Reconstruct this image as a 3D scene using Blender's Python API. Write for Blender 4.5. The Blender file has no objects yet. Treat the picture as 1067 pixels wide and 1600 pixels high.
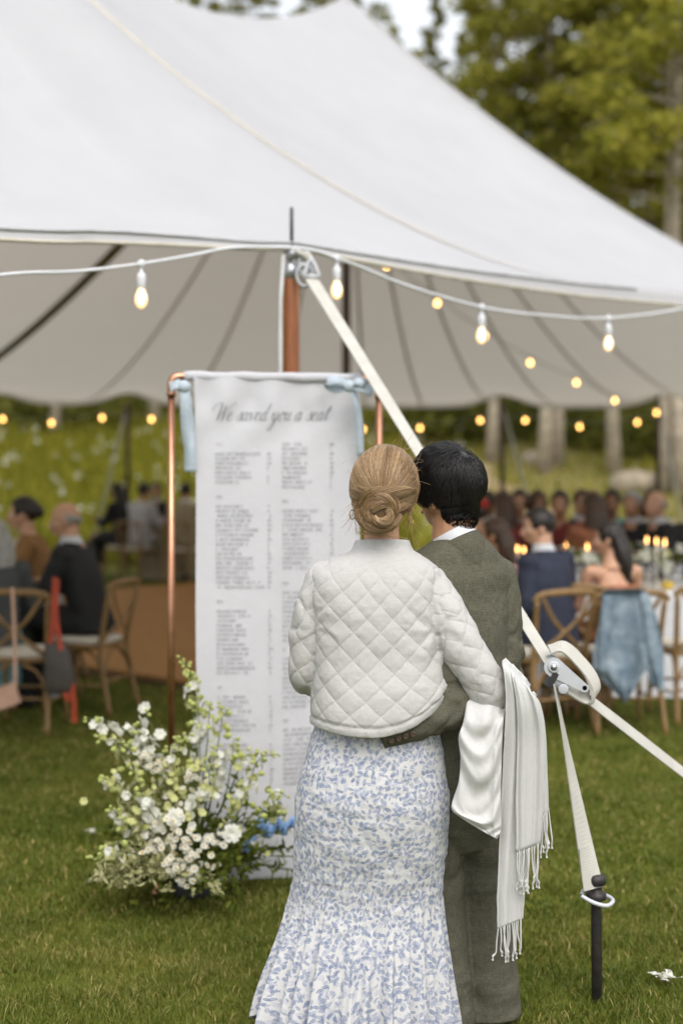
import bpy, bmesh, math, random
import numpy as np
from mathutils import Vector, Matrix, Euler

random.seed(7)
RNG = np.random.default_rng(11)
PI = math.pi
scene = bpy.context.scene
COL = scene.collection

# ------------------------------------------------------------ camera, sky, sun, exposure
FPX, CAMH, HOR = 2222.2, 1.62, 738.0          # focal length (px of the photo), eye height, horizon row
cam_d = bpy.data.cameras.new('camera')
cam = bpy.data.objects.new('camera', cam_d)
COL.objects.link(cam)
cam.location = (0, 0, CAMH)
cam.rotation_euler = (math.radians(90), 0, 0)
cam_d.sensor_fit = 'VERTICAL'
cam_d.sensor_height = 36.0
cam_d.sensor_width = 24.0
cam_d.lens = 50.0
cam_d.shift_y = -(800 - HOR) / 1600.0
cam_d.clip_start = 0.1
cam_d.clip_end = 1500
cam_d.dof.use_dof = True
cam_d.dof.focus_distance = 3.95
cam_d.dof.aperture_fstop = 1.6
scene.camera = cam

SUN_EL, SUN_AZ = math.radians(54), math.radians(166)   # azimuth from north (+Y), clockwise
world = bpy.data.worlds.new('World')
scene.world = world
world.use_nodes = True
wn, wl = world.node_tree.nodes, world.node_tree.links
wn.clear()
sky = wn.new('ShaderNodeTexSky')
sky.sky_type = 'NISHITA'
sky.sun_disc = False
sky.sun_elevation = SUN_EL
sky.sun_rotation = SUN_AZ
sky.air_density = 1.0
sky.dust_density = 8.0
sky.ozone_density = 1.0
hsv = wn.new('ShaderNodeHueSaturation')               # thin high cloud: a greyer, whiter sky
hsv.inputs['Saturation'].default_value = 0.34
bgn = wn.new('ShaderNodeBackground')
bgn.inputs['Strength'].default_value = 0.15
won = wn.new('ShaderNodeOutputWorld')
wl.new(sky.outputs[0], hsv.inputs['Color'])
ovc = wn.new('ShaderNodeMix')                           # an even veil of cloud over the whole sky
ovc.data_type = 'RGBA'
ovc.inputs[0].default_value = 0.55
ovc.inputs[7].default_value = (5.3, 5.5, 5.8, 1)
wl.new(hsv.outputs[0], ovc.inputs[6])
wl.new(ovc.outputs[2], bgn.inputs['Color'])
wl.new(bgn.outputs[0], won.inputs['Surface'])

sun_d = bpy.data.lights.new('sun', 'SUN')
sun_d.energy = 0.5
sun_d.angle = math.radians(40)
sun_d.color = (1.0, 0.94, 0.84)
sun = bpy.data.objects.new('sun', sun_d)
COL.objects.link(sun)
sd = Vector((math.sin(SUN_AZ) * math.cos(SUN_EL), math.cos(SUN_AZ) * math.cos(SUN_EL), math.sin(SUN_EL)))
sun.rotation_euler = (-sd).to_track_quat('-Z', 'Y').to_euler()

vs = scene.view_settings
vs.view_transform = 'Standard'
vs.look = 'None'
vs.exposure = 0.80
vs.gamma = 1.0
vs.use_curve_mapping = False
scene.cycles.use_denoising = True
scene.cycles.max_bounces = 8
scene.cycles.transparent_max_bounces = 8
scene.cycles.sample_clamp_indirect = 6.0

# ------------------------------------------------------------ helpers
def P(px, py, Y):
    """photo pixel at depth Y -> world point"""
    return Vector(((px - 533.5) * Y / FPX, Y, CAMH - (py - HOR) * Y / FPX))

def lin(c):
    return tuple(((v / 255.0) / 12.92 if v / 255.0 <= 0.04045 else ((v / 255.0 + 0.055) / 1.055) ** 2.4) for v in c)

class NT:
    """small node-tree helper"""
    def __init__(self, name):
        self.m = bpy.data.materials.new(name)
        self.m.use_nodes = True
        self.n, self.l = self.m.node_tree.nodes, self.m.node_tree.links
        self.b = self.n['Principled BSDF']
        self.out = self.n['Material Output']
    def node(self, t, **kw):
        n = self.n.new(t)
        for k, v in kw.items():
            setattr(n, k, v)
        return n
    def set(self, sock, v):
        if hasattr(v, 'is_linked') or isinstance(v, bpy.types.NodeSocket):
            self.l.new(v, sock)
        else:
            sock.default_value = v
    def math(self, op, a, b=None, c=None, clamp=False):
        n = self.node('ShaderNodeMath', operation=op)
        n.use_clamp = clamp
        self.set(n.inputs[0], a)
        if b is not None: self.set(n.inputs[1], b)
        if c is not None: self.set(n.inputs[2], c)
        return n.outputs[0]
    def mix(self, f, a, b):
        n = self.node('ShaderNodeMix', data_type='RGBA')
        self.set(n.inputs[0], f)
        self.set(n.inputs[6], a if not isinstance(a, tuple) else (*a[:3], 1))
        self.set(n.inputs[7], b if not isinstance(b, tuple) else (*b[:3], 1))
        return n.outputs[2]
    def coord(self, which='Object', scale=None):
        t = self.node('ShaderNodeTexCoord').outputs[which]
        if scale is not None:
            mp = self.node('ShaderNodeMapping')
            self.l.new(t, mp.inputs[0])
            mp.inputs['Scale'].default_value = scale
            t = mp.outputs[0]
        return t
    def noise(self, co, scale, detail=3.0, rough=0.55, dist=0.0):
        n = self.node('ShaderNodeTexNoise')
        self.l.new(co, n.inputs['Vector'])
        n.inputs['Scale'].default_value = scale
        n.inputs['Detail'].default_value = detail
        n.inputs['Roughness'].default_value = rough
        n.inputs['Distortion'].default_value = dist
        return n.outputs['Fac']
    def ramp(self, f, stops):
        n = self.node('ShaderNodeValToRGB')
        e = n.color_ramp.elements
        while len(e) < len(stops): e.new(0.5)
        for i, (p, c) in enumerate(stops):
            e[i].position = p
            e[i].color = (*c[:3], 1) if isinstance(c, tuple) else (c, c, c, 1)
        self.l.new(f, n.inputs[0])
        return n.outputs[0]
    def bump(self, h, strength=0.3, dist=0.01, chain=None):
        n = self.node('ShaderNodeBump')
        n.inputs['Strength'].default_value = strength
        n.inputs['Distance'].default_value = dist
        self.l.new(h, n.inputs['Height'])
        if chain is not None: self.l.new(chain, n.inputs['Normal'])
        self.l.new(n.outputs[0], self.b.inputs['Normal'])
        return n.outputs[0]
    def base(self, c): self.set(self.b.inputs['Base Color'], c if not isinstance(c, tuple) else (*c[:3], 1))
    def rough(self, v): self.set(self.b.inputs['Roughness'], v)

MATS = {}
def simple(name, col, rough=0.6, metal=0.0, var=0.15, scale=12.0, bump=0.0, bscale=200.0, spec=0.5, coords='Object', sheen=0.0, trans=0.0):
    if name in MATS: return MATS[name]
    t = NT(name)
    co = t.coord(coords)
    if var > 0:
        f = t.noise(co, scale, 4.0)
        lo = tuple(c * (1 - var) for c in col)
        hi = tuple(min(1, c * (1 + var)) for c in col)
        t.base(t.ramp(f, [(0.3, lo), (0.7, hi)]))
    else:
        t.base(col)
    t.rough(rough)
    t.b.inputs['Metallic'].default_value = metal
    t.b.inputs['Specular IOR Level'].default_value = spec
    if sheen: t.b.inputs['Sheen Weight'].default_value = sheen
    if bump > 0:
        t.bump(t.noise(co, bscale, 3.0), bump, 0.004)
    if trans > 0:
        tr = t.node('ShaderNodeBsdfTranslucent')
        tr.inputs['Color'].default_value = (*col, 1)
        mx = t.node('ShaderNodeMixShader')
        mx.inputs[0].default_value = trans
        t.l.new(t.b.outputs[0], mx.inputs[1]); t.l.new(tr.outputs[0], mx.inputs[2])
        t.l.new(mx.outputs[0], t.out.inputs['Surface'])
    MATS[name] = t.m
    return t.m

def mesh_np(name, V, F, mat=None, smooth=True, uv=None, attrs=None):
    """mesh from arrays; F is an (n,3|4) array or a list of tuples"""
    me = bpy.data.meshes.new(name)
    V = np.asarray(V, dtype=np.float32).reshape(-1, 3)
    if isinstance(F, np.ndarray):
        F = F.astype(np.int32)
        k = F.shape[1]
        me.vertices.add(len(V)); me.vertices.foreach_set('co', V.ravel())
        me.loops.add(F.size); me.loops.foreach_set('vertex_index', F.ravel())
        me.polygons.add(len(F))
        me.polygons.foreach_set('loop_start', np.arange(0, F.size, k, dtype=np.int32))
        me.polygons.foreach_set('loop_total', np.full(len(F), k, dtype=np.int32))
        me.update(calc_edges=True)
    else:
        me.from_pydata([tuple(map(float, v)) for v in V], [], F)
        me.update()
    if uv is not None:                                   # per-vertex uv
        lay = me.uv_layers.new(name='UVMap')
        li = np.empty(len(me.loops), dtype=np.int32)
        me.loops.foreach_get('vertex_index', li)
        lay.data.foreach_set('uv', np.asarray(uv, dtype=np.float32)[li].ravel())
    if attrs:
        for k2, a in attrs.items():
            at = me.attributes.new(k2, 'FLOAT', 'POINT')
            at.data.foreach_set('value', np.asarray(a, dtype=np.float32))
    if smooth:
        me.polygons.foreach_set('use_smooth', np.ones(len(me.polygons), dtype=bool))
    if mat is not None:
        me.materials.append(mat)
    return me

def link(name, me, parent=None, loc=None, rot=None, scale=None):
    o = bpy.data.objects.new(name, me)
    COL.objects.link(o)
    if parent is not None: o.parent = parent
    if loc is not None: o.location = loc
    if rot is not None: o.rotation_euler = rot
    if scale is not None: o.scale = scale
    return o

def tag(o, label, cat, group=None):
    o['label'] = label; o['category'] = cat
    if group: o['group'] = group
    return o

def structure(o): o['kind'] = 'structure'; return o
def stuff(o): o['kind'] = 'stuff'; return o

def thing(name, label, cat, loc=(0, 0, 0), rz=0.0, group=None):
    o = bpy.data.objects.new(name, None)
    COL.objects.link(o)
    o.location = loc; o.rotation_euler = (0, 0, rz)
    o.empty_display_size = 0.1
    return tag(o, label, cat, group)

class MB:
    """collects vertices and faces for one mesh"""
    def __init__(self): self.v, self.f, self.uv = [], [], []
    def add(self, V, F, uv=None):
        o = len(self.v)
        self.v.extend([tuple(map(float, p)) for p in V])
        self.f.extend([tuple(int(i) + o for i in q) for q in F])
        return self
    def box(self, c, s, rz=0.0, M=None):
        x, y, z = s[0] / 2, s[1] / 2, s[2] / 2
        vs_ = [Vector((a * x, b * y, d * z)) for d in (-1, 1) for b in (-1, 1) for a in (-1, 1)]
        R = M if M is not None else Matrix.Rotation(rz, 3, 'Z')
        vs_ = [R @ p + Vector(c) for p in vs_]
        return self.add(vs_, [(0, 2, 3, 1), (4, 5, 7, 6), (0, 1, 5, 4), (2, 6, 7, 3), (0, 4, 6, 2), (1, 3, 7, 5)])
    def tube(self, pts, r, n=8, caps=True, sub=0, flat=None, up=None):
        V, F = tube_arrays(pts, r, n, caps, sub, flat, up)
        return self.add(V, F)
    def lathe(self, prof, c=(0, 0, 0), n=16, M=None):
        V, F = [], []
        for (r, z) in prof:
            for k in range(n):
                a = 2 * PI * k / n
                p = Vector((r * math.cos(a), r * math.sin(a), z))
                if M is not None: p = M @ p
                V.append(p + Vector(c))
        m = len(prof)
        for i in range(m - 1):
            for k in range(n):
                F.append((i * n + k, i * n + (k + 1) % n, (i + 1) * n + (k + 1) % n, (i + 1) * n + k))
        F.append(tuple(reversed(range(n)))); F.append(tuple(range((m - 1) * n, m * n)))
        return self.add(V, F)
    def ellipsoid(self, c, r, M=None, nu=16, nv=10):
        V, F = [], []
        for j in range(1, nv):
            t = PI * j / nv
            for k in range(nu):
                a = 2 * PI * k / nu
                p = Vector((r[0] * math.sin(t) * math.cos(a), r[1] * math.sin(t) * math.sin(a), r[2] * math.cos(t)))
                if M is not None: p = M @ p
                V.append(p + Vector(c))
        top = Vector((0, 0, r[2])); bot = Vector((0, 0, -r[2]))
        if M is not None: top, bot = M @ top, M @ bot
        V += [top + Vector(c), bot + Vector(c)]
        it, ib = len(V) - 2, len(V) - 1
        for j in range(nv - 2):
            for k in range(nu):
                F.append((j * nu + k, (j + 1) * nu + k, (j + 1) * nu + (k + 1) % nu, j * nu + (k + 1) % nu))
        for k in range(nu):
            F.append((it, k, (k + 1) % nu))
            F.append((ib, (nv - 2) * nu + (k + 1) % nu, (nv - 2) * nu + k))
        return self.add(V, F)
    def mesh(self, name, mat, smooth=True):
        me = bpy.data.meshes.new(name)
        me.from_pydata(self.v, [], self.f)
        me.update()
        if smooth: me.polygons.foreach_set('use_smooth', np.ones(len(me.polygons), dtype=bool))
        if mat is not None: me.materials.append(mat)
        return me
    def build(self, name, mat, parent=None, smooth=True, loc=None, rot=None):
        return link(name, self.mesh(name, mat, smooth), parent, loc, rot)

def catmull(pts, m):
    """resample control points (any dimension) to m points along a Catmull-Rom curve"""
    Pn = np.asarray(pts, dtype=float)
    n = len(Pn)
    if n == 2:
        t = np.linspace(0, 1, m)[:, None]
        return Pn[0] * (1 - t) + Pn[1] * t
    E = np.vstack([2 * Pn[0] - Pn[1], Pn, 2 * Pn[-1] - Pn[-2]])
    s = np.linspace(0, n - 1 - 1e-9, m)
    i = np.floor(s).astype(int); t = (s - i)[:, None]
    p0, p1, p2, p3 = E[i], E[i + 1], E[i + 2], E[i + 3]
    return 0.5 * ((2 * p1) + (-p0 + p2) * t + (2 * p0 - 5 * p1 + 4 * p2 - p3) * t * t + (-p0 + 3 * p1 - 3 * p2 + p3) * t ** 3)

def tube_arrays(pts, r, n=8, caps=True, sub=0, flat=None, up=None):
    """tube along pts; r scalar or per-point; flat: ratio of second radius; up: direction of the second radius"""
    pts = np.asarray([tuple(p) for p in pts], dtype=float)
    rr = np.full(len(pts), float(r)) if np.isscalar(r) else np.asarray(r, dtype=float)
    ff = None if flat is None else (np.full(len(pts), float(flat)) if np.isscalar(flat) else np.asarray(flat, dtype=float))
    if sub:
        m = (len(pts) - 1) * sub + 1
        pts = catmull(pts, m); rr = catmull(rr[:, None], m)[:, 0]
        if ff is not None: ff = catmull(ff[:, None], m)[:, 0]
    m = len(pts)
    T = np.gradient(pts, axis=0)
    T /= np.linalg.norm(T, axis=1)[:, None] + 1e-12
    ref = np.array(up if up is not None else ((0, 0, 1) if abs(T[0][2]) < 0.9 else (0, 1, 0)), dtype=float)
    V = []
    prev = None
    a = np.linspace(0, 2 * PI, n, endpoint=False)
    for i in range(m):
        base = ref if (prev is None or up is not None) else prev
        b = base - T[i] * np.dot(base, T[i])
        nb = np.linalg.norm(b)
        b = b / nb if nb > 1e-6 else np.array([1.0, 0, 0])
        prev = b
        c = np.cross(T[i], b)
        f = 1.0 if ff is None else ff[i]
        V.append(pts[i] + np.outer(np.cos(a), c) * rr[i] + np.outer(np.sin(a), b) * rr[i] * f)
    V = np.vstack(V)
    F = []
    for i in range(m - 1):
        for k in range(n):
            F.append((i * n + k, i * n + (k + 1) % n, (i + 1) * n + (k + 1) % n, (i + 1) * n + k))
    if caps:
        F.append(tuple(reversed(range(n)))); F.append(tuple(range((m - 1) * n, m * n)))
    return V, F

def grid_faces(nu, nv, wrap=False):
    """quads of a grid stored row-major: nv rows of nu"""
    k = np.arange(nu if wrap else nu - 1)
    j = np.arange(nv - 1)
    K, J = np.meshgrid(k, j)
    K2 = (K + 1) % nu
    return np.stack([J * nu + K, J * nu + K2, (J + 1) * nu + K2, (J + 1) * nu + K], -1).reshape(-1, 4)

_TMP = None
def remesh(mb, voxel, smooth=4, dec=None):
    """voxel union of the collected closed shapes; returns vertex and face arrays"""
    global _TMP
    if _TMP is None: _TMP = bpy.data.scenes.new('work')
    me = bpy.data.meshes.new('work'); me.from_pydata(mb.v, [], mb.f); me.update()
    o = bpy.data.objects.new('work', me)
    _TMP.collection.objects.link(o)
    md = o.modifiers.new('r', 'REMESH'); md.mode = 'VOXEL'; md.voxel_size = voxel
    if smooth:
        s = o.modifiers.new('s', 'SMOOTH'); s.factor = 0.5; s.iterations = smooth
    if dec:
        d = o.modifiers.new('d', 'DECIMATE'); d.ratio = dec
    with bpy.context.temp_override(scene=_TMP, view_layer=_TMP.view_layers[0]):
        dg = bpy.context.evaluated_depsgraph_get()
        dg.update()
    ev = o.evaluated_get(dg)
    m2 = ev.to_mesh()
    V = np.empty(len(m2.vertices) * 3, dtype=np.float32); m2.vertices.foreach_get('co', V)
    N = np.empty(len(m2.vertices) * 3, dtype=np.float32); m2.vertex_normals.foreach_get('vector', N)
    ls = np.empty(len(m2.loops), dtype=np.int32); m2.loops.foreach_get('vertex_index', ls)
    lt = np.empty(len(m2.polygons), dtype=np.int32); m2.polygons.foreach_get('loop_total', lt)
    ev.to_mesh_clear()
    bpy.data.objects.remove(o); bpy.data.meshes.remove(me)
    if len(lt) and np.all(lt == lt[0]):
        F = ls.reshape(-1, int(lt[0]))
    else:
        F = []; k = 0
        for t in lt: F.append(tuple(int(x) for x in ls[k:k + t])); k += t
    return V.reshape(-1, 3).astype(float), N.reshape(-1, 3).astype(float), F

def vnoise(p, seed=0):
    """cheap smooth 3-D noise in about -1..1: sums of rotated sines, p (n,3)"""
    r = np.random.default_rng(seed)
    out = np.zeros(len(p))
    amp, fr = 1.0, 1.0
    for o in range(3):
        for k in range(3):
            d = r.normal(size=3); d /= np.linalg.norm(d)
            d2 = r.normal(size=3); d2 /= np.linalg.norm(d2)
            out += amp / 3 * np.sin((p @ d) * fr * 2 * PI + r.uniform(0, 6.28) + 1.7 * np.sin((p @ d2) * fr * 4.1 + r.uniform(0, 6.28)))
        amp *= 0.5; fr *= 2.03
    return out / 1.2

def smooth01(x): x = np.clip(x, 0, 1); return x * x * (3 - 2 * x)

def copy_tree(o, parent=None):
    c = o.copy(); COL.objects.link(c)
    if parent is not None: c.parent = parent
    for ch in list(o.children): copy_tree(ch, c)
    return c
# ------------------------------------------------------------ ground, hill, path
def ground_z(x, y):
    x = np.asarray(x, dtype=float); y = np.asarray(y, dtype=float)
    t = np.maximum(y - 24.0, 0.0)
    z = 0.171 * (np.sqrt(t * t + 9.0) - 3.0)
    z = np.where(t > 40, z + 0.0 * t, z)
    z = z + smooth01((y - 25) / 10) * (0.22 * np.sin(x * 0.31 + 1.3) + 0.13 * np.sin(x * 0.83 + y * 0.4))
    return z

def make_ground():
    ys = np.concatenate([np.linspace(-14, 24, 24), np.linspace(25, 70, 60), np.linspace(73, 260, 20)])
    xs = np.concatenate([np.linspace(-220, -32, 14), np.linspace(-30, 30, 61), np.linspace(32, 220, 14)])
    X, Y = np.meshgrid(xs, ys)
    Z = ground_z(X, Y)
    V = np.stack([X, Y, Z], -1).reshape(-1, 3)
    t = NT('lawn_and_meadow')
    co = t.coord('Object')
    sep = t.node('ShaderNodeSeparateXYZ'); t.l.new(co, sep.inputs[0])
    n1 = t.noise(co, 1.1, 4.0); n2 = t.noise(co, 14.0, 4.0); n3 = t.noise(co, 0.22, 3.0)
    lawn = t.ramp(n2, [(0.25, (0.046, 0.064, 0.008)), (0.75, (0.115, 0.130, 0.018))])
    lawn2 = t.mix(t.ramp(n1, [(0.4, 0.0), (0.75, 0.45)]), lawn, (0.165, 0.140, 0.032))
    mead = t.ramp(n2, [(0.25, (0.095, 0.110, 0.008)), (0.5, (0.16, 0.155, 0.014)), (0.8, (0.24, 0.20, 0.035))])
    dry = t.ramp(n2, [(0.2, (0.10, 0.105, 0.022)), (0.8, (0.27, 0.215, 0.085))])
    # dry, sparse grass on the right of the hill
    xm = t.math('ADD', t.math('MULTIPLY', sep.outputs[0], 0.28), t.math('MULTIPLY_ADD', n3, 2.2, -1.3), clamp=True)
    hill = t.mix(xm, mead, dry)
    hm = t.math('MULTIPLY_ADD', sep.outputs[1], 0.25, -5.6, clamp=True)
    t.base(t.mix(hm, lawn2, hill))
    t.rough(0.95)
    t.b.inputs['Specular IOR Level'].default_value = 0.1
    t.bump(n2, 0.6, 0.02)
    g = link('ground', mesh_np('ground', V, grid_faces(len(xs), len(ys)), t.m))
    structure(g)
    # the sandy track that climbs the hill
    pts = catmull([P(870, 790, 27.5)[:2], P(790, 740, 31)[:2], P(720, 690, 35)[:2], P(655, 655, 40)[:2], P(560, 640, 47)[:2]], 40)
    V, nw = [], 7
    tan = np.gradient(pts, axis=0); tan /= np.linalg.norm(tan, axis=1)[:, None]
    for i, p in enumerate(pts):
        nrm = np.array([-tan[i][1], tan[i][0]])
        for k in range(nw):
            q = p + nrm * (k / (nw - 1) - 0.5) * (1.9 + 0.35 * math.sin(i * 0.9) + 0.2 * math.sin(i * 2.3))
            V.append((q[0], q[1], float(ground_z(q[0], q[1])) + 0.035))
    pa = link('path', mesh_np('path', V, grid_faces(nw, 40), simple('sandy_path', (0.30, 0.22, 0.12), 0.95, var=0.35, scale=3)))
    structure(pa)
make_ground()

# ------------------------------------------------------------ the sailcloth tent
EAVE = [  # plan x, y, height, t along the ridge (0 = far peak, 1 = near peak)
    (-9.5, 10.5, 2.62, 1.0), (-8.6, 7.6, 2.6, 1.0), (-6.0, 5.4, 2.56, 1.0), (-3.0, 4.9, 2.53, 1.0),
    (*tuple(P(0, 374, 5.55)), 1.0), (*tuple(P(150, 378, 5.85)), 1.0), (*tuple(P(300, 384, 6.18)), 1.0),
    (*tuple(P(400, 389, 6.39)), 1.0), (*tuple(P(455, 389, 6.5)), 1.0), (*tuple(P(540, 404, 6.75)), 1.0), (*tuple(P(650, 424, 7.15)), 1.0),
    (*tuple(P(760, 442, 7.58)), 1.0), (*tuple(P(900, 461, 8.1)), 0.97), (*tuple(P(1000, 471, 8.5)), 0.86), (*tuple(P(1067, 478, 8.78)), 0.7),
    (2.9, 9.5, 2.62, 0.35), (4.2, 10.6, 2.65, 0.1), (6.3, 12.2, 2.66, 0.0), (8.2, 15.5, 2.68, 0.0), (8.0, 19.5, 2.68, 0.0),
    (6.2, 22.6, 2.68, 0.0), (4.2, 23.3, 2.68, 0.0), (2.0, 23.3, 2.68, 0.0), (0.0, 23.3, 2.68, 0.0), (-2.2, 23.3, 2.70, 0.0), (-4.6, 23.3, 2.73, 0.02),
    (-7.0, 22.4, 2.72, 0.1), (-8.9, 19.5, 2.7, 0.25), (-9.8, 15.0, 2.65, 0.7)]
PK_A = np.array([0.05, 15.0]); PK_B = np.array([-3.4, 9.5])
FAR_POLES = [(-5.6, 23.3), (-3.5, 23.3), (-0.45, 23.3), (2.63, 23.3), (5.3, 23.15)]

def ridge(t):
    p = PK_A * (1 - t) + PK_B * t
    d = abs(2 * t - 1)
    return np.array([p[0], p[1], 5.79 + 0.86 * d ** 2.25])

def eave_curve(m):
    E = np.array(EAVE)
    L = np.vstack([E[-3:], E, E[:3]])
    n = len(E)
    out = catmull(L, (len(L) - 1) * 24 + 1)
    seg = out[3 * 24:(3 + n) * 24]
    d = np.r_[0, np.cumsum(np.linalg.norm(np.diff(seg[:, :2], axis=0), axis=1))]
    # keep detail: blend uniform index with arc length
    s = np.linspace(0, len(seg) - 1, m, endpoint=False)
    i = np.floor(s).astype(int); f = (s - i)[:, None]
    q = seg[i] * (1 - f) + seg[np.minimum(i + 1, len(seg) - 1)] * f
    q[:, 3] = np.clip(q[:, 3], 0, 1)
    # the sheet is pushed up where a far pole carries it, and sags slightly between
    bump = np.zeros(len(q))
    for (px, py) in FAR_POLES:
        dd = np.hypot(q[:, 0] - px, q[:, 1] - py)
        bump = bump + np.where(q[:, 1] > 20, 0.20 * np.exp(-(dd / 0.42) ** 2), 0)
    return np.c_[q, bump]

NU, NV = 720, 44
EC = eave_curve(NU)
def tent_point(q, v):
    """q: eave sample (x,y,z,t); v 0 at the ridge .. 1 at the eave"""
    R = ridge(float(q[3]))
    far = smooth01((q[1] - 14) / 6) 
    rt = smooth01((q[0] - 2.0) / 3.0) * (1 - far)
    p = 1.58 + 0.35 * rt
    x = R[0] + (q[0] - R[0]) * v
    y = R[1] + (q[1] - R[1]) * v
    vc = min(v, 1.0)
    g = (1 - vc) ** p
    bd = float(np.interp(q[0], [-6, -1.4, -0.9, -0.25, 0.4, 1.0, 1.7, 2.1], [0.05, 0.046, 0.050, 0.028, 0.050, 0.070, 0.085, 0.09])) if q[1] < 11 else 0.05
    # a short valance hangs below the sheet's edge
    z = q[2] + bd + (R[2] - q[2] - bd) * g + q[4] * max(0.0, (vc - 0.8) / 0.2) ** 2
    if v > 1.0: z -= bd * min((v - 1.0) / 0.004, 1.0)
    return (x, y, z)

def tent_material():
    t = NT('sailcloth')
    co = t.coord('Object')
    n = t.noise(co, 1.6, 4.0, 0.6); w = t.noise(co, 420.0, 2.0)
    col = t.ramp(n, [(0.3, (0.52, 0.525, 0.55)), (0.7, (0.56, 0.565, 0.59))])
    t.base(col)
    t.rough(0.75)
    t.b.inputs['Specular IOR Level'].default_value = 0.25
    nb = t.noise(t.coord('Object', (1, 1, 1)), 2.2, 3.0)
    b1 = t.bump(nb, 0.25, 0.05)
    t.bump(w, 0.12, 0.002, b1)
    tr = t.node('ShaderNodeBsdfTranslucent'); tr.inputs['Color'].default_value = (0.76, 0.70, 0.63, 1)
    mx = t.node('ShaderNodeMixShader'); mx.inputs[0].default_value = 0.28
    t.l.new(t.b.outputs[0], mx.inputs[1]); t.l.new(tr.outputs[0], mx.inputs[2]); t.l.new(mx.outputs[0], t.out.inputs['Surface'])
    return t.m

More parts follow.
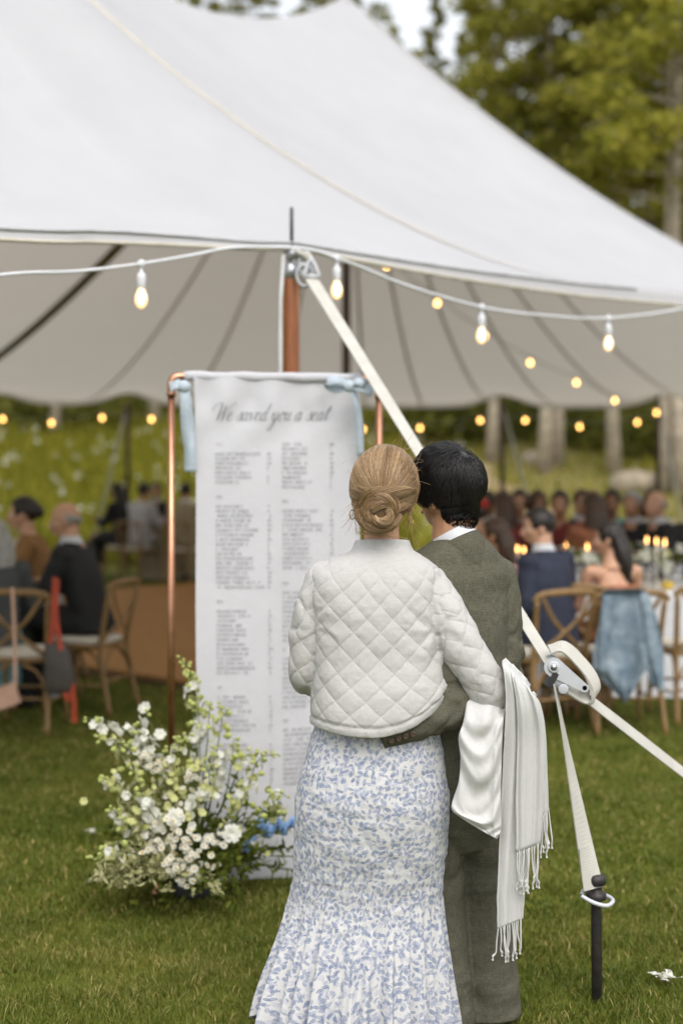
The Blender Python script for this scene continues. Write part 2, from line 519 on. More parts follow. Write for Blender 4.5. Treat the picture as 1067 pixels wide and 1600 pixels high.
def make_tent():
    root = thing('sailcloth_tent', 'big white sailcloth wedding tent with peaked roof and wooden poles on the lawn', 'tent', (0.0, 15.0, 0.0))
    off = np.array([0, 15.0, 0])
    vv = np.r_[np.linspace(0, 1, NV - 2) ** 1.15, 1.002, 1.004]
    V = np.array([[tent_point(q, v) for q in EC] for v in vv]).reshape(-1, 3) - off
    cloth = tent_material()
    link('canopy', mesh_np('canopy', V, grid_faces(NU, NV, True), cloth), root)
    seam_m = simple('seam_tape', (0.48, 0.44, 0.36), 0.8, var=0.08)
    hem_m = simple('hem_tape', (0.48, 0.44, 0.36), 0.8, var=0.1)
    rope_m = simple('grey_edge_rope', (0.40, 0.40, 0.41), 0.8, var=0.2)
    dark_m = simple('dark_web_seam', (0.17, 0.16, 0.075), 0.85, var=0.1)
    hem = [np.array(tent_point(q, 1.004)) - off + np.array([0, 0, -0.004]) for q in EC]
    MB().tube(hem + [hem[0]], 0.009, 5, False).build('hem', hem_m, root)
    # rope sewn along the skirt
    rp = []
    for q in EC:
        p = np.array(tent_point(q, 1.0008)) - off + np.array([0, -0.008, 0.004])
        if -4.5 < q[0] < 1.75 and q[1] < 10: rp.append(p)
    rp.sort(key=lambda p: p[0])
    MB().tube(rp, 0.006, 5, True).build('edge_rope', rope_m, root)
    # seams: strips from the peaks to the hem, just outside and just inside the sheet
    def seam(tx, ty, w, mat, dz, name='seam', v0=0.03):
        i = int(np.argmin(np.hypot(EC[:, 0] - tx, EC[:, 1] - ty)))
        q = EC[i]; q2 = EC[(i + 3) % NU]
        d = (q2 - q)[:2]; d = d / np.linalg.norm(d)
        Vs = []
        vs2 = np.linspace(v0, 0.995, 40)
        for v in vs2:
            c = np.array(tent_point(q, v)) - off
            for s in (-1, 1):
                Vs.append((c[0] + d[0] * s * w / 2, c[1] + d[1] * s * w / 2, c[2] + dz))
        link(name, mesh_np(name, np.array(Vs), grid_faces(2, 40), mat), root)
    seam(1.75, 8.15, 0.040, seam_m, 0.010)
    for (tx, ty) in [(-4.0, 4.4), (7.3, 13.7)]:
        seam(tx, ty, 0.035, seam_m, 0.010)
    seam_in = simple('inner_seam', (0.53, 0.51, 0.465), 0.85, var=0.1)
    for tx in (-4.2, -2.6, -1.1, 0.4, 1.35, 2.4, 3.5, 4.7, 6.0):
        seam(tx, 23.3, 0.04, seam_in, -0.02)
    seam(-6.7, 22.5, 0.16, dark_m, -0.03, 'webbing')
    # poles
    wood = NT('varnished_pole')
    co = wood.coord('Object', (18, 18, 1.2))
    n = wood.noise(co, 3.0, 5.0, 0.6, 0.6)
    wood.base(wood.ramp(n, [(0.25, (0.13, 0.038, 0.010)), (0.55, (0.27, 0.085, 0.020)), (0.8, (0.36, 0.14, 0.04))]))
    wood.rough(0.35)
    dwood = simple('dark_pole', (0.055, 0.028, 0.014), 0.5, var=0.3, scale=6)
    metal = simple('galvanised_steel', (0.50, 0.52, 0.55), 0.35, 0.9, var=0.1)
    dmet = simple('dark_steel', (0.07, 0.07, 0.075), 0.45, 0.8, var=0.2)
    pb = P(455, 415, 6.5)
    px, py, pz = pb.x, pb.y - off[1], pb.z
    sp = MB().lathe([(0.037, 0.0), (0.038, 0.1), (0.038, pz - 0.02), (0.034, pz)], (px, py, 0), 20).build('side_pole', wood.m, root)
    MB().lathe([(0.040, -0.06), (0.040, 0.0), (0.020, 0.01), (0.018, 0.085)], (px, py, pz), 16).build('pole_cap', metal, sp)
    sk = MB().lathe([(0.0085, 0.07), (0.0085, 0.262), (0.004, 0.268)], (px + 0.002, py, pz), 8).build('pole_pin', dmet, sp)
    # shackle plates and ring holding the guy strap
    m = MB()
    r = P(476, 410, 6.44) - Vector(off)
    for k in range(2):
        ring = [(r.x + 0.045 * math.cos(a) * (0.55 + 0.25 * k), r.y - 0.01 * k, r.z - 0.01 - 0.05 * k + 0.05 * math.sin(a)) for a in np.linspace(0, 2 * PI, 15)]
        m.tube(ring, 0.009, 6, False)
    m.box((px + 0.02, py - 0.03, pz + 0.05), (0.11, 0.012, 0.05), 0.0)
    m.build('shackle', metal, sp)
    MB().tube([P(462, 392, 6.44) - Vector(off), P(474, 398, 6.42) - Vector(off), P(484, 405, 6.42) - Vector(off), P(480, 398, 6.42) - Vector(off), P(466, 396, 6.42) - Vector(off)], 0.014, 6, sub=4).build('web_loop', simple('cream_webbing', (0.47, 0.455, 0.41), 0.8, var=0.08, bump=0.2, bscale=300), sp)
    rope = simple('white_rope', (0.60, 0.60, 0.60), 0.8, var=0.1)
    MB().tube([P(443, 398, 6.46) - Vector(off), P(438.5, 470, 6.46) - Vector(off), P(438, 590, 6.46) - Vector(off), P(437, 1100, 6.46) - Vector(off)], 0.010, 6).build('hanging_rope', rope, root)
    for (x, y, h) in [(0.05, 15.0, 6.7), (-3.4, 9.5, 6.7)]:
        MB().lathe([(0.042, 0.0), (0.045, 1.0), (0.045, h - 0.1), (0.03, h)], (x, y - off[1], 0), 16).build('centre_pole', dwood, root)
        MB().lathe([(0.075, h - 0.17), (0.07, h - 0.10), (0.045, h - 0.02), (0.03, h + 0.18), (0.006, h + 0.2)], (x, y - off[1], 0), 14).build('peak_cap', cloth, root)
    for (x, y) in FAR_POLES[1:4] + [(2.2 + 2.9, 22.95)]:
        MB().lathe([(0.04, 0.0), (0.04, 2.74), (0.012, 2.78), (0.012, 2.9)], (x, y - off[1], 0), 12).build('side_pole', dwood, root)
        s = 1 if x > 0 else -1
        MB().tube([(x, y - off[1], 2.76), (x + s * 0.95, y - off[1] + 1.7, float(ground_z(x + s * 0.95, y + 1.7)) - 0.02)], 0.022, 4).build('guy_strap', rope, root)
    for (x, y) in [(-3.0, 4.9), (-8.6, 7.6), (3.6, 10.05), (8.2, 15.5), (-9.8, 15.0)]:
        i = int(np.argmin(np.hypot(EC[:, 0] - x, EC[:, 1] - y))); q = EC[i]
        MB().lathe([(0.038, 0.0), (0.038, q[2] - 0.02), (0.012, q[2]), (0.012, q[2] + 0.25)], (q[0], q[1] - off[1], 0), 12).build('side_pole', wood.m, root)
    return root
TENT = make_tent()

# ------------------------------------------------------------ string lights
bulb_glow = NT('lit_bulb')
bulb_glow.b.inputs['Base Color'].default_value = (1, 0.75, 0.4, 1)
bulb_glow.b.inputs['Emission Color'].default_value = (1.0, 0.50, 0.14, 1)
bulb_glow.b.inputs['Emission Strength'].default_value = 6.0
fil_glow = NT('filament')
fil_glow.b.inputs['Emission Color'].default_value = (1.0, 0.80, 0.48, 1)
fil_glow.b.inputs['Emission Strength'].default_value = 26.0
glass = NT('bulb_glass')
glass.b.inputs['Base Color'].default_value = (1.0, 0.86, 0.62, 1)
glass.b.inputs['Transmission Weight'].default_value = 0.85
glass.b.inputs['Roughness'].default_value = 0.12
glass.b.inputs['Emission Color'].default_value = (1.0, 0.62, 0.28, 1)
glass.b.inputs['Emission Strength'].default_value = 0.75
white_pl = simple('white_cable', (0.66, 0.67, 0.70), 0.5, var=0.06)
grey_pl = simple('pale_grey_cable', (0.34, 0.35, 0.35), 0.6, var=0.06)

SOCK = MB().lathe([(0.006, 0.0), (0.007, -0.035), (0.017, -0.042), (0.020, -0.06), (0.019, -0.10), (0.017, -0.104)], n=12).mesh('socket', white_pl)
BULB = MB().lathe([(0.014, -0.104), (0.017, -0.112), (0.026, -0.135), (0.028, -0.152), (0.024, -0.172), (0.012, -0.186), (0.001, -0.190)], n=14).mesh('bulb', glass.m)
FIL = MB().lathe([(0.003, -0.112), (0.009, -0.122), (0.011, -0.150), (0.008, -0.168), (0.002, -0.172)], n=8).mesh('filament', fil_glow.m)
FARB = MB().lathe([(0.012, -0.05), (0.022, -0.068), (0.026, -0.088), (0.020, -0.108), (0.002, -0.118)], n=10).mesh('bulb', bulb_glow.m)
FARS = MB().lathe([(0.005, 0.0), (0.006, -0.02), (0.015, -0.025), (0.015, -0.05)], n=8).mesh('socket', grey_pl)

def string_lights(label, ctrl, bulbs, r=0.008, near=True, group='festoon lights of the tent'):
    """ctrl: cable control points; bulbs: points on the cable under which a lamp hangs"""
    root = thing('string_lights', label, 'string lights', tuple(ctrl[0]), 0, group)
    o = Vector(ctrl[0])
    m = MB()
    m.tube([Vector(p) - o for p in ctrl], r, 6, sub=8)
    for b in bulbs:
        if near: m.lathe([(0.006, 0.017), (0.016, 0.012), (0.016, -0.012), (0.006, -0.02)], Vector(b) - o, 8)
    m.build('cable', white_pl if near else grey_pl, root)
    for b in bulbs:
        s = link('socket', SOCK if near else FARS, root, Vector(b) - o)
        q = link('bulb', BULB if near else FARB, root, Vector(b) - o)
        if near: link('filament', FIL, q)

C1 = [P(-260, 470, 5.0), P(0, 430, 5.5), P(120, 424, 5.75), P(221, 412, 5.98), P(300, 399, 6.14), P(365, 387, 6.27), P(455, 387, 6.42),
      P(500, 394, 6.52), P(526, 404, 6.58), P(560, 416, 6.70), P(640, 448, 6.95), P(752, 480, 7.35), P(850, 493, 7.75), P(950, 497, 8.15), P(1067, 482, 8.66), P(1200, 450, 9.3)]
string_lights('white festoon cable with lit filament bulbs draped along the front eave by the varnished pole', C1,
              [P(221, 412, 5.98), P(526, 404, 6.58), P(752, 480, 7.35), P(950, 497, 8.15)])
def chain(label, pxs, dsag=0.0):
    """far string: (px, py, depth) of each lamp's glowing bulb"""
    up = Vector((0, 0, 0.085))
    pts = [P(*q) + up for q in pxs]
    ctrl = []
    for a, b in zip(pts[:-1], pts[1:]):
        ctrl += [a, (a + b) / 2 - Vector((0, 0, dsag))]
    ctrl.append(pts[-1])
    string_lights(label, ctrl, pts, 0.006, False)
chain('inner festoon string rising from the far eave to the near eave under the roof', [(604, 415, 14.4), (683, 474, 16.0), (757, 525, 17.5), (828, 567, 19.0), (900, 598, 20.3), (960, 626, 21.6), (1025, 645, 22.6), (1110, 660, 23)], 0.03)
chain('festoon string along the far eave above the dirt track', [(567, 671, 22.9), (656, 669, 22.9), (750, 657, 22.9), (820, 657, 22.9), (905, 667, 22.9), (995, 660, 22.9), (1080, 650, 22.9)], 0.06)
chain('festoon string along the far eave before the flowering meadow', [(-70, 650, 22.9), (5, 655, 22.9), (81, 661, 22.9), (160, 653, 22.9), (237, 655, 22.9), (320, 662, 22.9)], 0.05)
# ------------------------------------------------------------ trees, boulders, meadow
def leaf_mat(name, c0, c1, trans=0.35):
    t = NT(name)
    oi = t.node('ShaderNodeObjectInfo')
    at = t.node('ShaderNodeAttribute'); at.attribute_name = 'rnd'
    c = t.mix(at.outputs['Fac'], c0, c1)
    h = t.node('ShaderNodeHueSaturation')
    t.l.new(c, h.inputs['Color'])
    t.l.new(t.math('MULTIPLY_ADD', oi.outputs['Random'], 0.5, 0.75), h.inputs['Value'])
    t.base(h.outputs[0]); t.rough(0.7)
    t.b.inputs['Specular IOR Level'].default_value = 0.2
    tr = t.node('ShaderNodeBsdfTranslucent'); t.l.new(h.outputs[0], tr.inputs['Color'])
    mx = t.node('ShaderNodeMixShader'); mx.inputs[0].default_value = trans
    t.l.new(t.b.outputs[0], mx.inputs[1]); t.l.new(tr.outputs[0], mx.inputs[2]); t.l.new(mx.outputs[0], t.out.inputs['Surface'])
    return t.m
PINE = leaf_mat('pine_needles', (0.17, 0.185, 0.022), (0.42, 0.38, 0.065), 0.55)
BARK = simple('pale_bark', (0.40, 0.34, 0.26), 0.9, var=0.35, scale=4, bump=0.4, bscale=14)
BARKD = simple('brown_bark', (0.16, 0.12, 0.085), 0.9, var=0.35, scale=4, bump=0.4, bscale=14)

def quads_at(c, size, rng, asp=2.2, n=None):
    """leaf-sized quads with random orientation at centres c"""
    m = len(c)
    a = rng.normal(size=(m, 3)); a /= np.linalg.norm(a, axis=1)[:, None]
    b = rng.normal(size=(m, 3)); b -= a * (a * b).sum(1)[:, None]; b /= np.linalg.norm(b, axis=1)[:, None]
    s = size * rng.uniform(0.6, 1.4, m)[:, None]
    V = np.stack([c - a * s * asp / 2, c + b * s / 2, c + a * s * asp / 2, c - b * s / 2], 1).reshape(-1, 3)
    F = np.arange(4 * m).reshape(-1, 4)
    return V, F

def tree_meshes(h, rbase, crown0, spread, nb, seed, per=60, leaf=0.16):
    """a pine: tapered trunk, whorled drooping limbs, needle clumps along them"""
    rng = np.random.default_rng(seed)
    tm = MB()
    lean = rng.uniform(-0.02, 0.02, 2)
    tp = [(lean[0] * z + 0.05 * math.sin(z * 0.5 + seed), lean[1] * z, z) for z in np.linspace(0, h, 12)]
    tm.tube(tp, [rbase * (1.15 if k == 0 else 0.25 * (1 - k / 11.8) + 0.75 * (1 - k / 11.8) ** 3.2) for k in range(12)], 9)
    C = []
    for i in range(nb):
        f = (i + rng.uniform(0, 1)) / nb
        z = crown0 * h + (h * 0.99 - crown0 * h) * f
        L = spread * (1 - f) ** 0.9 * rng.uniform(0.55, 1.15) + 0.25
        a = rng.uniform(0, 2 * PI)
        d = np.array([math.cos(a), math.sin(a)])
        x0 = np.array([lean[0] * z, lean[1] * z, z])
        mid = x0 + np.array([d[0] * L * 0.55, d[1] * L * 0.55, L * rng.uniform(-0.02, 0.22)])
        end = x0 + np.array([d[0] * L, d[1] * L, L * rng.uniform(-0.15, 0.3)])
        tm.tube([x0, mid, end], [rbase * 0.2 * (1 - f) + 0.012, 0.02, 0.006], 4)
        k = int(per * (0.35 + L / spread))
        t = rng.uniform(0.2, 1.05, k) ** 0.8
        base = (1 - t)[:, None] * x0 + t[:, None] * end
        clump = rng.normal(size=(k, 3)) * np.array([0.20, 0.20, 0.13]) * (0.35 + 0.30 * L)
        # gather into tufts
        tuft = base[rng.integers(0, k, k)] * 0.55 + base * 0.45
        C.append(tuft + clump)
    C = np.vstack(C)
    V, F = quads_at(C, leaf, rng)
    return tm, V, F, np.repeat(rng.uniform(0, 1, len(C)), 4)

def place_trees():
    protos = []
    for k, (h, rb, c0, sp, nb, per, leaf) in enumerate([(23, 0.24, 0.14, 2.6, 130, 115, 0.105), (19, 0.20, 0.10, 2.3, 115, 115, 0.105), (26, 0.25, 0.20, 2.4, 130, 105, 0.105), (21, 0.185, 0.30, 2.5, 84, 105, 0.11)]):
        tm, V, F, rnd = tree_meshes(h, rb, c0, sp, nb, 40 + k, per, leaf)
        protos.append((tm.mesh('trunk', BARKD), tm.mesh('trunk', BARK), mesh_np('crown', V, F, PINE, smooth=False, attrs={'rnd': rnd})))
    rng = np.random.default_rng(5)
    # px of the trunk, depth, prototype, scale, pale bark, label
    spots = [
        (604, 54.0, 1, 0.74, 0, 'slim pointed pine close behind the tent peak'),
        (668, 53.0, 1, 0.80, 0, 'slim pointed pine standing in the open patch of sky'),
        (768, 50.0, 1, 0.92, 0, 'pointed pine at the edge of the open patch of sky'),
        (690, 46.0, 1, 0.60, 0, 'young pine just beyond the right slope of the roof'),
        (960, 48.0, 1, 0.95, 0, 'full bushy pine between the pale leaning trunks'),
        (870, 44.0, 1, 0.82, 0, 'lower bushy pine over the small boulder'),
        (1120, 47.0, 1, 1.0, 0, 'bushy pine past the twin pale trunks'),
        (770, 37.5, 3, 0.90, 1, 'slim pine with pale trunk beside the small boulder'),
        (852, 36.0, 3, 1.02, 1, 'pine with thick pale trunk just above the small boulder'),
        (872, 36.8, 3, 0.9, 1, 'second pine leaning out next to the thick pale trunk'),
        (958, 35.6, 3, 1.0, 1, 'pine with pale leaning trunk left of the large boulder'),
        (1036, 33.4, 3, 1.02, 1, 'pale twin pine beside the large boulder, its straighter stem'),
        (1060, 33.0, 3, 1.08, 1, 'pale twin pine beside the large boulder, its thicker stem'),
        (88, 44.0, 3, 0.95, 1, 'pale trunked pine at the top of the flowering meadow'),
        (243, 44.5, 3, 1.0, 1, 'pale trunked pine above the meadow behind the copper frame'),
        (640, 50.0, 1, 0.66, 0, 'short bushy pine right of the tent peak'),
        (735, 52.0, 1, 0.72, 0, 'bushy pine filling the gap beside the open sky'),
        (815, 47.0, 0, 1.0, 0, 'tall dense pine rising beside the gap of sky'),
        (905, 50.0, 0, 0.88, 0, 'dense dark pine behind the pale trunks'),
        (1010, 46.0, 2, 0.97, 0, 'tall pine with bare lower trunk on the ridge'),
        (1085, 52.0, 0, 1.05, 0, 'tall dense pine behind the twin pale trunks'),
        (1180, 44.0, 0, 1.0, 0, 'dense pine at the edge of the wood beyond the boulder'),
        (560, 58.0, 2, 0.90, 0, 'distant pine peeping over the tent peak'),
        (490, 60.0, 0, 0.93, 0, 'distant pine behind the saddle of the tent roof'),
        (400, 58.0, 2, 0.92, 0, 'distant pine showing above the roof saddle'),
        (320, 60.0, 0, 0.95, 0, 'distant pine behind the near roof slope'),
    ]
    for i, (px, Y, k, s, pale, lab) in enumerate(spots):
        x = (px - 533.5) * Y / FPX
        r = thing('pine_tree', lab, 'tree', (x, Y, float(ground_z(x, Y)) - 0.1), rng.uniform(0, 6.28), 'pines on the hill')
        r.scale = (s, s, s)
        link('trunk', protos[k][1 if pale else 0], r)
        link('crown', protos[k][2], r)
    # further wood behind: reads as one mass
    C = []
    for j in range(40):
        x = rng.uniform(-46, 46); y = rng.uniform(62, 88)
        h = rng.uniform(7, 13); z0 = float(ground_z(x, y))
        if -4 < x * 60 / y < 7 : h *= 0.78
        m = 900
        f = rng.uniform(0.03, 1, m)
        rad = 2.7 * (1 - f) ** 0.8 + 0.2
        a = rng.uniform(0, 6.28, m)
        rr = rad * np.sqrt(rng.uniform(0.05, 1, m))
        C.append(np.stack([x + rr * np.cos(a), y + rr * np.sin(a), z0 + f * h], -1))
    C = np.vstack(C)
    V, F = quads_at(C, 0.34, rng)
    o = link('far_wood', mesh_np('far_wood', V, F, PINE, False, attrs={'rnd': np.repeat(rng.uniform(0, 0.7, len(C)), 4)}))
    stuff(o); tag(o, 'far dark conifer wood massed behind the nearer pines', 'wood')
    # low scrub under the trees
    C = []
    for j in range(60):
        px = rng.uniform(660, 1250); Y = rng.uniform(39, 47)
        if j % 3 == 0: px = rng.uniform(-150, 420); Y = rng.uniform(44, 49)
        x = (px - 533.5) * Y / FPX
        c = np.array([x, Y, float(ground_z(x, Y)) + 0.55])
        C.append(c + rng.normal(size=(190, 3)) * np.array([0.9, 0.6, 0.4]))
    C = np.vstack(C)
    V, F = quads_at(C, 0.17, rng, 1.6)
    scrub = leaf_mat('scrub_leaves', (0.05, 0.058, 0.008), (0.14, 0.135, 0.02))
    o = link('scrub', mesh_np('scrub', V, F, scrub, False, attrs={'rnd': np.repeat(rng.uniform(0, 1, len(C)), 4)}))
    stuff(o); tag(o, 'dark low scrub growing under the hillside pines', 'scrub')
place_trees()

def boulder(px, py, Y, r, label, seed):
    p = P(px, py, Y)
    mb = MB().ellipsoid((0, 0, 0), r, nu=36, nv=24)
    V = np.array(mb.v)
    n = V / np.array(r); n /= np.linalg.norm(n, axis=1)[:, None]
    V = V + n * (0.12 * min(r) * vnoise(V * 1.1, seed))[:, None]
    z = float(ground_z(p.x, Y))
    m = simple('granite', (0.30, 0.25, 0.18), 0.9, var=0.3, scale=3, bump=0.5, bscale=18)
    o = link('boulder', mesh_np('boulder', V, mb.f, m), None, (p.x, Y, z + r[2] * 0.15))
    tag(o, label, 'boulder', 'boulders on the hill')
boulder(992, 726, 34.0, (0.60, 0.5, 0.36), 'large pale rounded boulder lying between leaning pale pine trunks', 3)
boulder(833, 683, 37.2, (0.36, 0.34, 0.26), 'small pale boulder at the foot of a thick pine trunk', 5)

def meadow():
    rng = np.random.default_rng(9)
    n = 26000
    px = rng.uniform(-260, 1330, n); Y = rng.uniform(24.6, 46, n)
    keep = (px < 640) | (rng.uniform(0, 1, n) < 0.28)
    px, Y = px[keep], Y[keep]; n = len(px)
    X = (px - 533.5) * Y / FPX
    Z = ground_z(X, Y)
    h = rng.uniform(0.22, 0.6, n) * np.where(px < 640, 1, 0.55)
    a = rng.uniform(0, 2 * PI, n); w = rng.uniform(0.02, 0.06, n)
    lx, ly = rng.normal(size=n) * 0.16, rng.normal(size=n) * 0.16
    B = np.stack([X, Y, Z - 0.02], -1)
    d = np.stack([np.cos(a) * w, np.sin(a) * w, 0 * a], -1)
    tip = B + np.stack([lx, ly, h], -1)
    V = np.stack([B - d, B + d, tip + d * 0.25, tip - d * 0.25], 1).reshape(-1, 3)
    gm = leaf_mat('meadow_grass', (0.12, 0.135, 0.008), (0.33, 0.29, 0.035), 0.45)
    o = link('meadow_grass', mesh_np('meadow_grass', V, np.arange(4 * n).reshape(-1, 4), gm, False, attrs={'rnd': np.repeat(rng.uniform(0, 1, n), 4)}))
    stuff(o); tag(o, 'tall yellow green meadow grass on the slope behind the tent', 'grass')
    # white flower heads among the grass
    m = 130
    px = np.r_[rng.uniform(-120, 330, 90), rng.uniform(330, 800, 40)]; Y = rng.uniform(25.5, 42, m)
    X = (px - 533.5) * Y / FPX; Z = ground_z(X, Y) + rng.uniform(0.35, 0.62, m)
    C = np.stack([X, Y, Z], -1)
    C = np.repeat(C, 7, 0) + rng.normal(size=(m * 7, 3)) * 0.045
    V, F = quads_at(C, 0.055, rng, 1.1)
    o = link('meadow_flowers', mesh_np('meadow_flowers', V, F, simple('white_umbel', (0.72, 0.72, 0.66), 0.8, var=0.05, trans=0.3), False))
    stuff(o); tag(o, 'scattered white wild flowers in the tall meadow grass', 'flowers')
meadow()

# ------------------------------------------------------------ mown lawn
def lawn():
    rng = np.random.default_rng(21)
    bands = [(3.3, 5.2, 19000), (5.2, 7.5, 8000), (7.5, 11.5, 2300), (11.5, 17, 700)]
    parts, rn = [], []
    for (y0, y1, dens) in bands:
        hw0, hw1 = 0.25 * y0 + 0.7, 0.25 * y1 + 0.7
        n = int(dens * (hw0 + hw1) * (y1 - y0))
        Y = rng.uniform(y0, y1, n); X = rng.uniform(-1, 1, n) * (0.25 * Y + 0.7)
        # clumpy density
        q = np.stack([X, Y, 0 * X], -1)
        c = vnoise(q * 2.4, 3) + 0.6 * vnoise(q * 9.0, 4)
        k = rng.uniform(-1.5, 1.0, n) < c + 0.35
        X, Y, c = X[k], Y[k], c[k]; n = len(X)
        s = 1.0 if y0 < 7 else 1.45
        h = (rng.uniform(0.012, 0.032, n) * (1 + 0.25 * c)) * (1 if y0 < 7 else 1.1)
        a = rng.uniform(0, 2 * PI, n); w = rng.uniform(0.0011, 0.0024, n) * s * (1 if y0 < 5 else 1.5)
        la = rng.uniform(0, 2 * PI, n); ll = h * rng.uniform(0.2, 1.2, n)
        B = np.stack([X, Y, np.zeros(n)], -1)
        d = np.stack([np.cos(a) * w, np.sin(a) * w, 0 * a], -1)
        L = np.stack([np.cos(la) * ll, np.sin(la) * ll, 0 * la], -1)
        mid = B + L * 0.35 + np.stack([0 * h, 0 * h, h * 0.65], -1)
        tip = B + L + np.stack([0 * h, 0 * h, h], -1)
        parts.append(np.stack([B - d, B + d, mid + d * 0.8, mid - d * 0.8, tip], 1).reshape(-1, 3))
        rn.append(np.repeat(np.clip(0.45 * rng.uniform(0, 1, n) + 0.30 + 0.28 * vnoise(np.stack([X, Y, 0 * X], -1) * 0.9, 8) + (rng.uniform(0, 1, n) < 0.09) * 0.5, 0, 1), 5))
    V = np.vstack(parts); n = len(V) // 5
    b = np.arange(n)[:, None] * 5
    F = np.vstack([b + np.array([[0, 1, 2]]), b + np.array([[0, 2, 3]]), b + np.array([[3, 2, 4]])])
    t = NT('mown_grass')
    at = t.node('ShaderNodeAttribute'); at.attribute_name = 'rnd'
    c = t.ramp(at.outputs['Fac'], [(0.05, (0.056, 0.088, 0.008)), (0.5, (0.122, 0.150, 0.018)), (0.8, (0.205, 0.212, 0.040)), (1.0, (0.46, 0.36, 0.14))])
    t.base(c); t.rough(0.55); t.b.inputs['Specular IOR Level'].default_value = 0.3
    tr = t.node('ShaderNodeBsdfTranslucent'); t.l.new(c, tr.inputs['Color'])
    mx = t.node('ShaderNodeMixShader'); mx.inputs[0].default_value = 0.3
    t.l.new(t.b.outputs[0], mx.inputs[1]); t.l.new(tr.outputs[0], mx.inputs[2]); t.l.new(mx.outputs[0], t.out.inputs['Surface'])
    o = link('lawn_grass', mesh_np('lawn_grass', V, F, t.m, False, attrs={'rnd': np.concatenate(rn)}))
    stuff(o); tag(o, 'short mown green lawn with dry blades', 'grass')
    print('grass blades', n)
lawn()
# ------------------------------------------------------------ ribbons and straps
def ribbon(pts, side, w, th=0.003, sub=6):
    """flat band: pts centre line, side vectors (per point) across the band, w width (scalar or list)"""
    pts = np.array([tuple(p) for p in pts], float); side = np.array([tuple(s) for s in side], float)
    ww = np.full(len(pts), w) if np.isscalar(w) else np.array(w, float)
    m = (len(pts) - 1) * sub + 1
    c = catmull(pts, m); s = catmull(side, m); ww = catmull(ww[:, None], m)
    T = np.gradient(c, axis=0); T /= np.linalg.norm(T, axis=1)[:, None]
    s = s - T * (s * T).sum(1)[:, None]; s /= np.linalg.norm(s, axis=1)[:, None]
    n = np.cross(T, s)
    V = np.stack([c - s * ww / 2 - n * th / 2, c + s * ww / 2 - n * th / 2, c + s * ww / 2 + n * th / 2, c - s * ww / 2 + n * th / 2], 1).reshape(-1, 3)
    F = [tuple(int(x) for x in q) for q in grid_faces(4, m, True)]
    F += [(3, 2, 1, 0), tuple(range((m - 1) * 4, m * 4))]
    return V, F

# ------------------------------------------------------------ dance floor
def dance_floor():
    wood = NT('dance_floor_wood')
    co = wood.coord('Object', (1.2, 9, 1))
    n = wood.noise(co, 2.0, 4.0, 0.6, 0.4)
    wood.base(wood.ramp(n, [(0.25, (0.27, 0.125, 0.032)), (0.75, (0.42, 0.215, 0.065))]))
    wood.rough(0.6); wood.b.inputs['Specular IOR Level'].default_value = 0.2
    p0, p1 = P(120, 1050, 11.54), P(305, 1080, 10.53)                    # its front edge
    rz = math.atan2(p1.y - p0.y, p1.x - p0.x)
    nx, ny, st = 7, 6, 1.225
    m = MB().box((-nx * st / 2 + st, ny * st / 2, 0.02), (nx * st + 0.05, ny * st + 0.05, 0.04))
    o = m.build('dance_floor', simple('floor_edge', (0.13, 0.075, 0.035), 0.6), None, False, (p1.x, p1.y, 0), (0, 0, rz))
    tag(o, 'brown wooden dance floor laid on the lawn under the tent', 'dance floor')
    me = MB().box((0, 0, 0), (1.215, 1.215, 0.024)).mesh('floor_panel', wood.m, False)
    for i in range(nx):
        for j in range(ny):
            link('floor_panel', me, o, (st * 0.5 - st * i, st * (j + 0.5), 0.05), (0, 0, PI / 2 * ((i + j) % 2)))
dance_floor()

# ------------------------------------------------------------ copper frame with the cloth seating chart
copper = NT('copper_pipe')
cn = copper.noise(copper.coord('Object'), 9.0, 4.0)
copper.base(copper.ramp(cn, [(0.3, (0.42, 0.20, 0.115)), (0.7, (0.60, 0.315, 0.20))]))
copper.b.inputs['Metallic'].default_value = 1.0
copper.rough(copper.ramp(cn, [(0.3, 0.24), (0.7, 0.40)]))

FL, FR = P(268, 588, 5.75), P(592, 593, 5.95)
def copper_frame():
    base = Vector((FL.x, FL.y, 0))
    root = thing('copper_frame', 'copper pipe stand holding up the white cloth seating chart', 'stand', tuple(base))
    r = 0.0145
    h = FL.z; a = FL - base; b = FR - base; b.z = a.z
    MB().tube([(0, 0, 0.012), (0, 0, h - 0.05)], r, 16).build('post', copper.m, root)
    MB().tube([(b.x, b.y, 0.012), (b.x, b.y, h - 0.05)], r, 16).build('post', copper.m, root)
    d = (b - a).normalized()
    MB().tube([a + d * 0.045, b - d * 0.045], r, 16).build('top_bar', copper.m, root)
    for p, s in ((a, 1), (b, -1)):
        m = MB()
        q = Vector(p)
        arc = [q + Vector((0, 0, -0.075)), q + Vector((0, 0, -0.03)), q + d * s * 0.009 + Vector((0, 0, -0.009)), q + d * s * 0.03, q + d * s * 0.075]
        m.tube(arc, 0.0165, 14, sub=5)
        m.tube([q + Vector((0, 0, -0.080)), q + Vector((0, 0, -0.066))], 0.0185, 14)
        m.tube([q + d * s * 0.066, q + d * s * 0.080], 0.0185, 14)
        m.build('elbow', copper.m, root)
    for p in (Vector((0, 0, 0)), Vector((b.x, b.y, 0))):
        MB().tube([p + Vector((-0.02, -0.34, 0.016)), p + Vector((0.02, 0.34, 0.016))], r, 12).build('foot', copper.m, root)
copper_frame()

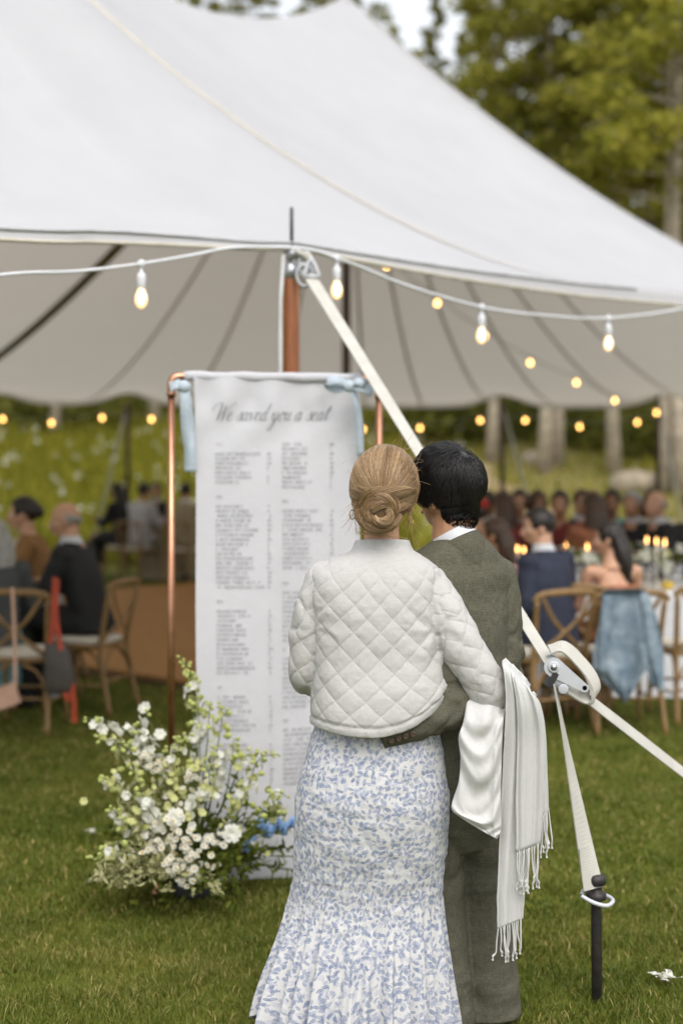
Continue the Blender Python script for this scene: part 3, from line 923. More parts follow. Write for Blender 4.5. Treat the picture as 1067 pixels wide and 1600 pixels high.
def banner_pt(px, py, lift=0.0):
    """photo position on the hanging cloth -> world"""
    v = np.clip((py - 588.0) / 792.0, 0, 1.0)
    u = np.clip((px - 303.0 - 9 * v) / 257.0, 0, 1)
    Y = 5.745 + 0.19 * u * (1 - v) + v * (-0.165 + 0.13 * u)
    wave = 0.010 * np.sin(u * 9.0 + 1.0 + v * 2.1) * (0.25 + v) + 0.007 * np.sin(u * 21 + v * 4.0) * (0.3 + 0.7 * v)
    # soft swags just under the rod
    tp = np.exp(-((v - 0.045) / 0.035) ** 2)
    wave = wave + 0.009 * tp * np.sin(u * 24.0) + 0.006 * np.exp(-((v - 0.09) / 0.05) ** 2) * np.sin(u * 15 + 1.0 + v * 40)
    wave = wave + 0.010 * np.exp(-((v - 0.97) / 0.05) ** 2) * np.sin(u * 17 + 2.0)
    Y = Y + wave - lift
    X = (px - 533.5) * Y / FPX
    Z = np.maximum(CAMH - (py - HOR) * Y / FPX, 0.006 + lift)
    return np.stack([X, Y, Z], -1)

def make_banner():
    nu, nv = 90, 220
    U, Vv = np.meshgrid(np.linspace(0, 1, nu), np.linspace(0, 1, nv))
    PX = 303 + 257 * U + 9 * Vv + 1.5 * np.sin(Vv * 9 + U * 3)
    PY = 588 + 3 * U + Vv * (793 - 18 * U + 3 * np.sin(U * 14))
    V = banner_pt(PX, PY).reshape(-1, 3)
    t = NT('printed_cotton')
    co = t.coord('Object')
    t.base(t.ramp(t.noise(co, 5.0, 3.0), [(0.3, (0.575, 0.575, 0.605)), (0.7, (0.62, 0.62, 0.65))]))
    t.rough(0.85); t.b.inputs['Specular IOR Level'].default_value = 0.15
    b1 = t.bump(t.noise(co, 22.0, 3.0), 0.20, 0.012); t.bump(t.noise(co, 500.0, 1.0), 0.15, 0.002, b1)
    tr = t.node('ShaderNodeBsdfTranslucent'); tr.inputs['Color'].default_value = (0.6, 0.6, 0.6, 1)
    mx = t.node('ShaderNodeMixShader'); mx.inputs[0].default_value = 0.2
    t.l.new(t.b.outputs[0], mx.inputs[1]); t.l.new(tr.outputs[0], mx.inputs[2]); t.l.new(mx.outputs[0], t.out.inputs['Surface'])
    o0 = np.array([FL.x, 5.75, 0.0])
    root = thing('seating_chart', 'long white cloth seating chart with printed name columns hanging from copper rod', 'banner', tuple(o0))
    link('cloth', mesh_np('cloth', V - o0, grid_faces(nu, nv), t.m), root)
    # the tunnel hem round the rod
    d = (FR - FL).normalized()
    a = P(287, 588, 5.76); bb = P(563, 591, 5.93)
    mid = [a + (bb - a) * k / 12 + Vector((0, 0, 0.002 * math.sin(k * 2.1))) for k in range(13)]
    MB().tube([p - Vector(o0) for p in mid], [0.0205 + 0.0015 * math.sin(k * 1.7) for k in range(13)], 14, sub=2).build('rod_pocket', t.m, root)
    ink = simple('grey_ink', (0.17, 0.17, 0.18), 0.8, var=0.0)
    ink2 = simple('pale_grey_ink', (0.30, 0.30, 0.32), 0.8, var=0.0)
    # --- heading in running script, built stroke by stroke
    LT = {
        'W': ([[(-.75, 1.15), (-.7, 1.75), (-.25, 2.05), (.12, 1.9), (.2, 1.2), (.22, 0.0)], [(.22, 0), (.5, .9), (.72, 1.75)], [(.72, 1.75), (.75, .9), (.82, 0)], [(.82, 0), (1.0, .8), (1.2, 1.5), (1.55, 2.05), (1.8, 1.95)]], 1.35),
        'e': ([[(-.1, .2), (.3, .55), (.45, .88), (.25, 1), (.06, .6), (.12, .12), (.35, 0), (.72, .3)]], .66),
        's': ([[(-.1, .2), (.28, .75), (.38, 1.05), (.46, .6), (.44, .15), (.22, 0), (.02, .15)], [(.3, 0.02), (.72, .3)]], .62),
        'a': ([[(.5, .85), (.3, 1), (.05, .6), (.08, .1), (.28, 0), (.48, .45), (.55, .95)], [(.55, .95), (.48, .3), (.6, 0), (.88, .3)]], .82),
        'v': ([[(-.1, .5), (.1, 1), (.18, .5), (.28, 0)], [(.28, 0), (.5, .4), (.62, .95), (.85, .8)]], .74),
        'd': ([[(.5, .85), (.3, 1), (.05, .6), (.08, .1), (.28, 0), (.48, .45), (.62, 2.0)], [(.62, 2.0), (.5, .3), (.62, 0), (.92, .3)]], .86),
        'y': ([[(-.1, .5), (.1, 1), (.1, .3), (.28, 0), (.48, .45), (.56, 1)], [(.56, 1), (.5, 0), (.38, -.85), (.1, -1.15), (-.02, -.85), (.35, -.2), (.9, .35)]], .84),
        'o': ([[(.35, 1), (.05, .65), (.1, .1), (.32, 0), (.48, .5), (.35, 1), (.55, .82), (.78, .9)]], .68),
        'u': ([[(-.1, .5), (.1, 1), (.08, .3), (.24, 0), (.45, .4), (.55, 1)], [(.55, 1), (.48, .3), (.6, 0), (.86, .3)]], .82),
        't': ([[(-.1, .2), (.3, 1.75), (.2, .3), (.34, 0), (.62, .3)], [(.0, 1.15), (.6, 1.22)]], .55)}
    mb = MB()
    cx, unit, bx, by = 0.0, 12.9, 336.0, 657.0
    for ch in 'We saved you a seat':
        if ch == ' ': cx += 0.52; continue
        strokes, adv = LT[ch]
        for st in strokes:
            c = catmull(np.array(st), (len(st) - 1) * 8 + 1)
            x = bx + unit * (cx + c[:, 0] + 0.42 * c[:, 1]); y = by - unit * c[:, 1] * 1.04
            tx, ty = np.gradient(x), np.gradient(y)
            ln = np.hypot(tx, ty) + 1e-9
            down = np.clip(ty / ln, -1, 1)
            w = 0.27 + 0.44 * np.clip(down, 0, 1)                       # broad down-strokes
            nx, ny = -ty / ln, tx / ln
            L = banner_pt(x + nx * w, y + ny * w, 0.004); R = banner_pt(x - nx * w, y - ny * w, 0.004)
            mb.add(np.stack([L, R], 1).reshape(-1, 3) - o0, [tuple(map(int, q)) for q in grid_faces(2, len(x))])
        cx += adv
    mb.build('heading_print', ink, root)
    # --- columns of names: far too small to read, rows of small capitals and a table number
    rng = np.random.default_rng(3)
    def row(x0, x1, y, h, out, tilt=0.0):
        x = x0
        while x < x1:
            if rng.uniform() < 0.14: x += 2.2; continue
            w = rng.uniform(1.7, 2.9)
            yy = y + tilt * (x - x0)
            k = rng.integers(0, 4)
            segs = [(0, 0, 0, 1), (1, 0, 1, 1)] if k < 2 else [(0, 0, 0, 1), (0, 1, 1, 1)]
            segs.append([(0, .5, 1, .5), (0, 0, 1, 1), (0, 0, 1, 0), (0, .5, 1, 0)][k])
            for (ax, ay, bx2, by2) in segs:
                p = np.array([x + ax * w, yy - ay * h]); q = np.array([x + bx2 * w, yy - by2 * h])
                dd = q - p; L = np.linalg.norm(dd) + 1e-6; nn = np.array([-dd[1], dd[0]]) / L * 0.27
                quad = np.array([p - nn, p + nn, q + nn, q - nn])
                out.add(banner_pt(quad[:, 0], quad[:, 1], 0.004) - o0, [(0, 1, 2, 3)])
            x += w + 0.9
    def block(x0, y0, n, step, lens, numx, tilt=0.0, head=True):
        out = MB()
        if head: row(x0, x0 + 8, y0 - 15, 4.2, out)
        for i in range(n):
            y = y0 + i * step
            row(x0, x0 + lens[i % len(lens)], y, 4.4, out, tilt)
            if numx: row(numx, numx + 3.4, y, 4.4, out)
        stuff(out.build('name_block', ink2, root))
    block(337, 711, 7, 7.4, [67, 47, 49, 37, 54, 55, 36], 418)
    block(338, 793, 18, 7.42, [42, 50, 61, 54, 50, 67, 58, 55, 50, 35, 38, 56, 56, 59, 47, 51, 70, 74], 419)
    block(339, 957, 14, 7.4, [44, 52, 28, 37, 45, 47, 35, 41, 54, 49, 39, 55, 59, 47], 420)
    block(341, 1091, 8, 7.4, [40, 47, 37, 51, 39, 50, 58, 49], 421)
    block(343, 1166, 9, 7.6, [44, 40, 50, 46, 42, 50, 38, 50, 44], 422)
    block(441, 696, 10, 7.4, [29, 38, 37, 28, 38, 36, 36, 28, 46, 38], 516, head=False)
    block(442, 800, 13, 7.42, [54, 44, 44, 62, 62, 32, 38, 46, 40, 38, 44, 42, 40], 516)
    block(442, 928, 11, 7.5, [44, 48, 40, 52, 46, 50, 44, 40, 52, 44, 40], 517)
    block(442, 1032, 11, 7.5, [44, 38, 50, 46, 52, 44, 46, 50, 38, 44, 36], 517, -0.05)
    block(443, 1143, 12, 7.6, [44, 50, 40, 52, 46, 48, 44, 40, 50, 44, 40, 38], 517, -0.06)
make_banner()

blue_silk = simple('pale_blue_silk', (0.52, 0.60, 0.66), 0.55, var=0.12, scale=20, trans=0.25, sheen=0.3)
def ribbon_bow(label, kx, ky, wing, tails, Y):
    o = P(kx, ky, Y)
    root = thing('ribbon_bow', label, 'ribbon', tuple(o), 0, 'ribbons on the copper frame')
    m = MB().ellipsoid((0, 0, 0), (0.030, 0.022, 0.026), nu=12, nv=8)
    m.build('knot', blue_silk, root)
    for (pts, w) in wing + tails:
        pp = [P(x, y, Y + dy) - o for (x, y, dy) in pts]
        sd = [(math.sin(k * 1.1) * 0.4 + (0.2 if abs(pp[-1].z) > abs(pp[-1].x) else 0), 0.5 + 0.3 * math.sin(k * 2.0), (0.2 if abs(pp[-1].z) > abs(pp[-1].x) else 1.0)) if abs(pp[-1].z) <= abs(pp[-1].x) else (1.0, 0.45 * math.sin(k * 1.4 + 0.5), 0.1) for k in range(len(pp))]
        V, F = ribbon(pp, sd, w, 0.003, 8)
        MB().add(V, F).build('tail' if (pts, w) in tails else 'loop', blue_silk, root)
ribbon_bow('pale blue silk ribbon tied at the corner of the copper frame with a long tail', 287, 604, [([(287, 604, 0), (277, 600, -0.02), (266, 606, -0.01)], [0.03, 0.05, 0.06])],
           [([(288, 604, 0), (291, 630, -0.01), (294, 670, 0.0), (297, 705, -0.005), (298, 737, 0)], [0.035, 0.05, 0.055, 0.05, 0.05])], 5.70)
ribbon_bow('pale blue silk ribbon bow tied near the strap end of the copper rod', 545, 603, [([(545, 603, 0), (528, 594, -0.02), (512, 597, -0.01), (524, 607, 0.0), (543, 604, 0)], [0.03, 0.045, 0.05, 0.045, 0.03]), ([(547, 602, 0), (558, 595, -0.02), (570, 600, -0.02), (560, 608, 0)], [0.03, 0.04, 0.045, 0.03]), ([(548, 604, 0), (564, 605, -0.02), (583, 612, -0.02)], [0.03, 0.045, 0.05])],
           [([(549, 605, 0), (557, 630, -0.01), (561, 665, 0), (563, 712, 0)], [0.025, 0.03, 0.035, 0.03])], 5.80)

# ------------------------------------------------------------ flower arrangement at the foot of the chart
def petal_flower(r, layers, col, seed, cup=0.5):
    """ruffled blossom: rings of curled petals round a small heart"""
    rng = np.random.default_rng(seed)
    mb = MB()
    for L in range(layers):
        n = 6 - L // 2
        rr = r * (1 - 0.22 * L)
        up = cup * (0.25 + 0.33 * L)
        for k in range(n):
            a = 2 * PI * (k + 0.5 * L) / n + rng.uniform(-0.15, 0.15)
            c, s = math.cos(a), math.sin(a)
            w = rr * 0.62
            pts = []
            for (f, ww, z) in ((0.05, 0.2, 0.0), (0.55, 0.9, up * 0.5), (1.0, 0.75, up * 1.0 + rng.uniform(-0.12, 0.12))):
                for q in (-1, 0, 1):
                    pts.append((c * rr * f - s * w * ww * q * 0.7, s * rr * f + c * w * ww * q * 0.7, rr * (z + 0.10 * abs(q) * f + rng.uniform(-0.04, 0.04))))
            mb.add(pts, [(0, 1, 4, 3), (1, 2, 5, 4), (3, 4, 7, 6), (4, 5, 8, 7)])
    return mb.mesh('blossom', col)

petal_w = simple('white_petal', (0.76, 0.76, 0.68), 0.7, var=0.08, scale=30, trans=0.35)
petal_y = simple('cream_green_petal', (0.62, 0.63, 0.28), 0.7, var=0.15, scale=30, trans=0.35)
bud_m = simple('green_bud', (0.46, 0.50, 0.15), 0.6, var=0.2, scale=30, trans=0.2)
stem_m = simple('flower_stem', (0.085, 0.12, 0.030), 0.6, var=0.2)
yolk = simple('daisy_eye', (0.66, 0.42, 0.06), 0.7, var=0.15)
LEAFG = leaf_mat('arrangement_leaf', (0.055, 0.085, 0.010), (0.21, 0.23, 0.035), 0.35)
LEAFO = leaf_mat('silvery_leaf', (0.26, 0.27, 0.10), (0.55, 0.53, 0.30), 0.3)

FLOW = [petal_flower(0.030, 3, petal_w, 1), petal_flower(0.026, 3, petal_y, 2), petal_flower(0.046, 4, petal_w, 3, 0.7), petal_flower(0.030, 2, petal_w, 4)]
BUD = MB().ellipsoid((0, 0, 0.006), (0.008, 0.008, 0.011), nu=7, nv=5).mesh('bud', bud_m)
_d = MB()
for k in range(9):
    a = 2 * PI * k / 9
    _d.add([(0.004 * math.cos(a - .3), 0.004 * math.sin(a - .3), 0), (0.013 * math.cos(a - .25), 0.013 * math.sin(a - .25), 0.002), (0.014 * math.cos(a + .2), 0.014 * math.sin(a + .2), 0.0015), (0.004 * math.cos(a + .3), 0.004 * math.sin(a + .3), 0)], [(0, 1, 2, 3)])
DAISY = _d.mesh('daisy', petal_w)
DEYE = MB().ellipsoid((0, 0, 0.002), (0.0038, 0.0038, 0.0035), nu=8, nv=5).mesh('daisy_eye', yolk)

def leaf_shape(L, w, bend):
    V = [(0, 0, 0), (-w / 2, L * 0.4, bend * 0.3), (0, L * 0.42, bend * 0.15), (w / 2, L * 0.4, bend * 0.3), (-w * 0.36, L * 0.72, bend * 0.2), (0, L * 0.74, 0), (w * 0.36, L * 0.72, bend * 0.2), (0, L, -bend)]
    F = [(0, 2, 1), (0, 3, 2), (1, 2, 5, 4), (2, 3, 6, 5), (4, 5, 7), (5, 6, 7)]
    return np.array(V), F

def sprig(pts, n, L, w, mat, rng, name, root, o, stemr=0.002):
    """curved stem with its leaves"""
    c = catmull(np.array([tuple(p) for p in pts]), 24)
    T = np.gradient(c, axis=0); T /= np.linalg.norm(T, axis=1)[:, None]
    V, F = tube_arrays(c[::3], stemr, 4)
    Vs, Fs, rn = [V], [list(f) for f in F], [np.full(len(V), 0.1)]
    cnt = len(V)
    for k in range(n):
        i = int(rng.uniform(0.12, 1.0) * 23)
        lv, lf = leaf_shape(L * rng.uniform(0.6, 1.2), w * rng.uniform(0.7, 1.2), L * 0.2)
        d = T[i] * rng.uniform(0.2, 0.9) + rng.normal(size=3) * 0.6
        M = Vector(d).to_track_quat('Y', 'Z').to_matrix().to_3x3() @ Matrix.Rotation(rng.uniform(0, 6.28), 3, 'Y')
        lv = lv @ np.array(M).T + c[i]
        lv[:, 2] = np.maximum(lv[:, 2], 0.01)
        Vs.append(lv); Fs += [[q + cnt for q in f] for f in lf]; cnt += len(lv); rn.append(np.full(len(lv), rng.uniform(0, 1)))
    V = np.vstack(Vs); V = V - np.array(o)
    return link(name, mesh_np(name, V, [tuple(f) for f in Fs], mat, True, attrs={'rnd': np.concatenate(rn)}), root)

def arrangement():
    rng = np.random.default_rng(17)
    Y0 = 5.40
    o = P(300, 738 + CAMH * FPX / Y0, Y0); o.z = 0
    root = thing('flower_arrangement', 'loose white and green flower arrangement with chamomile on the grass below the chart', 'flowers', tuple(o))
    def rest(p):
        return Vector(p) - o
    MB().lathe([(0.05, 0.0), (0.07, 0.02), (0.075, 0.05), (0.06, 0.08), (0.02, 0.085)], (0, 0.02, 0), 18).build('bowl', simple('dark_bowl', (0.05, 0.05, 0.05), 0.6), root)
    # tall flower spikes: (points px,py,dY) base->tip, kind, share of the stem in bloom
    spikes = [
        ([(288, 1345, 0), (235, 1190, -.05), (185, 1135, -.08), (126, 1120, -.1)], 'w', 0.62, 26),
        ([(285, 1345, 0), (225, 1230, -.05), (195, 1180, -.1), (190, 1158, -.12)], 'y', 0.5, 14),
        ([(292, 1345, 0), (262, 1200, 0), (240, 1140, 0), (221, 1103, 0)], 'w', 0.3, 6),
        ([(296, 1345, 0), (300, 1180, .03), (302, 1080, .04), (284, 1022, .05)], 'y', 0.62, 34),
        ([(300, 1345, 0), (312, 1230, .02), (312, 1150, .03), (310, 1090, .03)], 'w', 0.55, 26),
        ([(304, 1345, 0), (330, 1220, 0), (345, 1140, 0), (349, 1098, .02)], 'y', 0.4, 16),
        ([(298, 1345, 0), (288, 1230, -.05), (280, 1170, -.08), (296, 1145, -.1)], 'y', 0.6, 26),
        ([(308, 1345, 0), (350, 1250, -.03), (362, 1190, -.02), (366, 1150, 0)], 'y', 0.35, 12),
        ([(310, 1345, 0), (375, 1265, -.02), (402, 1190, -.02), (436, 1178, -.02)], 'y', 0.6, 24),
        ([(312, 1345, 0), (390, 1300, -.08), (425, 1240, -.1), (450, 1245, -.1)], 'y', 0.5, 12),
        ([(300, 1345, 0), (330, 1250, -.06), (340, 1200, -.08), (338, 1160, -.08)], 'w', 0.6, 26),
        ([(290, 1345, 0), (240, 1270, -.12), (215, 1225, -.16), (205, 1190, -.18)], 'y', 0.5, 16),
        ([(292, 1345, 0), (258, 1230, -.06), (232, 1165, -.08), (205, 1130, -.1)], 'w', 0.5, 18),
        ([(286, 1345, 0), (232, 1205, -.06), (180, 1160, -.1), (150, 1152, -.12)], 'y', 0.55, 20),
        ([(286, 1345, 0), (220, 1250, -.12), (180, 1222, -.16), (160, 1215, -.18)], 'y', 0.5, 16),
        ([(298, 1345, 0), (306, 1150, .04), (300, 1070, .05), (290, 1040, .05)], 'y', 0.5, 26),
        ([(300, 1345, 0), (322, 1180, .02), (326, 1130, .03), (330, 1092, .03)], 'y', 0.45, 18),
        ([(306, 1345, 0), (362, 1230, -.02), (378, 1190, -.02), (398, 1172, -.02)], 'y', 0.5, 16),
        ([(310, 1345, 0), (400, 1290, -.1), (432, 1270, -.12), (446, 1262, -.12)], 'y', 0.5, 14),
        ([(290, 1350, 0), (215, 1335, -.28), (170, 1330, -.32), (140, 1345, -.34)], 'y', 0.6, 16),
        ([(294, 1345, 0), (270, 1240, -.1), (262, 1200, -.12), (268, 1160, -.12)], 'y', 0.6, 22),
        ([(300, 1345, 0), (318, 1270, -.12), (328, 1225, -.12), (322, 1190, -.12)], 'y', 0.6, 22),
        ([(306, 1345, 0), (350, 1290, -.12), (372, 1245, -.12), (384, 1215, -.1)], 'y', 0.55, 20),
        ([(288, 1350, 0), (225, 1310, -.2), (195, 1285, -.24), (178, 1268, -.25)], 'y', 0.6, 20),
        ([(290, 1350, 0), (250, 1290, -.2), (232, 1262, -.22), (222, 1238, -.22)], 'w', 0.6, 18),
        ([(288, 1350, 0), (230, 1300, -.15), (190, 1280, -.2), (172, 1255, -.22)], 'w', 0.5, 16),
    ]
    for pts, kind, share, n in spikes:
        w = [P(x, y, Y0 + d) for (x, y, d) in pts]
        w[0].z = max(w[0].z, 0.06)
        c = catmull(np.array([tuple(p) for p in w]), 40)
        st = MB().tube([rest(p) for p in c[::2]], list(np.linspace(0.0038, 0.0014, 20)), 5).build('flower_stem', stem_m, root)
        for k in range(n):
            f = 1 - share * (k + rng.uniform(0, 0.8)) / n
            p = Vector(c[int(f * 39)])
            tip = (1 - f) / share                       # 0 at tip .. 1 low on the spike
            rad = 0.012 + 0.022 * tip
            d = Vector((rng.normal(), rng.normal(), rng.normal() * 0.5)).normalized()
            q = p + d * rad
            rot = d.to_track_quat('Z', 'Y').to_euler()
            if tip < 0.30 or (kind == 'y' and rng.uniform() < 0.35):
                s = 0.7 + 0.9 * tip
                link('bud', BUD, st, rest(q), rot, (s, s, s))
            else:
                me = FLOW[0] if (kind == 'w' or rng.uniform() < 0.25) else FLOW[1]
                s = 0.34 + 0.26 * tip + rng.uniform(0, 0.14)
                link('blossom', me, st, rest(q), rot, (s, s, s))
    # heads of stock and roses in the mass of the arrangement
    for (x, y, dy, s, k) in [(274, 1278, -.22, 1.05, 2), (300, 1255, -.16, 0.95, 2), (318, 1240, -.12, 0.85, 2), (272, 1248, -.16, 0.75, 1), (235, 1272, -.2, 0.85, 2), (216, 1268, -.2, 0.7, 1),
                              (246, 1290, -.22, 0.7, 2), (362, 1303, -.22, 1.0, 2), (372, 1295, -.2, 0.7, 1), (340, 1228, -.05, 0.7, 2), (222, 1108, 0, 0.8, 0), (250, 1148, -.02, 1.0, 0), (228, 1105, 0, 0.9, 0),
                              (190, 1162, -.08, 1.0, 0), (203, 1170, -.08, 0.9, 0), (160, 1140, -.09, 1.0, 0), (148, 1132, -.1, 0.9, 0), (310, 1195, 0, 0.8, 1), (330, 1335, -.28, 0.7, 1), (345, 1208, -.04, 0.8, 2), (316, 1270, -.2, 0.8, 1), (262, 1260, -.2, 0.8, 1), (300, 1290, -.25, 0.7, 3), (285, 1235, -.14, 0.8, 1)]:
        p = P(x, y, Y0 + dy)
        d = Vector((rng.normal() * 0.35, -0.8, 0.45 + rng.normal() * 0.3)).normalized()
        s *= 0.78
        link('blossom', FLOW[k], root, rest(p), d.to_track_quat('Z', 'Y').to_euler(), (s, s, s))
    for k in range(60):
        x = rng.normal(loc=285, scale=56); y = rng.normal(loc=1252, scale=48)
        p = P(x, y, Y0 - 0.10 - 0.12 * rng.uniform())
        d = Vector((rng.normal() * 0.5, -0.7, 0.4 + rng.normal() * 0.4)).normalized(); q = rng.uniform(0.30, 0.62)
        link('blossom', FLOW[1 if rng.uniform() < 0.7 else 0], root, rest(p), d.to_track_quat('Z', 'Y').to_euler(), (q, q, q))
    # chamomile
    cl = [(225, 1188, -.1, 16, 20), (245, 1200, -.12, 16, 14), (258, 1300, -.25, 28, 26), (290, 1318, -.28, 22, 22), (268, 1355, -.3, 24, 20), (330, 1310, -.26, 18, 12), (310, 1345, -.3, 26, 18), (285, 1380, -.32, 16, 9), (305, 1215, -.1, 14, 10), (270, 1225, -.14, 30, 10), (225, 1330, -.26, 14, 8)]
    for (x, y, dy, sp, n) in cl:
        for k in range(n):
            p = P(x + rng.normal() * sp * 0.6, y + rng.normal() * sp * 0.5, Y0 + dy + rng.normal() * 0.03)
            p.z = max(p.z, 0.03)
            d = Vector((rng.normal() * 0.5, -0.7 + rng.normal() * 0.3, 0.7)).normalized()
            s = rng.uniform(0.75, 1.15)
            q = link('daisy', DAISY, root, rest(p), d.to_track_quat('Z', 'Y').to_euler(), (s, s, s))
            link('daisy_eye', DEYE, q)
    # greenery: a dense heart and airy sprays
    for k in range(96):
        a = rng.uniform(0, 2 * PI); e = rng.uniform(0.0, 1.2)
        L = rng.uniform(0.16, 0.36)
        b = o + Vector((rng.normal() * 0.07, rng.normal() * 0.05, 0.08))
        d = Vector((math.cos(a) * math.cos(e) * 1.25, math.sin(a) * math.cos(e) * 0.85, math.sin(e)))
        tip = b + d * L; tip.z = max(tip.z - 0.05 * math.cos(e), 0.03)
        sprig([b, (b + tip) / 2 + Vector((0, 0, 0.04)), tip], int(rng.integers(16, 30)), 0.042, 0.019, LEAFG, rng, 'sprig', root, o)
    for (x, y, dy) in [(135, 1375, -.25), (160, 1345, -.28), (185, 1330, -.3), (205, 1365, -.32), (240, 1350, -.33), (178, 1390, -.34), (262, 1392, -.36), (172, 1318, -.2), (148, 1362, -.3), (225, 1380, -.35), (180, 1255, -.2), (196, 1232, -.18), (130, 1382, -.3), (152, 1378, -.33), (172, 1360, -.3), (190, 1350, -.32), (210, 1342, -.3), (165, 1385, -.36), (195, 1388, -.38), (228, 1362, -.36), (250, 1375, -.38), (280, 1370, -.38), (185, 1290, -.24), (190, 1265, -.22), (205, 1315, -.28), (175, 1235, -.15), (230, 1240, -.2), (255, 1185, -.08), (300, 1398, -.4), (340, 1398, -.38), (165, 1270, -.2), (205, 1200, -.14), (238, 1220, -.16), (215, 1290, -.25), (260, 1215, -.1)]:
        tip = P(x, y, Y0 + dy); tip.z = max(tip.z, 0.02)
        b = o + Vector((rng.normal() * 0.04, -0.05, 0.10))
        sprig([b, b * 0.5 + tip * 0.5 + Vector((0, 0, 0.05)), tip], 44, 0.036, 0.015, LEAFO, rng, 'sprig', root, o, 0.0015)
    for (x, y, dy) in [(375, 1215, 0), (390, 1250, -.1), (420, 1265, -.12), (440, 1300, -.16), (425, 1335, -.2), (395, 1360, -.26), (445, 1270, -.1), (362, 1370, -.3), (350, 1180, 0), (330, 1190, 0), (325, 1385, -.33), (352, 1390, -.33), (410, 1300, -.2), (300, 1385, -.35)]:
        tip = P(x, y, Y0 + dy); tip.z = max(tip.z, 0.02)
        b = o + Vector((0.03, -0.02, 0.10))
        sprig([b, b * 0.5 + tip * 0.5 + Vector((0, 0, 0.06)), tip], 26, 0.036, 0.017, LEAFG, rng, 'sprig', root, o, 0.0016)
arrangement()
# blue ribbon trailing at the foot of the chart
def foot_ribbon():
    Y = 5.42
    pts = [(382, 1330, -.06), (398, 1302, -.04), (405, 1288, 0), (418, 1300, -.05), (430, 1282, .02), (444, 1296, -.03), (457, 1284, .03), (470, 1292, 0), (485, 1330, 0), (488, 1372, 0.02)]
    o = P(410, 1300, Y)
    pp = [P(x, y, Y + d) - o for (x, y, d) in pts]
    sd = [(0.5 * math.sin(k * 1.3), 0.5, 1.0) for k in range(len(pp))]
    V, F = ribbon(pp, sd, [0.03, 0.045, 0.05, 0.05, 0.045, 0.05, 0.045, 0.05, 0.05, 0.04], 0.003, 6)
    t = link('ribbon', mesh_np('ribbon', V, F, simple('blue_ribbon', (0.20, 0.33, 0.56), 0.6, var=0.2, scale=25)), None, tuple(o))
    tag(t, 'crumpled mid blue ribbon lying against the bottom of the cloth chart', 'ribbon')
foot_ribbon()

# ------------------------------------------------------------ guy strap, ratchet and stake
def stake(x, y, label):
    m = simple('rusty_iron', (0.055, 0.05, 0.048), 0.55, 0.6, var=0.35, scale=30, bump=0.3, bscale=90)
    o = MB().lathe([(0.0165, -0.25), (0.0165, 0.30), (0.0165, 0.318), (0.030, 0.321), (0.031, 0.336), (0.024, 0.342), (0.0175, 0.347), (0.0175, 0.362), (0.028, 0.366), (0.031, 0.378), (0.030, 0.388), (0.022, 0.396), (0.004, 0.398)], n=20).build('tent_stake', m, None, True, (x, y, 0), (0.02, -0.01, 0))
    return tag(o, label, 'stake', 'iron tent stakes')
SX, SY = (932 - 533.5) * 4.34 / FPX, 4.34
stake(SX, SY, 'upright dark iron tent stake in the grass with a white strap hooked over it')
S2 = Vector((1.50, 5.05, 0.30))
stake(S2.x, S2.y, 'iron tent stake at the end of the taut thin strap')

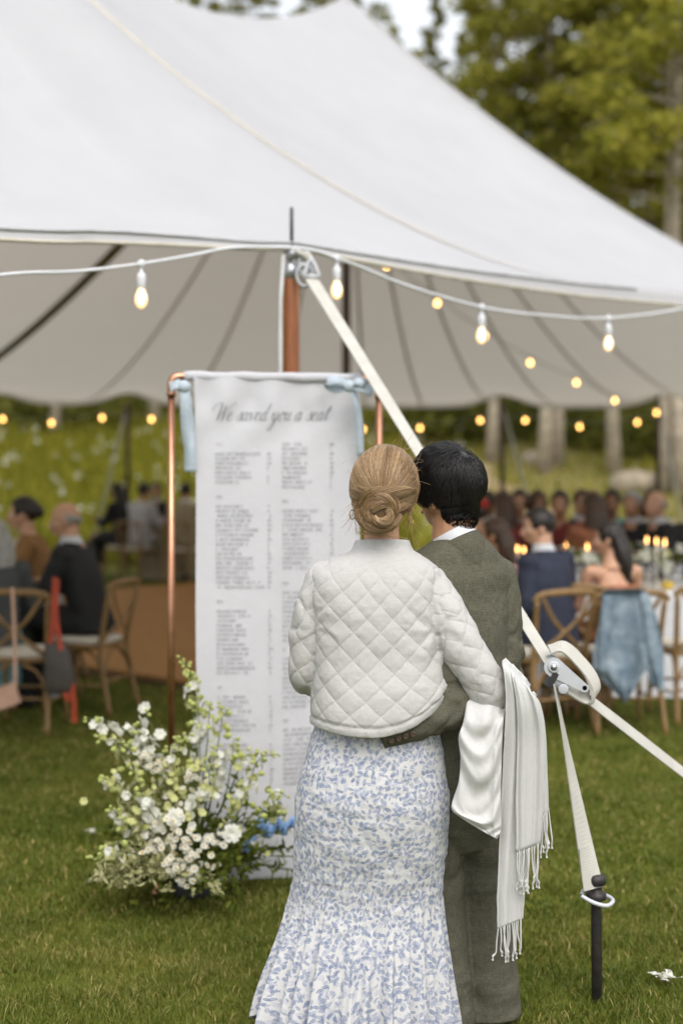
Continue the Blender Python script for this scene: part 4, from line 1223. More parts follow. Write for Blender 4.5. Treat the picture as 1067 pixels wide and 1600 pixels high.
def guy():
    web = simple('cream_webbing', (0.62, 0.59, 0.52), 0.8)
    steel = simple('white_zinc', (0.52, 0.54, 0.57), 0.45, 0.1, var=0.12)
    J = P(862, 1040, 4.42)                       # ratchet
    A = P(487, 436, 6.40)
    root = thing('ratchet_strap', 'long cream webbing strap with steel ratchet running from tent pole to stakes', 'strap', tuple(J))
    ax = (J - A).normalized()
    side = Vector((0.93, 0.33, 0.1))
    V, F = ribbon([A - J, (A - J) * 0.66, (A - J) * 0.33, Vector((0, 0.006, 0.0))], [side, side, side, side], [0.060, 0.052, 0.044, 0.040], 0.003, 10)
    MB().add(V, F).build('webbing', web, root, False)
    # hook at the pole end
    q = A - J
    m = MB().tube([q + Vector((-0.04, 0, 0.012)), q + Vector((0.04, 0, 0.012))], 0.008, 8)
    m.tube([q + Vector((-0.035, 0, 0.012)), q + Vector((-0.018, 0.01, 0.07)), q + Vector((-0.006, 0.015, 0.10)), q + Vector((-0.022, 0.02, 0.125))], 0.008, 8, sub=4)
    m.tube([q + Vector((0.035, 0, 0.012)), q + Vector((0.012, 0.01, 0.07)), q + Vector((-0.006, 0.015, 0.10))], 0.008, 8, sub=4)
    m.build('hook', steel, root)
    # ratchet: two side plates, spindle, handle with its slot
    z = Vector((0, 0, 0))
    d1 = (P(925, 1075, 4.42) - J).normalized()    # handle direction
    n1 = Vector((0, 1, 0)).cross(d1).normalized()
    def plate(pts, y, th, name, mat, par):
        n = len(pts)
        Vp = [(d1 * a + n1 * b + Vector((0, y, 0))) for a, b in pts] + [(d1 * a + n1 * b + Vector((0, y + th, 0))) for a, b in pts]
        Fp = [tuple(reversed(range(n))), tuple(range(n, 2 * n))] + [(k, (k + 1) % n, n + (k + 1) % n, n + k) for k in range(n)]
        return MB().add(Vp, Fp).build(name, mat, par, False)
    def capsule(a0, a1, r0, r1, b0=0.0, b1=0.0):
        out = []
        for k in range(9): t = PI / 2 + PI * k / 8; out.append((a0 + r0 * math.cos(t), b0 + r0 * math.sin(t)))
        for k in range(9): t = -PI / 2 + PI * k / 8; out.append((a1 + r1 * math.cos(t), b1 + r1 * math.sin(t)))
        return out
    for y in (-0.034, 0.034):
        plate(capsule(0.0, 0.115, 0.030, 0.013, 0.0, 0.010), y, 0.003, 'handle_plate', steel, root)
        # second arm runs down beside the webbing
        e = (P(871, 1060, 4.42) - J)
        MB().tube([Vector((0, y + 0.008, 0)), e * 0.6 + Vector((0, y + 0.008, -0.01)), e + Vector((0.012, y + 0.008, -0.025))], [0.017, 0.015, 0.017], 10, flat=0.25, up=(0, 1, 0)).build('body_plate', steel, root)
        MB().lathe([(0.016, -0.002), (0.016, 0.002), (0.013, 0.0028), (0.006, 0.0032)], e + Vector((0.012, y, -0.028)), 14, Matrix.Rotation(PI / 2, 3, 'X')).build('pivot', steel, root)
        MB().lathe([(0.018, -0.002), (0.018, 0.002), (0.015, 0.0028), (0.008, 0.0032)], Vector((0, y - 0.002, 0)), 14, Matrix.Rotation(PI / 2, 3, 'X')).build('spindle_cap', steel, root)
    MB().tube([(0, -0.04, 0), (0, 0.04, 0)], 0.011, 10).build('spindle', simple('galvanised_steel', (0.5, 0.5, 0.5)), root)
    g = d1 * 0.115 + n1 * 0.010
    MB().tube([g + Vector((0, -0.034, 0)), g + Vector((0, 0.036, 0))], 0.008, 8).build('grip', steel, root)
    MB().box(P(860, 1060, 4.42) - J, (0.02, 0.07, 0.05), 0.0, Matrix.Rotation(0.5, 3, 'Y')).build('pawl', simple('dark_steel', (0.07, 0.07, 0.075)), root, False)
    # spare webbing wound back over the ratchet in a fat loop
    L = [(858, 1016), (882, 1012), (908, 1036), (926, 1060), (931, 1080), (921, 1092), (896, 1078), (872, 1060)]
    for k in range(3):
        off = k * 0.006
        pp = [P(x, y, 4.42) - J + Vector((0, 0.0, -off)) * (1 if i > 3 else -1) * 0.5 for i, (x, y) in enumerate(L)]
        sc_ = 1 - 0.035 * k
        V, F = ribbon([p * sc_ for p in pp], [Vector((0.50, 0.72, 0.48))] * len(pp), 0.050, 0.005, 6)
        MB().add(V, F).build('spare_webbing', web, root, False)
    # to the far stake
    s2 = S2 + Vector((0, 0, 0.03)) - J
    st = P(880, 1062, 4.42) - J
    V, F = ribbon([st, st * 0.6 + s2 * 0.4, s2 * 0.8 + st * 0.2, s2], [Vector((0.25, 0.9, 0.3)), Vector((0.3, 0.88, 0.33)), Vector((0.25, 0.9, 0.3)), Vector((0.25, 0.9, 0.3))], [0.056, 0.054, 0.050, 0.050], 0.003, 8)
    MB().add(V, F).build('webbing', web, root, False)
    # twisted length down to the near stake
    top = P(866, 1068, 4.40) - J; bot = P(926, 1388, 4.315) - J
    pts = [top + (bot - top) * f for f in (0, .2, .45, .7, .88, 1.0)]
    sd = [Vector((math.cos(a), math.sin(a), 0.05)) for a in (1.35, 1.30, 1.05, 0.75, 0.5, 0.35)]
    V, F = ribbon(pts, sd, [0.05, 0.056, 0.06, 0.062, 0.064, 0.066], 0.004, 10)
    MB().add(V, F).build('webbing', web, root, False)
    # sewn lap at the end
    pts = [top + (bot - top) * f + Vector((0, -0.006, 0)) for f in (0.80, 0.9, 1.0)]
    V, F = ribbon(pts, [sd[3], sd[4], sd[5]], [0.0635, 0.065, 0.067], 0.004, 8)
    MB().add(V, F).build('sewn_lap', web, root, False)
    # triangular link round the stake head
    c = Vector((SX, SY, 0.316)) - J
    tri = [c + Vector(v) for v in [(-0.052, -0.028, 0.02), (-0.030, 0.03, 0.022), (0.020, 0.034, 0.008), (0.048, -0.004, 0.0), (0.022, -0.042, -0.006), (-0.02, -0.040, 0.004), (-0.052, -0.028, 0.02)]]
    MB().tube(tri, 0.0065, 8, False, sub=4).build('link', steel, root)
guy()
def petal_litter():
    rng = np.random.default_rng(2)
    m = simple('white_petal', (0.7, 0.7, 0.62))
    for (x, y, lab) in [(1041, 1543, 'crumpled white tissue tuft lying in the lawn near the stake'), (143, 1312, 'single pale blossom fallen on the lawn beside the arrangement')]:
        Y = CAMH * FPX / (y - HOR)
        big = x > 500
        n = 26 if big else 7
        mb = MB()
        for k in range(n):
            lv, lf = leaf_shape(rng.uniform(0.02, 0.035), 0.016, 0.004)
            M = Vector((rng.normal(), rng.normal(), 0.35)).to_track_quat('Y', 'Z').to_matrix().to_3x3()
            mb.add(lv @ np.array(M).T + np.array([rng.normal() * (0.016 if big else .005), rng.normal() * 0.014, 0.006]), lf)
        tag(mb.build('fallen_petals', m, None, True, ((x - 533.5) * Y / FPX, Y, 0.028)), lab, 'petals')
petal_litter()
# ------------------------------------------------------------ people: shared tools
def xf(mb, sub, M):
    mb.add([M @ Vector(p) for p in sub.v], sub.f); return mb

def skin_mat(name, col):
    t = NT(name)
    co = t.coord('Object')
    n = t.noise(co, 25.0, 4.0)
    t.base(t.ramp(n, [(0.3, tuple(c * 0.88 for c in col)), (0.7, tuple(min(1, c * 1.1) for c in col))]))
    t.rough(0.5)
    t.b.inputs['Subsurface Weight'].default_value = 0.12
    t.b.inputs['Subsurface Radius'].default_value = (0.012, 0.005, 0.003)
    t.bump(t.noise(co, 380.0, 2.0), 0.12, 0.001)
    return t.m
SKIN = skin_mat('fair_skin', (0.55, 0.31, 0.20))
SKIN2 = skin_mat('warm_skin', (0.44, 0.235, 0.135))
SKIN3 = skin_mat('brown_skin', (0.27, 0.13, 0.070))
EYEW = simple('eye_white', (0.7, 0.68, 0.65), 0.25, var=0)
IRIS = simple('iris', (0.03, 0.02, 0.015), 0.2, var=0)
LIPS = simple('lips', (0.38, 0.13, 0.11), 0.45, var=0.05)

def head_shape(fem=True):
    m = MB()
    m.ellipsoid((0, -0.008, 0.028), (0.075, 0.096, 0.094), nu=24, nv=16)
    m.ellipsoid((0, 0.022, -0.012), (0.063, 0.070, 0.085), nu=20, nv=14)
    jw = 0.046 if fem else 0.051
    m.tube([(0, 0.020, -0.01), (0, 0.040, -0.060), (0, 0.062, -0.098)], [0.062, jw, 0.024], 14, sub=3)
    m.tube([(0, 0.088, 0.020), (0, 0.100, -0.008), (0, 0.111, -0.030), (0, 0.094, -0.042)], [0.008, 0.009, 0.0125, 0.010], 8, sub=2)
    for s in (-1, 1):
        m.ellipsoid((s * 0.010, 0.098, -0.036), (0.008, 0.009, 0.007), nu=8, nv=6)
        m.ellipsoid((s * 0.036, 0.064, -0.022), (0.026, 0.022, 0.020), nu=10, nv=8)      # cheek
        m.ellipsoid((s * 0.030, 0.080, 0.022), (0.022, 0.010, 0.007), nu=10, nv=6)       # brow
        m.ellipsoid((s * 0.0765, -0.002, -0.012), (0.007, 0.019, 0.031), Matrix.Rotation(s * 0.30, 3, 'Z'), nu=12, nv=10)   # ear
        m.ellipsoid((s * 0.0735, 0.004, -0.036), (0.006, 0.009, 0.011), nu=8, nv=6)
    m.ellipsoid((0, 0.086, -0.058), (0.024, 0.012, 0.006), nu=10, nv=6)
    m.ellipsoid((0, 0.084, -0.070), (0.021, 0.012, 0.007), nu=10, nv=6)
    return m

def hand_shape(curl=0.5, side=1):
    """palm along +x from the wrist, back of the hand +z, thumb towards side*y"""
    m = MB()
    m.tube([(-0.015, 0, 0), (0.03, 0, 0), (0.075, 0, -0.002), (0.092, 0, -0.004)], [0.026, 0.036, 0.040, 0.034], 12, flat=0.38, up=(0, 0, 1), sub=2)
    for k, (y, L) in enumerate(((0.029, 0.068), (0.010, 0.078), (-0.010, 0.073), (-0.028, 0.056))):
        y *= side
        p = [Vector((0.080, y * 0.9, -0.002))]
        a = 0.15
        for f in (0.45, 0.32, 0.23):
            a += curl * (0.55 if f > 0.4 else 0.75)
            p.append(p[-1] + Vector((math.cos(a) * L * f, y * 0.08, -math.sin(a) * L * f)))
        m.tube(p, [0.0092, 0.0088, 0.0080, 0.0066], 8, sub=2)
    m.tube([(0.012, side * 0.022, -0.004), (0.040, side * 0.046, -0.012), (0.062, side * 0.054, -0.020), (0.082, side * 0.052, -0.026)], [0.013, 0.0115, 0.0098, 0.0078], 8, sub=2)
    return m

def aim(p, d, up=(0, 0, 1)):
    """matrix with local x along d, z near up, at p"""
    x = Vector(d).normalized(); z = Vector(up); z = (z - x * z.dot(x)).normalized(); y = z.cross(x)
    return Matrix(((x.x, y.x, z.x, p[0]), (x.y, y.y, z.y, p[1]), (x.z, y.z, z.z, p[2]), (0, 0, 0, 1)))

def body_shape(j, fem=True, hs=0.94, slim=1.0):
    """one continuous figure from a dictionary of joints"""
    m = MB()
    HM = j['head'] @ Matrix.Scale(hs, 4)
    xf(m, head_shape(fem), HM)
    nk = HM @ Vector((0, -0.022, -0.055)); nb = Vector(j['neck'])
    r = 0.050 if fem else j.get('neck_r', 0.058)
    m.tube([HM @ Vector((0, -0.015, -0.02)), nk, nb, nb + (Vector(j['chest']) - nb) * 0.3], [r * 1.02, r, r * 1.08, r * 1.7], 14, sub=3)
    up = Vector(j['fwd'])
    m.tube([nb + (Vector(j['chest']) - nb) * 0.25, Vector(j['chest']), (Vector(j['chest']) + Vector(j['pelvis'])) / 2, Vector(j['pelvis'])], [0.10 * slim, 0.145 * slim, 0.125 * slim, 0.150 * slim], 18, sub=4, flat=0.68, up=up)
    for s in 'lr':
        sh, el, wr = (Vector(j[k + s]) for k in ('sh_', 'el_', 'wr_'))
        m.tube([Vector(j['chest']) * 0.45 + sh * 0.55 + Vector((0, 0, 0.03)), sh, sh * 0.5 + el * 0.5, el, el * 0.6 + wr * 0.4, wr], [0.055, 0.052 * slim, 0.045 * slim, 0.037, 0.036, 0.026], 12, sub=3)
        d = Vector(j.get('hd_' + s, wr - el))
        xf(m, hand_shape(j.get('curl', 0.5), 1 if s == 'r' else -1), aim(wr + d.normalized() * 0.012, d, j.get('hu_' + s, (0, 0, 1))))
        hp, kn, an = (Vector(j[k + s]) for k in ('hp_', 'kn_', 'an_'))
        m.tube([hp, hp * 0.5 + kn * 0.5, kn, kn * 0.65 + an * 0.35, an], [0.080 * slim, 0.070 * slim, 0.052, 0.050, 0.034], 12, sub=3)
        ft = Vector(j['ft_' + s])
        m.tube([an, an * 0.55 + ft * 0.45 + Vector((0, 0, -0.025)), ft], [0.036, 0.034, 0.026], 10, sub=3, flat=0.75, up=(0, 0, 1))
    return m

def eyes_and_lips(j, root, off, hs=0.94):
    HM = Matrix.Translation(-Vector(off)) @ j['head'] @ Matrix.Scale(hs, 4)
    for s in (-1, 1):
        e = xf(MB(), MB().ellipsoid((s * 0.031, 0.0785, 0.004), (0.0135, 0.0085, 0.0085), nu=12, nv=8), HM).build('eye', EYEW, root)
        xf(MB(), MB().ellipsoid((s * 0.031, 0.0850, 0.004), (0.0058, 0.0028, 0.0058), nu=10, nv=6), HM).build('iris', IRIS, e)
    xf(MB(), MB().ellipsoid((0, 0.0905, -0.063), (0.021, 0.0085, 0.0085), nu=12, nv=6), HM).build('lips', LIPS, root)

def strands_arrays(Pn, r0, r1, rnd, sides=3):
    """Pn (N,M,3) polylines -> thin tubes"""
    N, M, _ = Pn.shape
    T = np.gradient(Pn, axis=1)
    T /= np.linalg.norm(T, axis=2)[..., None] + 1e-9
    ref = np.array([0.31, 0.77, 0.55])
    B = np.cross(T, ref); B /= np.linalg.norm(B, axis=2)[..., None] + 1e-9
    C = np.cross(T, B)
    f = np.linspace(0, 1, M)
    r = (r0 * (1 - f) + r1 * f)[None, :, None] * np.ones((N, 1, 1))
    a = 2 * PI * np.arange(sides) / sides
    V = Pn[:, :, None, :] + (B[:, :, None, :] * np.cos(a)[None, None, :, None] + C[:, :, None, :] * np.sin(a)[None, None, :, None]) * r[:, :, None, :]
    V = V.reshape(-1, 3)
    n = np.arange(N)[:, None, None] * (M * sides); i = np.arange(M - 1)[None, :, None] * sides; k = np.arange(sides)[None, None, :]; k2 = (k + 1) % sides
    F = np.stack([n + i + k, n + i + k2, n + i + sides + k2, n + i + sides + k], -1).reshape(-1, 4)
    return V, F, np.repeat(rnd, M * sides)

def hair_mat(name, c0, c1, c2, rough=0.38, spec=0.5):
    t = NT(name)
    at = t.node('ShaderNodeAttribute'); at.attribute_name = 'rnd'
    t.base(t.ramp(at.outputs['Fac'], [(0.0, c0), (0.5, c1), (1.0, c2)]))
    t.rough(rough); t.b.inputs['Specular IOR Level'].default_value = spec
    return t.m

def fabric(name, c0, c1, weave=900.0, bump=0.3, rough=0.85, slub=True, sheen=0.0, cscale=60.0):
    """woven cloth: two-tone threads in warp and weft plus a fine relief"""
    t = NT(name)
    co = t.coord('Object')
    w1 = t.noise(t.coord('Object', (cscale, cscale, cscale * 9)), 1.0, 3.0, 0.7)
    w2 = t.noise(t.coord('Object', (cscale * 7, cscale * 7, cscale)), 1.0, 3.0, 0.7)
    f = t.math('MULTIPLY_ADD', t.math('ADD', w1, w2), 1.6, -1.1, clamp=True)
    c = t.mix(f, c0, c1)
    big = t.noise(co, 6.0, 3.0)
    c = t.mix(t.ramp(big, [(0.3, 0.0), (0.7, 0.25)]), c, tuple(v * 0.75 for v in c0))
    t.base(c); t.rough(rough); t.b.inputs['Specular IOR Level'].default_value = 0.15
    if sheen: t.b.inputs['Sheen Weight'].default_value = sheen
    t.bump(f, bump, 0.0012)
    return t

def rings_loft(rings, n=64, m=None, expo=2.3):
    """rings: (cx, cy, cz, rx, ry, yaw) bottom..top, resampled smoothly; returns grid points (m, n, 3)"""
    R = np.array(rings, float)
    if m: R = catmull(R, m)
    a = np.linspace(0, 2 * PI, n, endpoint=False)
    ca, sa = np.cos(a), np.sin(a)
    ex = 2.0 / expo
    x = np.sign(ca) * np.abs(ca) ** ex; y = np.sign(sa) * np.abs(sa) ** ex
    G = np.empty((len(R), n, 3))
    for i, (cx, cy, cz, rx, ry, yw) in enumerate(R):
        c, s = math.cos(yw), math.sin(yw)
        G[i, :, 0] = cx + c * x * rx - s * y * ry
        G[i, :, 1] = cy + s * x * rx + c * y * ry
        G[i, :, 2] = cz
    return G
def closed_loft(mb, rings, n=48, m=None, expo=2.3):
    G = rings_loft(rings, n, m, expo); k = len(G)
    F = [tuple(map(int, q)) for q in grid_faces(n, k, True)]
    F += [tuple(reversed(range(n))), tuple(range((k - 1) * n, k * n))]
    return mb.add(G.reshape(-1, 3), F)

# ------------------------------------------------------------ the couple
WY, MY = 4.0, 4.13
def W(px, py, dy=0.0): return P(px, py, WY + dy)
def Mn(px, py, dy=0.0): return P(px, py, MY + dy)
def wring(x0, x1, py, ry, dy=0.0, yaw=0.0):
    a, b = W(x0, py, dy), W(x1, py, dy)
    return ((a.x + b.x) / 2, WY + dy, a.z, (b.x - a.x) / 2, ry, yaw)

def print_material():
    """white chiffon printed with small blue sprays of leaves"""
    t = NT('blue_leaf_chiffon')
    uv = t.node('ShaderNodeUVMap').outputs[0]
    wob = t.node('ShaderNodeTexNoise'); t.l.new(uv, wob.inputs['Vector']); wob.inputs['Scale'].default_value = 18.0; wob.inputs['Detail'].default_value = 2.0
    va = t.node('ShaderNodeVectorMath', operation='MULTIPLY_ADD')
    t.l.new(wob.outputs['Color'], va.inputs[0]); va.inputs[1].default_value = (0.012, 0.012, 0); t.l.new(uv, va.inputs[2])
    uvw = va.outputs[0]
    clus = t.noise(uv, 17.0, 2.0)
    base = t.mix(t.noise(uv, 7.0, 2.0), (0.52, 0.515, 0.515), (0.585, 0.58, 0.58))
    col = base
    for k, (sc, L, wd, offx, thr, c0, c1, op) in enumerate([
            (38, 0.50, 0.25, 0.0, 0.20, (0.35, 0.37, 0.45), (0.43, 0.445, 0.51), 0.85),
            (45, 0.50, 0.24, 3.7, 0.36, (0.20, 0.235, 0.34), (0.31, 0.34, 0.43), 0.95),
            (50, 0.48, 0.23, 7.3, 0.41, (0.125, 0.165, 0.275), (0.215, 0.25, 0.355), 1.0),
            (62, 0.48, 0.22, 1.9, 0.43, (0.15, 0.19, 0.30), (0.25, 0.285, 0.385), 1.0)]):
        mp = t.node('ShaderNodeMapping'); t.l.new(uvw, mp.inputs[0]); mp.inputs['Scale'].default_value = (sc, sc, 1); mp.inputs['Location'].default_value = (offx, offx * 1.7, 0)
        vo = t.node('ShaderNodeTexVoronoi'); vo.voronoi_dimensions = '2D'; vo.inputs['Scale'].default_value = 1.0; vo.inputs['Randomness'].default_value = 0.9
        t.l.new(mp.outputs[0], vo.inputs['Vector'])
        df = t.node('ShaderNodeVectorMath', operation='SUBTRACT'); t.l.new(mp.outputs[0], df.inputs[0]); t.l.new(vo.outputs['Position'], df.inputs[1])
        sc_ = t.node('ShaderNodeSeparateColor'); t.l.new(vo.outputs['Color'], sc_.inputs[0])
        ro = t.node('ShaderNodeVectorRotate'); ro.rotation_type = 'Z_AXIS'
        t.l.new(df.outputs[0], ro.inputs['Vector']); t.l.new(t.math('MULTIPLY', sc_.outputs[0], 6.283), ro.inputs['Angle'])
        sp = t.node('ShaderNodeSeparateXYZ'); t.l.new(ro.outputs[0], sp.inputs[0])
        xr = t.math('DIVIDE', sp.outputs[0], L)
        w = t.math('MULTIPLY', t.math('SUBTRACT', 1.0, t.math('MULTIPLY', xr, xr)), wd)
        ay = t.math('ABSOLUTE', t.math('ADD', sp.outputs[1], t.math('MULTIPLY', t.math('MULTIPLY', xr, xr), 0.06)))
        mask = t.math('MULTIPLY', t.math('SUBTRACT', w, ay), 22.0, clamp=True)
        vein = t.math('MULTIPLY', t.math('SUBTRACT', ay, 0.012), 40.0, clamp=True)
        keep = t.math('GREATER_THAN', t.math('ADD', t.math('MULTIPLY', sc_.outputs[1], 0.35), clus), thr + 0.17)
        wash = t.math('MULTIPLY_ADD', t.noise(mp.outputs[0], 1.6, 2.0), 0.8, 0.35, clamp=True)
        m2 = t.math('MULTIPLY', t.math('MULTIPLY', mask, keep), t.math('MULTIPLY', t.math('MULTIPLY_ADD', vein, 0.55, 0.45), t.math('MULTIPLY', wash, op)))
        col = t.mix(m2, col, t.mix(sc_.outputs[2], c0, c1))
    t.base(col); t.rough(0.8); t.b.inputs['Specular IOR Level'].default_value = 0.2
    b1 = t.bump(t.noise(uv, 46.0, 3.0), 0.22, 0.008)
    t.bump(t.noise(uv, 1200.0, 1.0), 0.15, 0.001, b1)
    return t.m

def quilt_material():
    t = NT('quilted_linen')
    qa = t.node('ShaderNodeAttribute'); qa.attribute_name = 'qa'
    qb = t.node('ShaderNodeAttribute'); qb.attribute_name = 'qb'
    qw = t.node('ShaderNodeAttribute'); qw.attribute_name = 'qw'
    def groove(a):
        f = t.math('ABSOLUTE', t.math('SUBTRACT', t.math('FRACT', t.math('ADD', a, 0.5)), 0.5))    # 0 on a stitch line
        return t.math('MULTIPLY', f, 14.0, clamp=True)
    g = t.math('MINIMUM', groove(qa.outputs['Fac']), groove(qb.outputs['Fac']))
    g = t.math('SUBTRACT', 1.0, t.math('MULTIPLY', t.math('SUBTRACT', 1.0, g), qw.outputs['Fac']))
    co = t.coord('Object')
    w1 = t.noise(t.coord('Object', (60, 60, 700)), 1.0, 3.0, 0.7)
    w2 = t.noise(t.coord('Object', (700, 700, 60)), 1.0, 3.0, 0.7)
    wv = t.math('ADD', w1, w2)
    c = t.mix(t.math('MULTIPLY_ADD', wv, 1.4, -0.9, clamp=True), (0.405, 0.395, 0.385), (0.515, 0.505, 0.49))
    t.base(c); t.rough(0.9); t.b.inputs['Specular IOR Level'].default_value = 0.12
    b1 = t.bump(g, 0.32, 0.0022)
    b2 = t.bump(t.noise(co, 55.0, 3.0, 0.6), 0.22, 0.007, b1)
    t.bump(wv, 0.30, 0.0012, b2)
    return t.m

def seg_dist(V, A, B):
    A = np.array(A); B = np.array(B); d = B - A; L = np.linalg.norm(d)
    t = np.clip(((V - A) @ d) / (L * L), 0, 1)
    return np.linalg.norm(V - (A + t[:, None] * d), axis=1), t * L

def woman():
    o = Vector((W(590, 1000).x, WY, 0.0))
    root = thing('person', 'blonde woman with low bun in white quilted jacket and blue floral skirt, seen from behind', 'person', tuple(o))
    on = np.array(o)
    hd = W(599, 775, 0.02)
    HM = Matrix.Translation(hd) @ Euler((math.radians(-3), math.radians(5), math.radians(-6))).to_matrix().to_4x4()
    LS = [W(508, 908, 0.0), W(487, 965, -0.005), W(482, 1020, 0.0), W(482, 1056, 0.02), W(492, 1064, 0.12), W(520, 1050, 0.24)]
    RS = [W(662, 910, 0.0), W(694, 958, -0.045), W(728, 1022, -0.075), W(764, 1078, -0.075), W(778, 1086, 0.0), W(776, 1075, 0.15)]
    j = dict(head=HM, neck=W(597, 868, 0.0), chest=W(592, 950, 0.0), pelvis=W(582, 1165, 0.0), fwd=(0, 1, 0),
             sh_l=LS[0], el_l=LS[3], wr_l=W(545, 1045, 0.27), sh_r=RS[0], el_r=RS[3], wr_r=W(774, 1070, 0.19),
             hd_l=(0.5, 0.4, 0.2), hd_r=(-0.5, 0.6, 0.0), hp_l=W(545, 1180, 0), kn_l=W(548, 1410, 0.03), an_l=W(545, 1600, 0.0), ft_l=W(543, 1628, 0.14),
             hp_r=W(622, 1180, 0), kn_r=W(615, 1410, 0.03), an_r=W(620, 1600, 0.0), ft_r=W(624, 1628, 0.14), curl=0.7)
    V, N, F = remesh(body_shape(j, True, 1.06, 0.86), 0.007, 3)
    link('body', mesh_np('body', V - on, F, SKIN), root)
    eyes_and_lips(j, root, o, 1.06)

    # ---- jacket: torso and sleeves in one skin, then the quilting pressed into it
    mb = MB()
    DY = -0.005
    closed_loft(mb, [wring(484, 702, 1136, 0.176, DY), wring(485, 706, 1110, 0.178, DY), wring(487, 706, 1070, 0.168, DY), wring(488, 700, 1030, 0.150, DY), wring(487, 692, 980, 0.143, DY),
                     wring(484, 690, 935, 0.134, DY), wring(484, 690, 905, 0.120, DY), wring(497, 684, 885, 0.102, DY), wring(523, 664, 870, 0.084, DY), wring(546, 648, 861, 0.072, DY), wring(552, 642, 855, 0.068, DY)], 56, 34, 2.35)
    mb.tube(LS, [0.056, 0.056, 0.054, 0.054, 0.052, 0.046], 18, sub=6)
    mb.tube(RS, [0.062, 0.064, 0.061, 0.060, 0.056, 0.050], 18, sub=6)
    mb.ellipsoid(LS[-1], (0.045, 0.045, 0.045)); mb.ellipsoid(RS[-1], (0.048, 0.048, 0.048))
    mb.ellipsoid(LS[0], (0.058, 0.058, 0.058)); mb.ellipsoid(RS[0], (0.064, 0.062, 0.060))
    V, N, F = remesh(mb, 0.0050, 7)
    # hem swings up towards the right side
    c = W(592, 1000); px = (V[:, 0] - c.x); low = smooth01((W(0, 1045).z - V[:, 2]) / 0.16)
    inb = (V[:, 1] < WY + 0.2)
    V[:, 2] += low * (0.085 * np.clip((px + 0.03) / 0.21, 0, 1) ** 2.0 + 0.016 * np.clip(-px / 0.19, 0, 1) ** 2) * (seg_dist(V, RS[2], RS[3])[0] > 0.066)
    dL = np.minimum(seg_dist(V, LS[0], LS[2])[0], seg_dist(V, LS[2], LS[3])[0]); dL = np.minimum(dL, seg_dist(V, LS[3], LS[5])[0])
    dR = np.minimum(seg_dist(V, RS[0], RS[2])[0], seg_dist(V, RS[2], RS[3])[0]); dR = np.minimum(dR, seg_dist(V, RS[3], RS[5])[0])
    # left arm: sleeve when outside the armhole line
    armL = (dL < 0.066) & (V[:, 0] < W(496, 0).x + 0.03 * smooth01((V[:, 2] - W(0, 930).z) / 0.1))
    axr = np.array(RS[3] - RS[0]); axr /= np.linalg.norm(axr)
    tR = (V - np.array(RS[0])) @ axr
    armR = (dR < 0.074) & (tR > -0.012) & (V[:, 0] > W(664, 0).x)
    armR &= ~((V[:, 0] < W(690, 0).x) & (V[:, 2] < W(0, 985).z))
    ang = np.arctan2(V[:, 0] - c.x, -(V[:, 1] - WY))
    u = ang * 0.172; v = V[:, 2]
    # puckers so that the grid is not ruler straight
    wob = 0.05 * vnoise(V * 4.0, 5)
    qa = u / 0.080 + v / 0.074 + wob; qb = u / 0.080 - v / 0.074 + wob * 0.8
    def sleeve_uv(S0, S1, S2, flip):
        ax = np.array(S1 - S0); L = np.linalg.norm(ax); ax /= L
        t = (V - np.array(S0)) @ ax
        e1 = np.cross(ax, [0, 1, 0]); e1 /= np.linalg.norm(e1); e2 = np.cross(ax, e1)
        d = V - np.array(S0)
        a = np.arctan2(d @ e1, -(d @ e2)) * 0.060
        return a, t
    for (msk, S) in ((armL, LS), (armR, RS)):
        a, t = sleeve_uv(S[0], S[3], S[5], 1)
        qa = np.where(msk, a / 0.078 + t / 0.084 + wob, qa); qb = np.where(msk, a / 0.078 - t / 0.084 + wob, qb)
    sa, sb = np.abs(np.sin(PI * qa)), np.abs(np.sin(PI * qb))
    puff = (sa * sb) ** 0.34
    wgt = 1.0 - smooth01((V[:, 2] - W(0, 905).z) / 0.055) * ~(armL | armR)
    hem = W(0, 1134).z + 0.085 * np.clip((px + 0.03) / 0.21, 0, 1) ** 2.0 + 0.016 * np.clip(-px / 0.19, 0, 1) ** 2
    hb = (np.abs(v - hem - 0.022) < 0.0035) & ~armL & ~armR
    band = (v < hem + 0.020) & ~armL & ~armR
    wgt = np.where(band, 0.0, wgt)
    # seams round the armholes, creases under the arm, slack folds
    arm = (armL | armR).astype(float)
    nb = np.zeros(len(V)); cnt = np.zeros(len(V))
    Fa = np.asarray(F)
    for i in range(Fa.shape[1]):
        np.add.at(nb, Fa[:, i], arm[Fa].mean(1)); np.add.at(cnt, Fa[:, i], 1)
    edge = nb / np.maximum(cnt, 1); seam = np.exp(-((edge - 0.5) / 0.28) ** 2)
    seam = np.where((edge > 0.02) & (edge < 0.98), seam, 0)
    disp = 0.0046 * (puff - 0.6) * wgt - 0.0040 * seam - 0.004 * hb
    disp += 0.0028 * vnoise(V * 5.0, 2) + 0.0010 * vnoise(V * 17.0, 6) + 0.0006 * vnoise(V * 40.0, 16)
    # drag lines fanning from the right armpit
    ap = np.array(W(684, 985, -0.12))
    d = V - ap; rr = np.linalg.norm(d[:, [0, 2]], axis=1); th = np.arctan2(d[:, 2], d[:, 0])
    disp += 0.0026 * np.sin(th * 6.0 + rr * 30 + 2 * vnoise(V * 8, 3)) * np.exp(-((rr - 0.06) / 0.05) ** 2) * (V[:, 1] < WY)
    apl = np.array(W(492, 985, -0.10)); d = V - apl; rr = np.linalg.norm(d[:, [0, 2]], axis=1); th = np.arctan2(d[:, 2], d[:, 0])
    disp += 0.0018 * np.sin(th * 5.0 + rr * 40 + 2 * vnoise(V * 8, 4)) * np.exp(-((rr - 0.05) / 0.04) ** 2) * (V[:, 1] < WY)
    V = V + N * disp[:, None]
